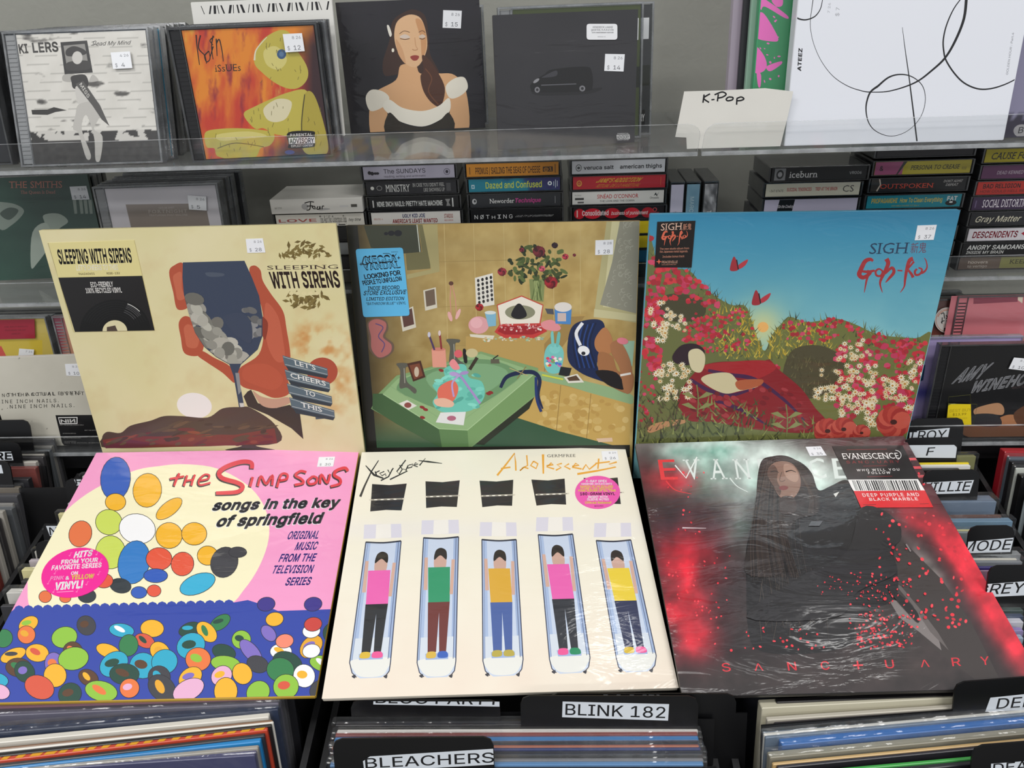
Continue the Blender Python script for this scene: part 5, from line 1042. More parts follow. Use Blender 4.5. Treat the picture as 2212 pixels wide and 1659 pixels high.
ln([(1330, 520), (1285, 556), (1262, 620), (1260, 680), (1275, 740), (1310, 785), (1370, 815), (1430, 820), (1500, 795), (1560, 745), (1600, 680), (1617, 600), (1605, 530), (1570, 485), (1515, 455), (1450, 450), (1390, 470), (1330, 520)], 13, 12, 3)
ln([(1478, 165), (1495, 300), (1515, 440), (1530, 560), (1550, 720), (1566, 852)], 2, 9, 7)
A.text('ATEEZ', (866, 430), (874, 292), (845, 432), '#2a2a30', .03, italic=.2); A.text('GOLDEN HOUR : Part.4', (2115, 452), (2152, 198), (2103, 450), '#a0a2a8', .0)
A.text('7 26', (1040, 78), (1046, 18), (1026, 78), '#b8bac0'); A.text('$ 7', (1096, 98), (1100, 44), (1074, 98), '#b8bac0'); A.build('cover_print', GLOSS, r)
f2 = Frame(f.o+np.array([-.058, .0, 0])-f.n*.018, 5, -.02)
r = card_case(f2, 'green and pink splattered box behind the tall white box', .15, .25, .010, '#3b9464', name='album_box', cat='album')
A = Art(f2, (-.0735, .0735, .001, .249)).fr(*K); A.flat(-.08, .08, 0, .25, '#3a8a5c')
for p in ([(612, 0), (640, -10), (780, 90), (772, 110), (650, 40), (625, 60)], [(605, 90), (640, 80), (700, 170), (730, 240), (690, 250), (600, 230), (602, 170)], [(690, 0), (750, -20), (755, 30), (720, 40)], [(590, 280), (640, 330), (660, 390), (640, 430), (590, 440), (580, 380)], [(600, 440), (625, 450), (622, 520), (608, 520)], [(660, 400), (745, 370), (745, 390), (680, 430)]): A.sm(p, '#e06cb8')
for i in range(40): A.ell(rng.uniform(590, 750), rng.uniform(0, 500), rng.uniform(3, 12), rng.uniform(3, 8), '#e06cb8', rng.uniform(0, 90), 8)
A.build('cover_print', GLOSS, r)
f3 = Frame(f2.o+np.array([-.003, 0, 0])-f2.n*.013, 5, -.02); card_case(f3, 'pale mint-edged thin box, second behind the tall white box', .152, .252, .008, '#9fc4ae', name='album_box', cat='album')
f4 = Frame(f3.o+np.array([-.004, 0, 0])-f3.n*.011, 5, -.03); card_case(f4, 'black-edged thin box, third behind the tall white box', .155, .255, .006, '#26262c', name='album_box', cat='album')
f5 = Frame(f4.o+np.array([-.007, 0, 0])-f4.n*.010, 5, -.03); card_case(f5, 'pale lilac-edged thick box, last behind the tall white box', .156, .262, .014, '#b4a9b8', name='album_box', cat='album')
f6 = Frame(f.o+np.array([.178, .012, 0]), 5, 0); r = card_case(f6, 'dark purple box with a round silver badge at the right edge', .14, .19, .02, '#2c2640', name='album_box', cat='album')
A = Art(f6, (-.069, .069, .001, .189)).fr(*K); A.grid(-.07, .07, 0, .19, lambda X, Y: mixc(hexa('#2a2438'), hexa('#8f8ca6'), (Y < 690+20*np.sin(X*.1))*.9), 40); A.ell(2200, 790, 52, 40, '#9c9a9c'); A.text('B', (2175, 805), (2205, 800), (2172, 770), '#1c1a20', .0, italic=.3); A.build('cover_print', GLOSS, r)
# handwritten card behind the lip
f = Frame(np.array([.20, .7862, S1+.0008]), 2); A = Art(f).fr(*K)
P = [(162, 552), (400, 545), (650, 532), (720, 540), (820, 552), (790, 690), (740, 899), (205, 903), (178, 902), (175, 830), (108, 826), (125, 740)]
P = [(A.p(*q)[0], max(.0004, A.p(*q)[1])) for q in P]; n = len(P)
V = [(x, y, 0) for x, y in P]+[(x, y, -.0006) for x, y in P]; r = empty('shelf_card', f, 'white paper card handwritten in black marker, tucked behind the lip of the right tray', 'sign')
mesh_obj('card', V, [tuple(range(n-1, -1, -1)), tuple(range(n, 2*n))]+[(i, (i+1) % n, n+(i+1) % n, n+i) for i in range(n)], mat('white_card', '#dddbd4', rough=.6), r)
L = lambda p, a=9: A.line(p, a, '#1a1a1e', True)
L([(282, 570), (275, 620)]); L([(318, 566), (280, 592), (312, 618)]); L([(326, 602), (345, 600)], 8); L([(368, 568), (362, 612)]); L([(345, 572), (390, 555), (415, 568), (395, 585), (365, 592)]); L([(430, 585), (415, 598), (425, 608), (452, 602), (455, 588), (430, 585)]); L([(480, 595), (478, 632)]); L([(478, 595), (505, 585), (522, 596), (505, 606), (480, 608)])
A.build('handwriting', PAPER, r)
# ---------------------------------------------------------------- second shelf, left: green digipak and grey-white disc
K = (0, 0, 2.989)
def toplace(tl, tr, z, h, lean, w): a = at_z(*tl, z+h*math.cos(math.radians(lean))); b = at_z(*tr, z+h*math.cos(math.radians(lean))); m = (a+b)/2; d = b-a; f = Frame(m, lean, math.atan2(d[1], d[0])); f.o = f.o - f.y*h; f.o[2] = z+.0006; return f
f = toplace((-85, 389), (198, 377), S2L, .125, 6, .142); w, h = .146, .125
r = card_case(f, 'dark green digipak with pink serif title, at the left edge', w, h, edge='#20302a')
A = Art(f, (-w/2+.001, w/2-.001, .001, h-.001)).fr(*K); A.grid(-w/2, w/2, 0, h, lambda X, Y: mixc(hexa('#1d3a30'), hexa('#2a5042'), fbm(X, Y, 260, 91)), 40)
A.text('THE SMITHS', (60, 1214), (402, 1212), (58, 1172), '#b8705c', .0, True); A.text('The Queen Is Dead', (134, 1252), (358, 1250), (133, 1231), '#a8685a', .0, True)
A.sm([(-60, 1320), (60, 1310), (140, 1340), (150, 1380), (80, 1450), (0, 1480)], '#7d8a80'); A.sm([(0, 1380), (60, 1340), (120, 1360), (60, 1420)], '#3c4c44'); A.sm([(280, 1390), (380, 1380), (440, 1430), (380, 1480), (330, 1560), (240, 1570), (290, 1460)], '#8f9c90'); A.sm([(210, 1500), (300, 1440), (330, 1560), (240, 1700), (200, 1720)], '#9aa69a')
for x in (490, 530, 560, 590): A.line([(x-10, 1290), (x, 1380)], 22, '#7f8c82', False, 18)
A.build('cover_print', WRAP, r); price(r, f, [(450, 1205), (558, 1200), (580, 1288), (468, 1290)], '8 26', '14', K)
cd_row(f, 3, .0112, ['#26362e', '#3c4042'], lambda i: ORD[i]+' jewel case behind the dark green digipak', 'cases behind the dark green digipak', .142, .122, .003, 19, dx=.002)
f = toplace((190, 405), (476, 395), S2L, .125, 6, .142); w, h = .143, .125
r = jewel(f, 'pale grey disc case with a brown-grey panel and five-dollar tag', None, w, h, dark=False)
A = Art(f, (-w/2+.0138, w/2-.0035, .003, h-.003), z0=-.002).fr(*K); A.flat(-w/2, w/2, 0, h, '#cfccd2'); A.poly([(806, 1322), (1230, 1316), (1330, 1355), (1400, 1700), (900, 1720)], '#8f857e')
A.text('TAYLOR SWIFT', (1020, 1352), (1122, 1348), (1018, 1340), '#b4aca6', .0, True); A.text('FORTNIGHT', (952, 1378), (1205, 1374), (950, 1358), '#b8b0aa', .0, True, 1.2); A.text('FEATURING POST MALONE', (962, 1398), (1208, 1394), (960, 1386), '#b4aca6', .0)
A.build('cover_print', GLOSS, r); price(r, f, [(1212, 1260), (1332, 1268), (1335, 1360), (1222, 1352)], '8 26', '5', K, .0006)
cd_row(f, 7, .0108, ['#5c5f64', '#44464a', '#303236', '#77797c'], lambda i: ORD[i]+' jewel case in the row behind the pale grey disc', 'cases behind the pale grey disc', .142, .125, .003, 12, dx=.0006)
# ---------------------------------------------------------------- third shelf, left
def over(tl, tr, y, lean, h, w=None):
    a = at_y(*tl, y); b = at_y(*tr, y); m = (a+b)/2; f = Frame(m, lean, 0); f.o = f.o-f.y*h; return f, (w or abs(b[0]-a[0]))
K = (0, 590, 4.254); ZR = S3+.034
f, w = over((-140, 680), (92, 672), .905, 5, .125, .142); f.o[2] = ZR+.0006
r = jewel(f, 'yellow disc case with a dark red sticker under loose shrink wrap, left edge', None, .142, .125, dark=False)
A = Art(f, (-.057, .068, .003, .122), z0=-.002).fr(*K); A.flat(-.07, .07, 0, .125, '#cdb858'); A.poly([(-200, 600), (380, 620), (385, 900), (-200, 900)], '#d6bc3a'); A.poly([(0, 670), (60, 790), (-100, 800)], '#d2483a'); A.build('cover_print', WRAP, r)
def fn(a):
    for i, (t, x0, x1) in enumerate((('JUNE, WAS IT WORTH IT?', 40, 258), ('FEATURING THE HIT', 50, 240), ('SINGLES', 110, 190))): a.text(t, (x0, 500+i*32), (x1, 496+i*32), (x0, 486+i*32), '#6c1220', .0)
sticker(r, f, [(-60, 430), (318, 422), (325, 598), (-60, 608)], fn, GLOSS, 'hype_sticker', '#a01c34', K)
price(r, f, [(178, 692), (315, 702), (305, 800), (168, 790)], '7 26', '14', K)
cd_row(f, 3, .011, ['#26262a', '#3a3c40'], lambda i: ORD[i]+' jewel case behind the yellow disc at the left edge', 'cases behind the yellow disc', .142, .122, .003, 14, dx=.003)
f, w = over((106, 670), (340, 662), .905, 5, .125, .142); f.o[2] = ZR+.0006
r = jewel(f, 'dusky pink disc case between the yellow disc and the cream record', None, .142, .125, dark=False)
A = Art(f, (-.062, .068, .003, .122), z0=-.002).fr(*K); A.grid(-.07, .07, 0, .125, lambda X, Y: mixc(hexa('#8c3c50'), hexa('#d09a80'), np.clip((X-540)/90, 0, 1)), 30); A.build('cover_print', GLOSS, r)
f, w, h = place((25, 967), (265, 959), S3, 778, wmin=.14, wmax=.158)
r = card_case(f, 'off-white speckled digipak with black label block, on the lowest left shelf', w, h, edge='#cfccc2')
A = Art(f, (-w/2+.001, w/2-.001, .001, h-.001)).fr(*K)
A.grid(-w/2, w/2, 0, h, lambda X, Y: mixc(mixc(hexa('#d3cfc2'), hexa('#c2beb0'), fbm(X, Y, 300, 95)), hexa('#6a665c'), np.clip((fbm(X, Y, 22, 96)-.83)*20, 0, 1)), 90)
A.text('NOT THE ACTUAL EVENTS', (20, 1138), (740, 1112), (18, 1108), '#2c2a28', .0, False, 1.3); A.text('THE ACTUAL EVENTS', (70, 1132), (820, 1118), (66, 1102), '#2c2a28', .0, False, 1.4); A.text('.NINE INCH NAILS.', (-50, 1198), (540, 1186), (-52, 1166), '#2c2a28', .0, False, 1.35); A.text('.NINE INCH NAILS.', (66, 1244), (684, 1230), (64, 1212), '#2c2a28', .0, False, 1.35)
A.build('cover_print', PAPER, r)
def fn(a):
    a.poly([(535, 1322), (714, 1320), (714, 1384), (552, 1386)], '#eceae6'); a.poly([(543, 1330), (706, 1328), (706, 1376), (558, 1378)], '#141416'); a.text('NIИ', (562, 1372), (696, 1370), (556, 1336), '#eceae6', .03)
    for y, x0, x1 in ((1398, 552, 770), (1446, 780, 1000), (1475, 580, 700), (1518, 585, 745), (1548, 596, 700), (1562, 596, 980)): a.text('NOT THE ACTUAL EVENTS 2016', (x0, y), (x1, y-1), (x0, y-8), '#b0aeaa', .0)
sticker(r, f, [(512, 1305), (1100, 1300), (1150, 1580), (590, 1580), (572, 1555)], fn, GLOSS, 'hype_sticker', '#161618', K)
price(r, f, [(598, 835), (740, 832), (760, 945), (612, 940)], '8 26', '10', K)
# ---------------------------------------------------------------- third shelf, right
K = (1950, 560, 4.147)
f, w = over((1880, 652), (2090, 645), .905, 5, .125, .142); f.o[2] = ZR+.0006
r = jewel(f, 'brown disc case with a round pale sticker, beside the meadow record', None, .142, .125, dark=True)
A = Art(f, (-.062, .068, .003, .122), z0=-.002).fr(*K); A.grid(-.07, .07, 0, .125, lambda X, Y: mixc(hexa('#5c3c36'), hexa('#a04a38'), np.clip((Y-600)/100, 0, 1)*np.clip((420-X)/200, 0, 1)), 30); A.line([(540, 495), (540, 630)], 8, '#c8a890'); A.build('cover_print', GLOSS, r)
def fn(a):
    a.ring(400, 546, 104, 104, 4, '#b8684c'); a.ring(400, 546, 92, 92, 8, '#c98a70', 0, 28, 200, 340)
    for p in ([(340, 490), (365, 480), (372, 530)], [(352, 520), (350, 565)], [(385, 500), (400, 520), (385, 530)], [(410, 490), (415, 525), (440, 500)], [(450, 490), (462, 510), (440, 540)], [(372, 548), (345, 560), (352, 575)], [(392, 545), (396, 560), (412, 540), (420, 560), (430, 540), (450, 556), (470, 540)]): a.line(p, 8, '#1c1a1c', True)
    a.text('I\'VE TRIED EVERYTHING', (358, 588), (445, 586), (358, 578), '#c0745a'); a.text('BUT THERAPY', (362, 602), (440, 600), (362, 592), '#c0745a'); a.poly([(368, 612), (424, 610), (424, 642), (366, 644)], '#1c1a1c')
sticker(r, f, E_(400, 546, 115, 115), fn, PAPER, 'hype_sticker', '#d8d2cc', K)
price(r, f, [(318, 690), (464, 694), (458, 806), (312, 800)], '10 25', '15', K)
cd_row(f, 3, .011, ['#26262a', '#5a4a44'], lambda i: ORD[i]+' jewel case behind the brown disc with the round sticker', 'cases behind the brown disc', .142, .122, .003, 15, dx=-.002)
f, w = over((2094, 622), (2330, 612), .900, 5, .130, .146); f.o[2] = ZR+.0006
r = jewel(f, 'salmon pink disc case with a dark rose label strip, right edge', None, .146, .130, dark=True)
A = Art(f, (-.0625, .070, .003, .127), z0=-.002).fr(*K); A.grid(-.08, .08, 0, .13, lambda X, Y: mixc(hexa('#d87c84'), hexa('#b8646c'), np.exp(-((Y-560)/40)**2)+.7*np.exp(-((Y-330)/60)**2)), 60); A.poly([(645, 290), (1040, 275), (1038, 385), (640, 405)], '#8c3a4c'); A.poly([(1042, 285), (1090, 290), (1080, 400), (1040, 370)], '#e8d8c0'); A.build('cover_print', WRAP, r)
for nm, q, z0 in (('lilac', ((1960, 755), (2190, 748)), .868),):
    f, w = over(*q, z0, 5, .125, .142); f.o[2] = S3+.0006; r = jewel(f, 'lilac disc case just behind the black one, beside the meadow record', None, .142, .125, dark=False)
    A = Art(f, (-.062, .068, .003, .122), z0=-.002).fr(*K); A.grid(-.07, .07, 0, .125, lambda X, Y: mixc(hexa('#b8a8d8'), hexa('#5c58a8'), np.exp(-((Y-1200)/60)**2)), 40); A.poly([(180, 960), (210, 950), (190, 1090), (160, 1100)], '#2c4a70'); A.build('cover_print', GLOSS, r)
f, w = over((2030, 762), (2290, 752), .850, 3, .125, .142); f.o[2] = S3+.0006; f.o[1] -= .004
r = jewel(f, 'black disc case with silver slanted title and yellow price sticker', None, .142, .125, dark=True)
A = Art(f, (-.057, .068, .003, .122), z0=-.002).fr(*K); A.flat(-.08, .08, 0, .13, '#111113')
A.sm([(650, 1350), (760, 1310), (870, 1295), (915, 1340), (900, 1400), (780, 1390), (660, 1400)], '#b98a64'); A.sm([(860, 1440), (950, 1400), (1040, 1410), (1060, 1470), (980, 1500), (870, 1500)], '#b07850'); A.sm([(1000, 1400), (1060, 1340), (1120, 1330), (1120, 1500), (1040, 1490)], '#5c3a24'); A.sm([(540, 1500), (700, 1490), (1100, 1510), (1100, 1620), (600, 1600)], '#7c5238'); A.sm([(640, 1400), (850, 1400), (880, 1500), (640, 1490)], '#26282c')
A.text('AMY', (445, 1118), (720, 1064), (500, 1000), '#8f9094', .03, italic=.35); A.text('WINEHOUSE', (598, 1204), (1330, 1090), (625, 1108), '#8f9094', .03, italic=.3); A.text('BACK TO BLACK', (990, 1168), (1200, 1150), (994, 1146), '#4a3a3a')
A.build('cover_print', GLOSS, r)
V, Fc = boxv(-.050, .066, .1232, .1246, -.0095, -.001); 
def fn(a):
    a.poly([(388, 1318), (430, 1296), (662, 1296), (660, 1330), (632, 1480), (390, 1490)], '#e2c81c')
    for i in range(4):
        x = 458+i*36; a.poly([(x+12*math.cos(t)*(1 if k % 2 else .45), 1256-i*2+12*math.sin(t)*(1 if k % 2 else .45)) for k, t in enumerate(np.linspace(0, 2*math.pi, 10, endpoint=False))], '#e8e8d8')
    a.line([(430, 1296), (604, 1276)], 3, '#a8a878'); a.text('BEST BUY', (416, 1370), (612, 1358), (418, 1344), '#b8a018'); a.text('$13.99', (444, 1400), (566, 1394), (446, 1380), '#a89014', .01); a.text('MANAGERS PICK', (420, 1436), (576, 1426), (421, 1424), '#b8a018'); a.text('POP', (470, 1458), (516, 1454), (470, 1446), '#a89014', .02)
sticker(r, f, [(412, 1232), (606, 1212), (608, 1296), (664, 1298), (660, 1340), (634, 1480), (390, 1490), (384, 1476), (404, 1320)], fn, PAPER, 'price_sticker', '#6c6e30', K)
price(r, f, [(996, 880), (1140, 892), (1110, 1000), (948, 980)], '8 26', '10', K)
A = Art(f, (-.056, .068, .1235, .1245), z0=.0001)
# ---------------------------------------------------------------- cassettes
CW, CH, CD = .109, .0168, .070
def me_of(name, VF, m):
    x = bpy.data.meshes.new(name); x.from_pydata([tuple(v) for v in VF[0]], [], VF[1]); x.materials.append(m); return x
c_shell = me_of('case_shell', bevbox(-CW/2, CW/2, 0, CH, -CD, 0, .0010), CASE)
c_rim = me_of('case_rim', join([boxv(-CW/2+.0002, -CW/2+.0018, .0004, CH-.0004, -CD+.001, -.0006), boxv(CW/2-.0018, CW/2-.0002, .0004, CH-.0004, -CD+.001, -.0006), boxv(-CW/2+.002, CW/2-.002, CH-.0011, CH-.0003, -CD+.001, -.0008), boxv(-CW/2+.002, CW/2-.002, .0003, .0009, -CD+.001, -.0008)]), CASED)
c_body = me_of('cassette_shell', join([boxv(-.0505, .0505, .0035, .0125, -.0665, -.0035)]), mat('cassette_grey', '#2b2b2e', rough=.4))
def cassette(fr, label, spine, group=None, fn=None, cased=True, topcol=None):
    r = empty('cassette', fr, label, 'cassette', group)
    if cased:
        for n, m in (('case_shell', c_shell), ('case_rim', c_rim), ('cassette_shell', c_body)): link(bpy.data.objects.new(n, m), r)
        V, Fc = boxv(-.0512, .0512, .0014, CH-.0014, -.0012-.0014, -.0012); mesh_obj('inlay_card', *join([(V, Fc), boxv(-.0512, .0512, CH-.0022, CH-.0014, -.060, -.0026)]), mat('inlay_'+spine, spine, rough=.4), r)
        A = Art(fr, (-.0512, .0512, .0015, CH-.0015), z0=-.00115, local=True)
    else:
        V, Fc = bevbox(-.053, .053, 0, CH, -.068, 0, .0006); mesh_obj('slip_box', V, Fc, mat('box_'+spine, spine, rough=.5), r)
        A = Art(fr, (-.053, .053, .0003, CH-.0003), local=True)
    if fn: fn(A); A.build('spine_print', GLOSS, r)
    return r
def T(A, t, x0, x1, y0, hh, c, bold=.008, serif=False, italic=0., sp=1.):   # millimetres from the left end of the spine and its foot
    A.text(t, (x0*1e-3-.0512, y0*1e-3), (x1*1e-3-.0512, y0*1e-3), (x0*1e-3-.0512, (y0+hh)*1e-3), c, bold, serif, sp, italic)
def B(A, x0, x1, y0, y1, c): A.flat(x0*1e-3-.0512, x1*1e-3-.0512, y0*1e-3, y1*1e-3, c)
def D(A, x, y, rx, ry, c): A.ell(x*1e-3-.0512, y*1e-3, rx*1e-3, ry*1e-3, c, 0, 16)
def t_sundays(A):
    A.grid(-.0512, .0512, .0015, .0155, lambda X, Y: mixc(hexa('#b6b2c0'), hexa('#9c98a8'), fbm(X, Y, 40, 5)), 30, 5)
    for i, x in enumerate((7, 10, 13.5, 16)): D(A, x, 8+(.8 if i == 0 else 0), 2, 2.1 if i < 2 else 1.4, '#1c1822')
    T(A, 'The SUNDAYS', 23, 70, 7.6, 4.8, '#26222c', .0); T(A, 'reading, writing and arithmetic', 23, 70, 3.2, 2.2, '#2c2834', -.005); D(A, 94, 8, 3.6, 3.6, '#2c2834'); D(A, 94, 8, 3.1, 3.1, '#a8a4b4'); D(A, 94, 8, 1.6, 1.8, '#2c2834'); 
def t_ministry(A):
    D(A, 7, 8.5, 2, 2, '#d8d8d0'); D(A, 15, 8.5, 3.2, 2.8, '#8a8a88'); D(A, 15, 8.5, 2.5, 2.1, '#26262a'); T(A, 'MINISTRY', 22, 50, 4, 8, '#d8d8d4', .0, True); T(A, "IN CASE YOU DIDN'T FEEL", 53, 89, 9, 4, '#b8b8b4', .0, True); T(A, 'LIKE SHOWING UP', 65, 89, 3.4, 4, '#b8b8b4', .0, True); B(A, 91, 96, 3.5, 12.5, '#4c4c4e')
def t_nin(A):
    B(A, 4, 5.4, 4, 12, '#d0d0cc'); T(A, 'NINE INCH NAILS: PRETTY HATE MACHINE', 9, 84, 5, 5.4, '#f0f0ec', .018); A.poly([(.036, .012), (.042, .012), (.040, .008), (.042, .004), (.037, .004), (.038, .008)], '#8c8c8a'); B(A, 95, 96.5, 3, 13, '#d0d0cc')
def t_ugly(A): T(A, 'RXG 0751-4', 3, 13, 7, 2, '#c06a5c', .0); T(A, 'UGLY KID JOE', 36, 62, 9.2, 4, '#26368c', .018); T(A, "AMERICA'S LEAST WANTED", 24, 76, 3, 4.4, '#c8242c', .018); T(A, 'STARDOG', 84, 94, 7.6, 4.6, '#c85a4a', .01); T(A, 'RECORDS', 84, 94, 4, 1.8, '#c85a4a', .0)
def t_far(A):
    T(A, 'EAT 7799', 3, 11, 6, 1.8, '#4a4846', .0); D(A, 38, 8, 4, 3.6, '#b0aeac'); A.sm([(.002, .0045), (.008, .006), (.015, .005), (.014, .004), (.004, .003)], '#b0aeac')
    for p in ([(-13, 12), (-7, 13.5), (-2, 13)], [(-6, 13), (-8, 5), (-12, 4)], [(-11, 8.5), (-4, 8.8)], [(-3, 5), (-5, 7.5), (-2, 8), (-2, 4.5)], [(2, 8), (0, 5), (3, 5), (4, 8), (4, 4.5)], [(6, 4.5), (7, 8), (9, 8)]): A.line([(x*1e-3, y*1e-3) for x, y in p], .0011, '#1c1a1c', True)
    B(A, 78, 88, 6.5, 8.5, '#d0cecb'); B(A, 91, 98, 6.2, 9.5, '#55534f')
def t_love(A): T(A, 'LOVE', 3, 47, 6.8, 3.4, '#b8605c', .01); T(A, "This Ain't No Outerspace Ship", 51, 82, 5.4, 8, '#3a3a38', -.004, True); T(A, 'hey time', 84, 98, 6.4, 3.6, '#2c2a2a', .0, False, .4); B(A, 72, 80, 2, 3.2, '#3a3a38')
def t_primus(A): T(A, 'PRIMUS / SAILING THE SEAS OF CHEESE', 10, 82, 4.3, 7, '#3a1c14', .004); B(A, 85, 96, 5, 10.5, '#3a2218'); T(A, '@1', 86, 95, 6, 3.6, '#e09a34', .01); B(A, 98, 99.3, 3.6, 13, '#8c5a1c'); B(A, 3, 4.2, 4, 12, '#8c5a1c')
def t_dazed(A):
    A.grid(-.0512, .0512, .0015, .0155, lambda X, Y: mixc(hexa('#1c7f94'), hexa('#2c2c64'), np.clip((fbm(X, Y, 34, 7)-.38)*4*np.clip((X-1040)/60, 0, 1), 0, 1)), 50, 8); T(A, 'Dazed and Confused', 19, 82, 5, 7, '#dbe04a', .004); B(A, 3, 6.5, 5, 9.5, '#b8d0d8'); B(A, 4, 5.5, 6, 8.4, '#1c7f94'); D(A, 91, 9, 2.4, 2.4, '#e4e8ec'); D(A, 91, 9, 1.1, 1.1, '#24406c')
    for x, a in ((95, 2), (97, 4), (99, 2.6)): B(A, x, x+.7, 8-a, 9+a, '#c8d4dc')
def t_neworder(A): D(A, 5, 8, 2.6, 3.2, '#c0c0c0'); D(A, 5.5, 8.4, 1.2, 1.5, '#2c2e32'); T(A, 'Neworder', 22, 50, 5.6, 5, '#ecebe8', .0, True); T(A, 'Technique', 50.5, 80, 5.8, 4.6, '#d8489c', .018, italic=.2); B(A, 96, 96.6, 4, 12, '#8a8a8c')
def t_nothing(A):
    for i, ch in enumerate('NOTHING'): T(A, ch, 4+i*6.6, 8+i*6.6, 5, 4.6, '#d0d0d0', .0)
    A.line([(-.0405, .0048), (-.0365, .0098)], .0006, '#d0d0d0'); T(A, 'GUILTY OF EVERYTHING', 50, 92, 6.2, 2.2, '#9c9c9c', -.004, False, 1.4)
def t_veruca(A): D(A, 7.5, 8, 3.3, 3.8, '#26282a'); D(A, 7.5, 8, 2.7, 3.1, '#d8dadc'); D(A, 7.5, 8, 1.6, 1.5, '#4c4e50'); T(A, 'veruca salt', 13, 46, 6, 4, '#1c1e22', .012); T(A, 'american thighs', 53, 99, 6, 4.2, '#1c1e22', .012)
def t_jane(A): D(A, 7, 8, 3, 3.4, '#d8a044'); D(A, 7, 8.3, 2.1, 2.2, '#b22430'); T(A, 'WB', 5.4, 8.6, 7, 2.2, '#d8a044', .0); T(A, "JANE'S ADDICTION", 25, 73, 8.6, 4.4, '#e0b83a', .012, False, 1.1); T(A, 'RITUAL DE LO HABITUAL', 25, 73, 3.2, 3.4, '#c88a30', .0, False, 1.1); B(A, 97, 97.7, 4, 13, '#c85a34')
def t_sinead(A): T(A, 'SINÉAD O\'CONNOR', 28, 74, 7.6, 5.4, '#c82a30', .008); T(A, 'THE LION AND THE COBRA', 31, 70, 3.6, 2, '#4a4846', -.004); T(A, 'F4 19612', 3, 10, 11, 1.4, '#3c3a38', .0); B(A, 3, 13, 6.4, 8.8, '#3c3a38'); B(A, 6, 13, 2.6, 4.6, '#6c6a68'); A.poly([(.040, .009), (.042, .013), (.0435, .010), (.046, .014), (.0435, .0085), (.042, .0105)], '#1c1a1a'); T(A, 'Chrysalis', 87, 97, 6, 2.2, '#3c3a38', .0)
def t_consol(A):
    for x, q, c in ((7, 6, '#b8202e'), (22, 10, '#c42434'), (44, 9, '#b8202e'), (66, 9, '#c42434'), (84, 7, '#a01c28')): D(A, x, 8, q, 6, c)
    B(A, 4, 5.2, 4, 12, '#d8c8c0'); T(A, 'Consolidated', 10, 40, 6, 5.4, '#f4ecec', .012); T(A, 'business of punishment', 43, 84, 6, 4.2, '#e8dcdc', .0, italic=.2); D(A, 92, 11, 2.4, 2.4, '#b8484c'); D(A, 92, 11, 1.6, 1.6, '#1c1418'); B(A, 87, 97, 5.4, 8.4, '#7c2c30')
def t_ice(A): B(A, 3, 15, 2, 15, '#8a8a8a'); D(A, 9, 8.5, 4, 5, '#1c1c1e'); D(A, 9, 8.5, 2.4, 2.8, '#a0a0a0'); T(A, 'iceburn', 19, 50, 4.6, 7, '#e0dedb', .004, True); T(A, 'VR006', 84, 97, 7, 3, '#b8b8b6', .0)
def t_suic(A): T(A, '-34T 07473', 4, 19, 6.4, 2.6, '#3a3834', .0); T(A, 'SUICIDAL TENDENCIES', 23, 50, 7, 3.6, '#c0383c', .01); T(A, 'TRIP AT THE BRAIN', 54, 78, 7, 3.6, '#c0383c', .01); T(A, 'CS', 84, 96, 5, 7, '#4a4844', .0, True)
def t_cow(A): A.poly([(-.035, .0155), (-.018, .0155), (-.020, .0015), (-.037, .0015)], '#141416'); T(A, '"Go the Cowboy"', 14, 33, 6, 3.4, '#f0eef4', .006, italic=.3)
def t_orange(A):
    for x in (14, 22, 48, 56, 80, 92): D(A, x, 12, 5, 3.6, '#c4703c')
def t_pers(A): B(A, 0, 30, 0, 17, '#a84a78'); A.poly([(-.0215, .0155), (-.0175, .0155), (-.026, .0015), (-.0275, .0015)], '#1a1a1a'); A.poly([(-.0155, .0155), (.06, .0155), (.06, .0015), (-.0185, .0015)], '#c0b020'); T(A, '&', 5, 9, 6, 5, '#2c1424', .01); T(A, 'PERSONA TO CREASE', 38, 90, 6.2, 4.6, '#2a2a12', .01, True, italic=.15); T(A, '9000', 93, 98, 5, 3, '#55501c', .0)
def t_out(A): A.poly([(-.0512, .0015), (-.043, .0015), (-.040, .010), (-.044, .0155), (-.0512, .0155)], '#2c2620'); A.line([(-.043, .0155), (-.041, .009), (-.044, .002)], .0015, '#c8b8a8'); T(A, 'OUTSPOKEN', 10, 68, 4.6, 5, '#c8452c', .006, True); T(A, "DON'T ADMIT", 78, 98, 10, 2.6, '#c8c4c0', .0, True, italic=.2); T(A, 'DEFEAT', 81, 94, 6, 2.6, '#c8c4c0', .0, True, italic=.2)
def t_prop(A): T(A, 'PROPAGANDHI', 5, 33, 7.4, 5, '#dcc04a', .016); T(A, 'How To Clean Everything', 36, 82, 7.4, 5, '#e0c850', .006); T(A, 'FAT WRECK CHORDS  FAT 504-4', 28, 58, 3, 1.6, '#a8a050', .0); D(A, 92, 5.8, 6.2, 3, '#0f1214'); T(A, 'FAT', 87, 98, 8.6, 4.4, '#eef2f0', .03); D(A, 92, 6.6, 2, .8, '#eef2f0')
def t_voice(A): T(A, 'USE YOUR VOICE', 34, 94, 7.4, 6.4, '#ece8e8', .018); D(A, 28, 9, 3.4, 5, '#8c8a8a'); D(A, 28, 9, 2.6, 4, '#1c1a1c'); T(A, 'WA', 10, 19, 8, 5, '#8c8a8a', .02); B(A, 3, 4, 4, 12, '#c0c0c0')
def t_cause(A): T(A, 'CAUSE FOR ALARM', 6, 80, 4.6, 7, '#1e1c10', .012, True, italic=.2)
def t_dead(A): T(A, 'DEAD KENNEDYS - FRANKENCHRIST', 16, 88, 6, 3.6, '#dcc8d8', .012, italic=.1)
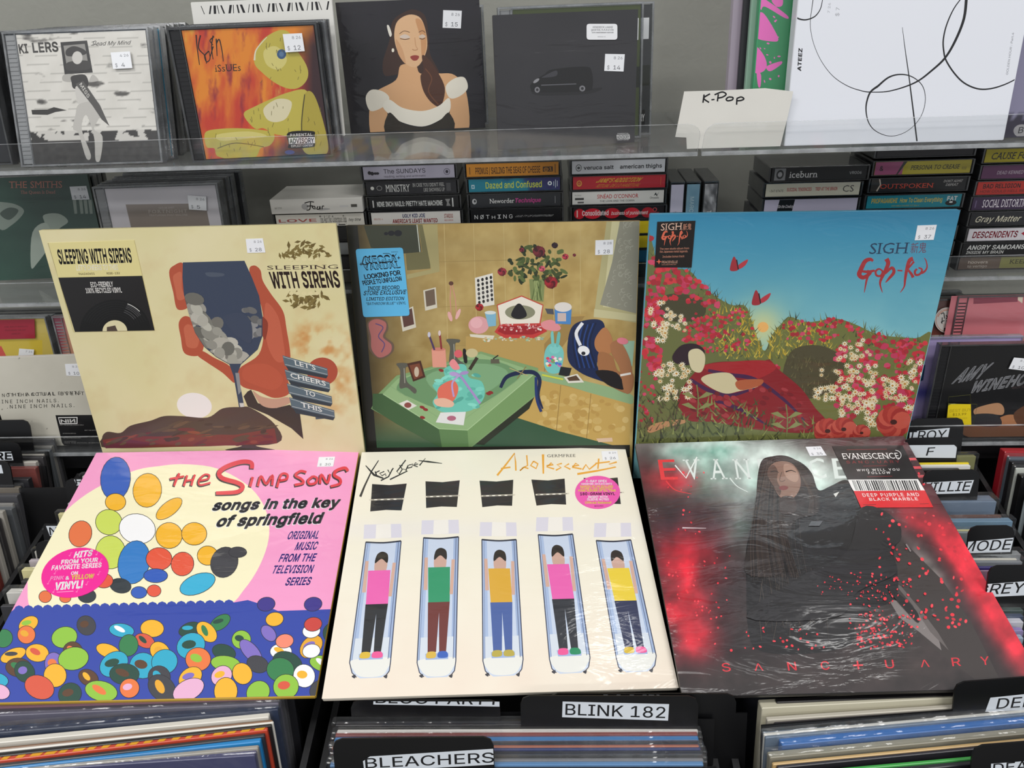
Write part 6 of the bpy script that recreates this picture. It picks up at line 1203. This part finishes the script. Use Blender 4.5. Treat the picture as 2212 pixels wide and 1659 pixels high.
def t_bad(A): T(A, 'BAD RELIGION', 6, 46, 8.4, 4.6, '#241414', .012); T(A, 'HOW COULD HELL BE ANY WORSE', 4, 80, 3.6, 2.8, '#6c1c14', .0)
def t_social(A): B(A, 3, 4.2, 4, 12, '#6c5c80'); T(A, 'SOCIAL DISTORTION', 11, 64, 4, 8.6, '#eee6ee', .0, True); T(A, 'MOMMY', 67, 80, 9, 4, '#d0702c', .01); T(A, "LITTLE", 67, 80, 4, 4, '#d0702c', .01)
def t_gray(A): T(A, 'Gray Matter', 5, 54, 5, 6.6, '#e8e2c8', .0, italic=.35); T(A, 'Food for', 62, 80, 9.4, 3.6, '#d8d4c8', .0, italic=.3); T(A, 'Thought', 64, 82, 4, 3.6, '#d8d4c8', .0, italic=.3)
def t_desc(A): T(A, 'DESCENDENTS', 5, 54, 5, 7, '#b01c38', .014, italic=.1); A.poly([(-.0512+.058, .009), (-.0512+.064, .013), (-.0512+.062, .010), (-.0512+.067, .009), (-.0512+.062, .0085), (-.0512+.064, .005)], '#b01c38'); T(A, 'Enjoy!', 66, 90, 5, 7, '#b01c38', .01)
def t_angry(A): T(A, 'ANGRY SAMOANS:', 5, 70, 8, 5, '#f2f2ee', .016, italic=.15); T(A, 'INSIDE MY BRAIN', 5, 46, 3, 3.4, '#e0e0dc', .004, italic=.15)
def t_last(A): B(A, 0, 12, 0, 17, '#5c4a40'); T(A, 'hoovers', 10, 32, 8, 3.4, '#d8ccc0', .0); T(A, 'to vertigo', 10, 32, 3.4, 3, '#c8bcb0', .0); B(A, 46, 100, 2, 15, '#8c8a50'); T(A, 'KEEP HA', 56, 92, 7, 5, '#2a2620', .0, True)
YF = .885
def stack(left, specs, base=S2, yf=YF, yaw=.0, grp=None, gap=0.):
    """specs bottom-up: (colour, lettering, label, x jitter, y jitter)"""
    for i, sp in enumerate(specs):
        col, fn_, lb, jx, jy = sp[:5]; cased = sp[5] if len(sp) > 5 else True
        fr = Frame((left+CW/2+jx, yf+jy, base+.0006+i*(CH+.0004+gap)), 0, yaw+(hash((i, round(left, 2))) % 7-3)*.002)
        fr.y = np.array([0, 0, 1.]); cassette(fr, lb, col, grp if fn_ is None else None, fn_, cased)
def H(c, where, jx=0., jy=0.): return (c, None, where, jx, jy)
xa = lambda px, py: at_y(px, py, YF)[0]
hid = lambda w_: 'cassette low in the stack, behind the records, %s' % w_
HN = {'#2a2a2c': 'black', '#8c8f90': 'light grey', '#3c3c40': 'charcoal', '#5a5450': 'taupe', '#202024': 'black', '#1c8c94': 'teal', '#d0d0cc': 'white', '#17171a': 'black', '#9c8c6c': 'tan', '#b0a890': 'beige', '#d8c01c': 'yellow', '#1c5c7c': 'dark blue'}
def mk(left, vis, hidcols, where, gap, grp):
    """vis: top-down list; hidden ones fill the stack down to the shelf"""
    n = len(vis)+len(hidcols); specs = [H(c, '%s cassette spine in the %s, %s down, half hidden' % (HN.get(c, 'grey'), where, ORD[len(vis)+len(hidcols)-k])) for k, c in enumerate(hidcols[::-1])]+[v for v in vis[::-1]]
    stack(left, specs, grp=grp, gap=gap)
    return n
mk(xa(585, 460), [('#d9d6cf', t_far, 'white card-boxed cassette with black script, top of the leftmost stack', 0, -.002, False), ('#d2cec4', t_love, 'cream cassette spine with wide pink letters, under the white card box', .001, 0)], ['#2a2a2c', '#8c8f90', '#3c3c40', '#5a5450'], 'leftmost cassette stack', 0, 'hidden cassettes in the leftmost stack')
mk(xa(783, 385)-.001, [('#a9a5b4', t_sundays, 'silver-lilac cassette spine, top of the second stack', -.001, 0), ('#26262a', t_ministry, 'charcoal cassette spine with white serif capitals, second stack', 0, .001), ('#141416', t_nin, 'black cassette spine with bold white capitals, third down in second stack', .0015, 0), ('#dcd9d2', t_ugly, 'white cassette spine with blue and red capitals, second stack', .0025, -.001)], ['#1c8c94', '#d0d0cc', '#17171a', '#9c8c6c'], 'second cassette stack', 0, 'hidden cassettes in the second stack')
mk(xa(1003, 370), [('#cf8a2c', t_primus, 'orange cassette spine with brown capitals, top of the third stack', -.001, 0), ('#1c7f94', t_dazed, 'teal and purple cassette spine with yellow lettering, third stack', .0005, .001), ('#2c2e32', t_neworder, 'charcoal cassette spine with white and pink words, third stack', .001, 0), ('#111114', t_nothing, 'black cassette spine with widely spaced thin letters, third stack', .001, 0)], ['#8c8f90', '#3c3c40', '#b0a890', '#202024'], 'third cassette stack', 0, 'hidden cassettes in the third stack')
mk(xa(1229, 365), [('#d6d8dc', t_veruca, 'pale grey cassette spine with lowercase black title, top of the fourth stack', 0, 0), ('#b22430', t_jane, 'red cassette spine with yellow capitals, fourth stack', .0012, 0), ('#dcdad4', t_sinead, 'white cassette spine with red condensed name, fourth stack', .0005, .001), ('#1c1418', t_consol, 'red and black blotched cassette spine, fourth stack', .0015, 0)], ['#d8c01c', '#d8c01c', '#1c5c7c', '#202024'], 'fourth cassette stack', 0, 'hidden cassettes in the fourth stack')
mk(xa(1648, 400), [('#0f0f11', t_ice, 'scuffed black cassette with white old-style letters, top of the fifth stack', .0045, -.003), ('#d0ccb8', t_suic, 'cream cassette spine with small red words, fifth stack', .001, 0), ('#b9b4c8', t_cow, 'lilac cassette spine with a black slanted block, fifth stack', .0015, .001), ('#2a2220', t_orange, 'dark cassette spine with orange-brown lumps, fifth stack', -.001, 0)], ['#3c3c40', '#b0a890', '#202024'], 'fifth cassette stack', .0007, 'hidden cassettes in the fifth stack')
mk(xa(1877, 385), [('#221c20', None, 'dark cassette lying on top of the sixth stack, under the tray', .003, .004), ('#c0b020', t_pers, 'pink and yellow torn-print cassette spine, sixth stack', .002, 0), ('#121114', t_out, 'black cassette spine with orange-red serif capitals, sixth stack', .0008, 0), ('#1c8090', t_prop, 'teal cassette spine with yellow words, sixth stack', -.001, -.001), ('#2c2a2e', t_voice, 'grey-black cassette spine with bold white capitals, sixth stack', -.0015, 0)], ['#3c3c40', '#8c8f90', '#202024'], 'sixth cassette stack', .0012, 'hidden cassettes in the sixth stack')
mk(xa(2098, 430), [('#c8b81c', t_cause, 'yellow cassette spine with heavy black serif capitals, right stack', .003, .002), ('#6c3c64', t_dead, 'plum cassette spine with small pale capitals, right stack', .0025, 0), ('#c83428', t_bad, 'bright red cassette spine with black capitals, right stack', .0005, -.001), ('#3c2848', t_social, 'dark purple cassette spine with tall white serif title, right stack', 0, 0), ('#26262a', t_gray, 'black cassette spine with cream brush script, right stack', .001, -.001), ('#e0dce0', t_desc, 'white cassette spine with crimson capitals, right stack', .001, -.004), ('#141416', t_angry, 'black cassette spine with white marker capitals, right stack', -.001, -.003), ('#6c5c50', t_last, 'brown patterned cassette spine at the foot of the right stack', 0, -.001)], [], 'right stack', 0, 'right stack')
# three cassettes standing on end
for i, (px, c, lb) in enumerate(((1462, '#c9c6d8', 'upright cassette with lilac-white spine, beside the fourth stack'), (1496, '#7fa8bc', 'upright cassette with pale blue spine, middle of three'), (1534, '#9a9a9c', 'upright cassette with silver streaked spine, rightmost of three'))):
    p = at_y(px, 440, YF+.004); fr = Frame((p[0], YF+.004, S2+.001+CW/2), 0, 0)
    # turned a quarter: local x runs down, local y to the right
    fr.x, fr.y, fr.n = np.array([0, 0, -1.]), np.array([1., 0, 0]), np.array([0, -1., 0]); fr.o = fr.o - fr.y*CH/2
    def fn(A, i=i):
        if i == 0: A.flat(-.020, .0512, .0015, .0155, '#141418'); T(A, 'the Cowboy', 30, 52, 5, 4, '#d8d4e0', .01)
        if i == 1: A.grid(-.0512, .0512, .0015, .0155, lambda X, Y: mixc(hexa('#6c94ac'), hexa('#a0c4d0'), fbm(X, Y, 30, 3)), 30, 6); T(A, 'MARC ALMOND', 14, 60, 5.6, 4.4, '#c4dce4', .0)
        if i == 2: A.grid(-.0512, .0512, .0015, .0155, lambda X, Y: mixc(hexa('#5c5c5e'), hexa('#c8c8ca'), (fbm(X*2, Y, 16, 4)-.3)*2.2), 40, 8); T(A, 'TT', 30, 36, 5.6, 5, '#e8e8ea', .0)
    cassette(fr, lb, c, None, fn)
# top face of the white card box
# ---------------------------------------------------------------- records filed in the bins
def bin_lp(p, d, c, label, group, side='r', th=.004, w=.313, h=.311, z0=.925, lean=8, wrap=False, up=0.):
    """p: the top corner (pixels) on the given side, d: world x-direction of the top edge"""
    P = at_bin(*p, z0) if len(p) == 2 and not isinstance(p[0], str) else np.array(p)
    x = np.array(d, float); x /= np.linalg.norm(x); x3 = np.array([x[0], x[1], 0])
    m = P - x3*w/2 if side == 'r' else P + x3*w/2
    f = Frame(m, lean, 0, x3); f.o = f.o - f.y*h + np.array([0, 0, up])
    r = empty('record', f, label, 'record', group); V, Fc = bevbox(-w/2, w/2, 0, h, -th, 0, .0007)
    mesh_obj('sleeve', V, Fc, mat('spine_'+c, c, rough=.4, coat=.4, coatr=.15), r)
    if wrap:
        V, Fc = bevbox(-w/2-.003, w/2+.003, .002, h+.004, -th-.0012, .0012, .001); mesh_obj('plastic_sleeve', V, Fc, FILM, r)
    return r, f
def dirpx(a, b, z0=.925): v = at_bin(*b, z0)-at_bin(*a, z0); return (v[0], v[1])
def divider(base, d, tab, label, plate=None, text=None, side='l', w=.318, h=.30, tabh=.045, lean=14, z0=.925, col=None, label_text=True, maxz=None, tcol='#1a1a1c', bold=-.004, group=None, tx=None):
    """base: pixel where the tab's foot starts (left end); tab=(from, to) metres along the card"""
    tabh *= .68; P = at_bin(*base, z0); x3 = np.array([d[0], d[1], 0.]); x3 /= np.linalg.norm(x3)
    o = P - x3*(tab[0] if side == 'l' else tab[1]) + x3*w/2; f = Frame(o, lean, 0, x3); f.o = f.o - f.y*h
    r = empty('bin_divider', f, label, 'divider', group); t0, t1 = tab[0]-w/2, tab[1]-w/2; H_ = h+tabh; c = .008
    P2 = [(-w/2, 0), (w/2, 0), (w/2, h), (t1, h)] if t1 < w/2-.002 else [(-w/2, 0), (w/2, 0)]
    P2 += [(t1, H_-c), (t1-c*.3, H_-c*.3), (t1-c, H_), (t0+c, H_), (t0+c*.3, H_-c*.3), (t0, H_-c)]
    P2 += [(t0, h), (-w/2, h)] if t0 > -w/2+.002 else []
    n = len(P2); V = [(x, y, 0) for x, y in P2]+[(x, y, -.0016) for x, y in P2]
    mesh_obj('divider_card', V, [tuple(range(n)), tuple(range(2*n-1, n-1, -1))]+[(i, n+i, n+(i+1) % n, (i+1) % n) for i in range(n)], mat('divider_white', '#c6cbd2', rough=.5) if col else BLACKP, r)
    clipr = (t0+.0005, t1-.0005, .01, H_-.0008)
    if plate:
        A = Art(f, clipr, z0=.0003); q = plate
        if not col: A.poly(plate, '#cdd3da')
        if text: A.text(text, *tx, tcol, bold)
        A.build('label', PAPER, r)
    elif text and col: A = Art(f, clipr, z0=.0003); A.text(text, *tx, tcol, bold); A.build('label', PAPER, r)
    return r, f
z5 = lambda x, y: (680+x/2.514, 1460+y/2.514)
z6 = lambda x, y: (1500+x/3.107, 1460+y/3.107)
z8 = lambda x, y: (1940+x/3.191, 880+y/3.191)
z7 = lambda x, y: (x/3.191, 860+y/3.191)
# --- centre bin
GC = 'records filed in the centre bin'; dc = dirpx((754, 1566), (1507, 1580)); dc = (1, .01)
divider(z5(1270, 200), (1, .0), (.145, .318-.01), 'black divider with its white name label half hidden under the cream record, right', [z5(1570, 70), z5(1872, 70), z5(1870, 117), z5(1566, 112)], 'BECK', tx=(z5(1590, 104), z5(1862, 108), z5(1594, 60)), tabh=.028)
divider(z5(200, 232), (1, .0), (.0, .132), 'black divider with its white name label cut by the cream record, left', [z5(320, 100), z5(1015, 98), z5(1015, 166), z5(318, 154)], 'BLOC PARTY', tx=(z5(330, 146), z5(1005, 156), z5(334, 92)), tabh=.027)
bin_lp(z5(2060, 262), dc, '#222226', 'black record sleeve in the centre bin, behind the numbered divider', GC, th=.006, wrap=True)
divider(z5(1120, 282), (1, .0), (.166, .318), 'black divider with a white name label ending in a number, centre bin', [z5(1346, 138), z5(1924, 152), z5(1918, 242), z5(1343, 223)], 'BLINK 182', tx=(z5(1360, 210), z5(1902, 228), z5(1362, 150)), tabh=.046)
for p, c, lb, th, wr in (((2082, 298), '#d6d2cc', 'white-edged record sleeve, first in front of the numbered divider', .0035, 0), ((2080, 318), '#84403c', 'maroon record sleeve behind the blue one, centre bin', .0055, 1), ((2086, 348), '#3d78b0', 'mid-blue record sleeve in the centre bin, ahead of the maroon one', .0065, 1),
                     ((2088, 384), '#b0603c', 'record sleeve with rusty orange edge, centre bin', .0028, 1), ((2096, 398), '#26346c', 'navy record sleeve under wrinkled film, centre bin', .006, 1), ((2110, 428), '#22242c', 'black record sleeve in front of the navy one, centre bin', .006, 1),
                     ((2112, 458), '#77787c', 'grey record sleeve near the bottom of the picture, centre bin', .003, 1), ((2112, 482), '#5a86b4', 'pale blue record sleeve at the very bottom, centre bin', .006, 1), ((2112, 520), '#26262a', 'black record sleeve below the picture edge, centre bin', .006, 0)):
    bin_lp(z5(*p), dc, c, lb, GC, th=th, wrap=wr)
divider(z5(110, 520), (1, .02), (.0, .134), 'black divider with a slanted white name label, bottom centre', [z5(262, 462), z5(300, 436), z5(1008, 392), z5(1010, 478), z5(270, 520)], 'BLEACHERS', tx=(z5(276, 500), z5(975, 468), z5(272, 446)), tabh=.046)
# --- bottom-left bin
GL = 'records filed in the bottom left bin'
for a, b, c, lb, th, wr in (((0, 1530), (596, 1508), '#b0808c', 'mauve record sleeve, rearmost seen below the pink record', .008, 0), ((0, 1551), (601, 1519.5), '#6c6a7c', 'grey-violet record sleeve in clear film, bottom left bin', .010, 1), ((0, 1592), (600, 1533), '#22304c', 'dark navy record sleeve, bottom left bin', .009, 1),
                    ((0, 1614), (580, 1549), '#d8d4ca', 'thick cream-white record sleeve, bottom left bin', .006, 0), ((0, 1629), (588, 1558), '#7c5c44', 'thin brown-edged record sleeve, bottom left bin', .0025, 0), ((0, 1634), (590, 1561), '#dcd8d0', 'thin white-edged record sleeve, bottom left bin', .0025, 0), ((0, 1645), (586, 1568), '#1c1a1c', 'black record sleeve ahead of the white-edged one, bottom left bin', .005, 0),
                    ((0, 1655), (577, 1577), '#c84a34', 'red and yellow patterned record sleeve, bottom left bin', .0065, 0), ((60, 1659), (571, 1590), '#2c2e34', 'charcoal record sleeve, bottom left bin', .004, 0), ((100, 1659), (562, 1602), '#2484c4', 'bright blue record sleeve, bottom left bin', .006, 0), ((160, 1659), (557, 1616), '#a09c94', 'grey and cream record sleeve, bottom left bin', .004, 0), ((200, 1659), (550, 1632), '#44466c', 'slate violet record sleeve, foremost at bottom left', .007, 1)):
    r, f = bin_lp(b, dirpx(a, b), c, lb, GL, th=th, wrap=wr)
    if 'patterned' in lb:
        A = Art(Frame(f.o+f.y*.3112, 90, 0, f.x), (-.155, .155, .0002, th-.0002), local=True)
        A.f.x, A.f.y, A.f.n = f.x, -f.n, f.y
        m4 = empty  # blotches on the top edge
        V = []; Fc = []
        for i in range(26):
            x = -.15+i*.0118; wd = rng.uniform(.004, .009); k = len(V); V += [(x, .3113, -.0005), (x+wd, .3113, -.0005), (x+wd+.003, .3113, -th+.0005), (x+.002, .3113, -th+.0005)]; Fc.append((k, k+1, k+2, k+3))
        tag(mesh_obj('yellow_blotches', V, Fc, mat('yellow_ink', '#e0a02c', rough=.4), r), kind='stuff')
# records on edge further back in the same bin, seen between the two lower records
for i, (c, lb) in enumerate((('#5c5c60', 'grey record sleeve upright at the right end of the bottom left bin'), ('#1e1e22', 'black record sleeve upright at the right end of the bottom left bin'))):
    bin_lp(at_bin(612+i*20, 1500-i*16), (1, .02), c, lb, GL, th=.008)
# --- bottom-right bin
GR_ = 'records filed in the bottom right bin'
for a, b, c, lb, th, wr in (((1678, 1517), (2080, 1497), '#1e1c1e', 'thin black record sleeve with a white edge, bottom right bin', .005, 0), ((1646, 1530), (2066, 1503), '#c9c4ae', 'thick cream box-like record sleeve, bottom right bin', .011, 0), ((1658, 1556), (2060, 1524), '#bcb6a8', 'cream-grey record sleeve behind the black one, bottom right bin', .0045, 0), ((1677, 1570), (2060, 1534), '#241f26', 'black glossy record sleeve, bottom right bin', .006, 0),
                    ((1651, 1588), (2052, 1546), '#d4d2ca', 'white record sleeve in cloudy film, bottom right bin', .003, 1), ((1654, 1594), (2052, 1552), '#6a7a8c', 'blue-grey record sleeve in cloudy film, bottom right bin', .008, 1), ((1690, 1610), (2212, 1553), '#2c66ac', 'royal blue record sleeve in clear film, bottom right bin', .008, 1),
                    ((1664, 1637), (2212, 1577), '#8c8878', 'khaki record sleeve in clear film, bottom right bin', .007, 1), ((1670, 1652), (2212, 1592), '#c0a06c', 'tan-striped record sleeve, bottom right bin', .003, 0), ((1680, 1659), (2212, 1600), '#26222a', 'dark record sleeve ahead of the tan one, bottom right bin', .006, 0), ((1700, 1675), (2212, 1622), '#3c9c44', 'record sleeve with a bright green edge, bottom right corner', .003, 0), ((1700, 1690), (2212, 1632), '#26262c', 'black record sleeve in the bottom right corner', .006, 0)):
    bin_lp(a, dirpx(a, b), c, lb, GR_, side='l', th=th, wrap=wr)
dd = dirpx((1677, 1570), (2060, 1534))
divider((2058, 1535), dd, (.168, .318), 'black divider with a white name label, bottom right', [z6(1985, 145), z6(2300, 112), z6(2290, 225), z6(1950, 240)], 'DEF', tx=(z6(2022, 220), z6(2262, 204), z6(2040, 150)), tabh=.040)
divider((2096, 1675), dd, (.176, .318), 'black divider with a white name label, cut by the bottom right corner', [z6(1990, 588), z6(2400, 556), z6(2400, 660), z6(1985, 700)], 'DEAR', tx=(z6(2000, 650), z6(2310, 622), z6(2006, 588)), tabh=.040)
# --- right bin, further back
GB = 'records filed in the right bin beside the dark red record'; dr = (1, .0)
divider(z8(440, 246), (1, .015), (.255, .318), 'black divider with a white name label, rearmost beside the meadow record', [z8(64, 168), z8(356, 140), z8(340, 222), z8(52, 238)], 'TROY', tx=(z8(64, 226), z8(326, 216), z8(76, 164)), tabh=.046, side='r')
divider(z8(404, 352), (1, .01), (.256, .318), 'divider tab with one thin letter on a white label, right bin', [z8(60, 262), z8(85, 260), z8(385, 258), z8(402, 272), z8(404, 284), z8(395, 348), z8(100, 346)], 'F', tx=(z8(190, 332), z8(240, 330), z8(206, 276)), tabh=.038, side='r')
for p, c, lb, th, wr in (((540, 338), '#7c7c50', 'record sleeve in clear film behind the yellow one, right bin', .006, 1), ((492, 384), '#e0c81c', 'thin bright yellow record sleeve, right bin', .0035, 0), ((502, 402), '#dcdcd8', 'white record sleeve ahead of the yellow one, right bin', .0055, 0), ((432, 430), '#17171a', 'black record sleeve ahead of the white one, right bin', .006, 0), ((452, 462), '#b0a890', 'record sleeve with black and cream striped edge, right bin', .004, 0), ((545, 478), '#d07c34', 'record sleeve with an orange corner, right bin', .003, 0),
                     ((682, 650), '#6c7c90', 'steel blue record sleeve in thick film, right bin', .016, 1), ((715, 748), '#5a3a30', 'thin brown record sleeve, right bin', .004, 0), ((794, 786), '#6a88a0', 'pale blue record sleeve in clear film, right bin', .009, 1), ((727, 846), '#c8c48c', 'thin pale yellow record sleeve, right bin', .003, 0), ((790, 862), '#8c9498', 'grey record sleeve in clear film, right bin', .006, 1),
                     ((850, 1012), '#8c9092', 'grey record sleeve in clear film ahead of the tall-lettered divider', .008, 1), ((822, 1046), '#c4c0b4', 'thin off-white record sleeve, right bin', .003, 0), ((860, 1066), '#7c8084', 'smoke grey record sleeve in clear film, right bin', .010, 1), ((862, 1105), '#34286c', 'purple record sleeve, right bin', .004, 0), ((862, 1125), '#a07c90', 'thin mauve record sleeve, right bin', .002, 0),
                     ((868, 1400), '#3c4c48', 'dark green record sleeve, right bin', .007, 1), ((868, 1440), '#2c3c58', 'navy record sleeve near the right edge', .005, 0), ((868, 1480), '#c4c4cc', 'silver record sleeve under crinkled film, right edge', .008, 1), ((868, 1540), '#8c7cb0', 'lavender record sleeve, right edge', .006, 0), ((868, 1590), '#9cacc0', 'ice blue record sleeve, right edge', .006, 1), ((868, 1640), '#3a3c44', 'slate record sleeve, right edge', .006, 0)):
    bin_lp(z8(*p), dr, c, lb, GB, th=th, wrap=wr)
divider(z8(545, 630), (1, .01), (.258, .318), 'black divider with a white label ending in three thin letters, right bin', [z8(150, 520), z8(522, 500), z8(492, 590), z8(180, 600)], 'WILLIE', tx=(z8(120, 585), z8(488, 574), z8(140, 520)), tabh=.050, side='r')
divider(z8(784, 1010), (1, .01), (.272, .318), 'black divider with a white name label halfway down the right bin', [z8(380, 935), z8(798, 897), z8(772, 996), z8(420, 1006)], 'MODE', tx=(z8(430, 994), z8(768, 978), z8(452, 924)), tabh=.046, side='r')
divider(z8(960, 1365), (1, .01), (.268, .318), 'black divider with a white name label at the right edge', [z8(540, 1222), z8(980, 1190), z8(960, 1290), z8(560, 1310)], 'GREY', tx=(z8(520, 1296), z8(860, 1274), z8(548, 1222)), tabh=.062, side='r')
# --- far-right bin: left ends of its records
GF = 'records standing in the far right bin'
for i, (px, py, c, th, lb) in enumerate(((2170, 976, '#a8202c', .012, 'red box-set record sleeve, far right bin'), (2176, 990, '#55606c', .006, 'slate record sleeve behind clear film, far right bin'), (2186, 1000, '#1c1c20', .010, 'black lettered record sleeve, far right bin'), (2194, 1012, '#c8ccc4', .003, 'record sleeve with a thin white spine, far right bin'), (2196, 1030, '#17171a', .010, 'black record sleeve with white marks, far right bin'), (2206, 1050, '#a8b4b8', .003, 'pale grey record spine near the right edge'), (2206, 1075, '#222226', .012, 'thick black record sleeve near the right edge'), (2212, 1120, '#5c6068', .008, 'grey record sleeve near the right edge'), (2212, 1160, '#26262c', .010, 'charcoal record sleeve near the right edge'))):
    P = at_bin(px, py); bin_lp((max(P[0], .536)+.0, P[1], P[2]), (1, -.03), c, lb, GF, side='l', th=th, wrap=(i in (1, 3)))
# --- far-left bin: right ends of its records
GQ = 'records standing in the far left bin'; rr_ = random.Random(4)
colsq = ['#4c4c50', '#8c8a86', '#5c6064', '#a09c94', '#3c3a3c', '#c0bcb4', '#7c3a34', '#8a8c90', '#2a2a2e', '#6c6458']
y = .845; i = 0
NM = ['dark grey', 'stone grey', 'slate', 'beige', 'charcoal', 'off-white', 'rust red', 'silver grey', 'black', 'taupe']
while y > .56:
    th = rr_.choice((.004, .006, .008)); c = colsq[i % 10]
    bin_lp((-.630+rr_.uniform(-.004, .003), y, bin_z(y)+rr_.uniform(-.004, .004)), (1, 0), c, '%s record sleeve in the far left bin, %s from its back' % (NM[i % 10], ['first', 'second', 'third', 'fourth'][min(3, i//10)]+' of that colour'), GQ, th=th, wrap=i % 3 == 0)
    y -= th+.0035; i += 1
divider(z7(235, 372), (1, 0), (.19, .30), 'tall black divider tab with no label, left edge', tabh=.062, side='r')
divider(z7(160, 470), (1, 0), (.10, .29), 'black divider with a label ending in two letters, left edge', [z7(-200, 372), z7(78, 368), z7(94, 428), z7(-200, 432)], 'MORE', tx=(z7(-190, 424), z7(84, 422), z7(-192, 376)), tabh=.045, bold=.02, side='r')
divider(z7(95, 620), (1, 0), (.10, .25), 'black divider with only the corner of its label in the picture, left edge', [z7(-200, 462), z7(10, 460), z7(24, 518), z7(-200, 520)], None, tabh=.05, side='r')
# --- left ends of the records in the bin under the pink record
GP = 'record corners peeping out left of the pink record'; yy = .785; i = 0
while yy > .60:
    c = ['#d8d6d0', '#3c3c40', '#c8c4bc', '#b8aeb4', '#e0d8a0', '#2a2a2e'][i % 6]; th = rr_.choice((.005, .007, .009))
    bin_lp((-.566+rr_.uniform(-.005, .004), yy, bin_z(yy)-.004), (1, .02), c, '%s record corner peeping out left of the pink record, %s from the back' % (['white', 'charcoal', 'grey-white', 'pale mauve', 'pale yellow', 'black'][i % 6], ORD[i+1]), GP, side='l', th=th, wrap=i % 2 == 0); yy -= th+.0075; i += 1
divider(z7(455, 640), (1, .02), (.0, .12), 'black divider with a white label corner beside the pink record, upper', [z7(502, 540), z7(640, 540), z7(640, 600), z7(530, 602)], 'R', tx=(z7(525, 596), z7(580, 594), z7(515, 548)), tabh=.022)
divider(z7(250, 1060), (1, .02), (.0, .12), 'black divider corner beside the pink record, lower', None, None, tabh=.018)
divider(z7(300, 950), (1, .02), (.0, .12), 'black divider with white label corner beside the pink record, middle', [z7(318, 880), z7(500, 880), z7(480, 946), z7(345, 950)], 'N', tx=(z7(345, 944), z7(400, 942), z7(338, 890)), tabh=.020)
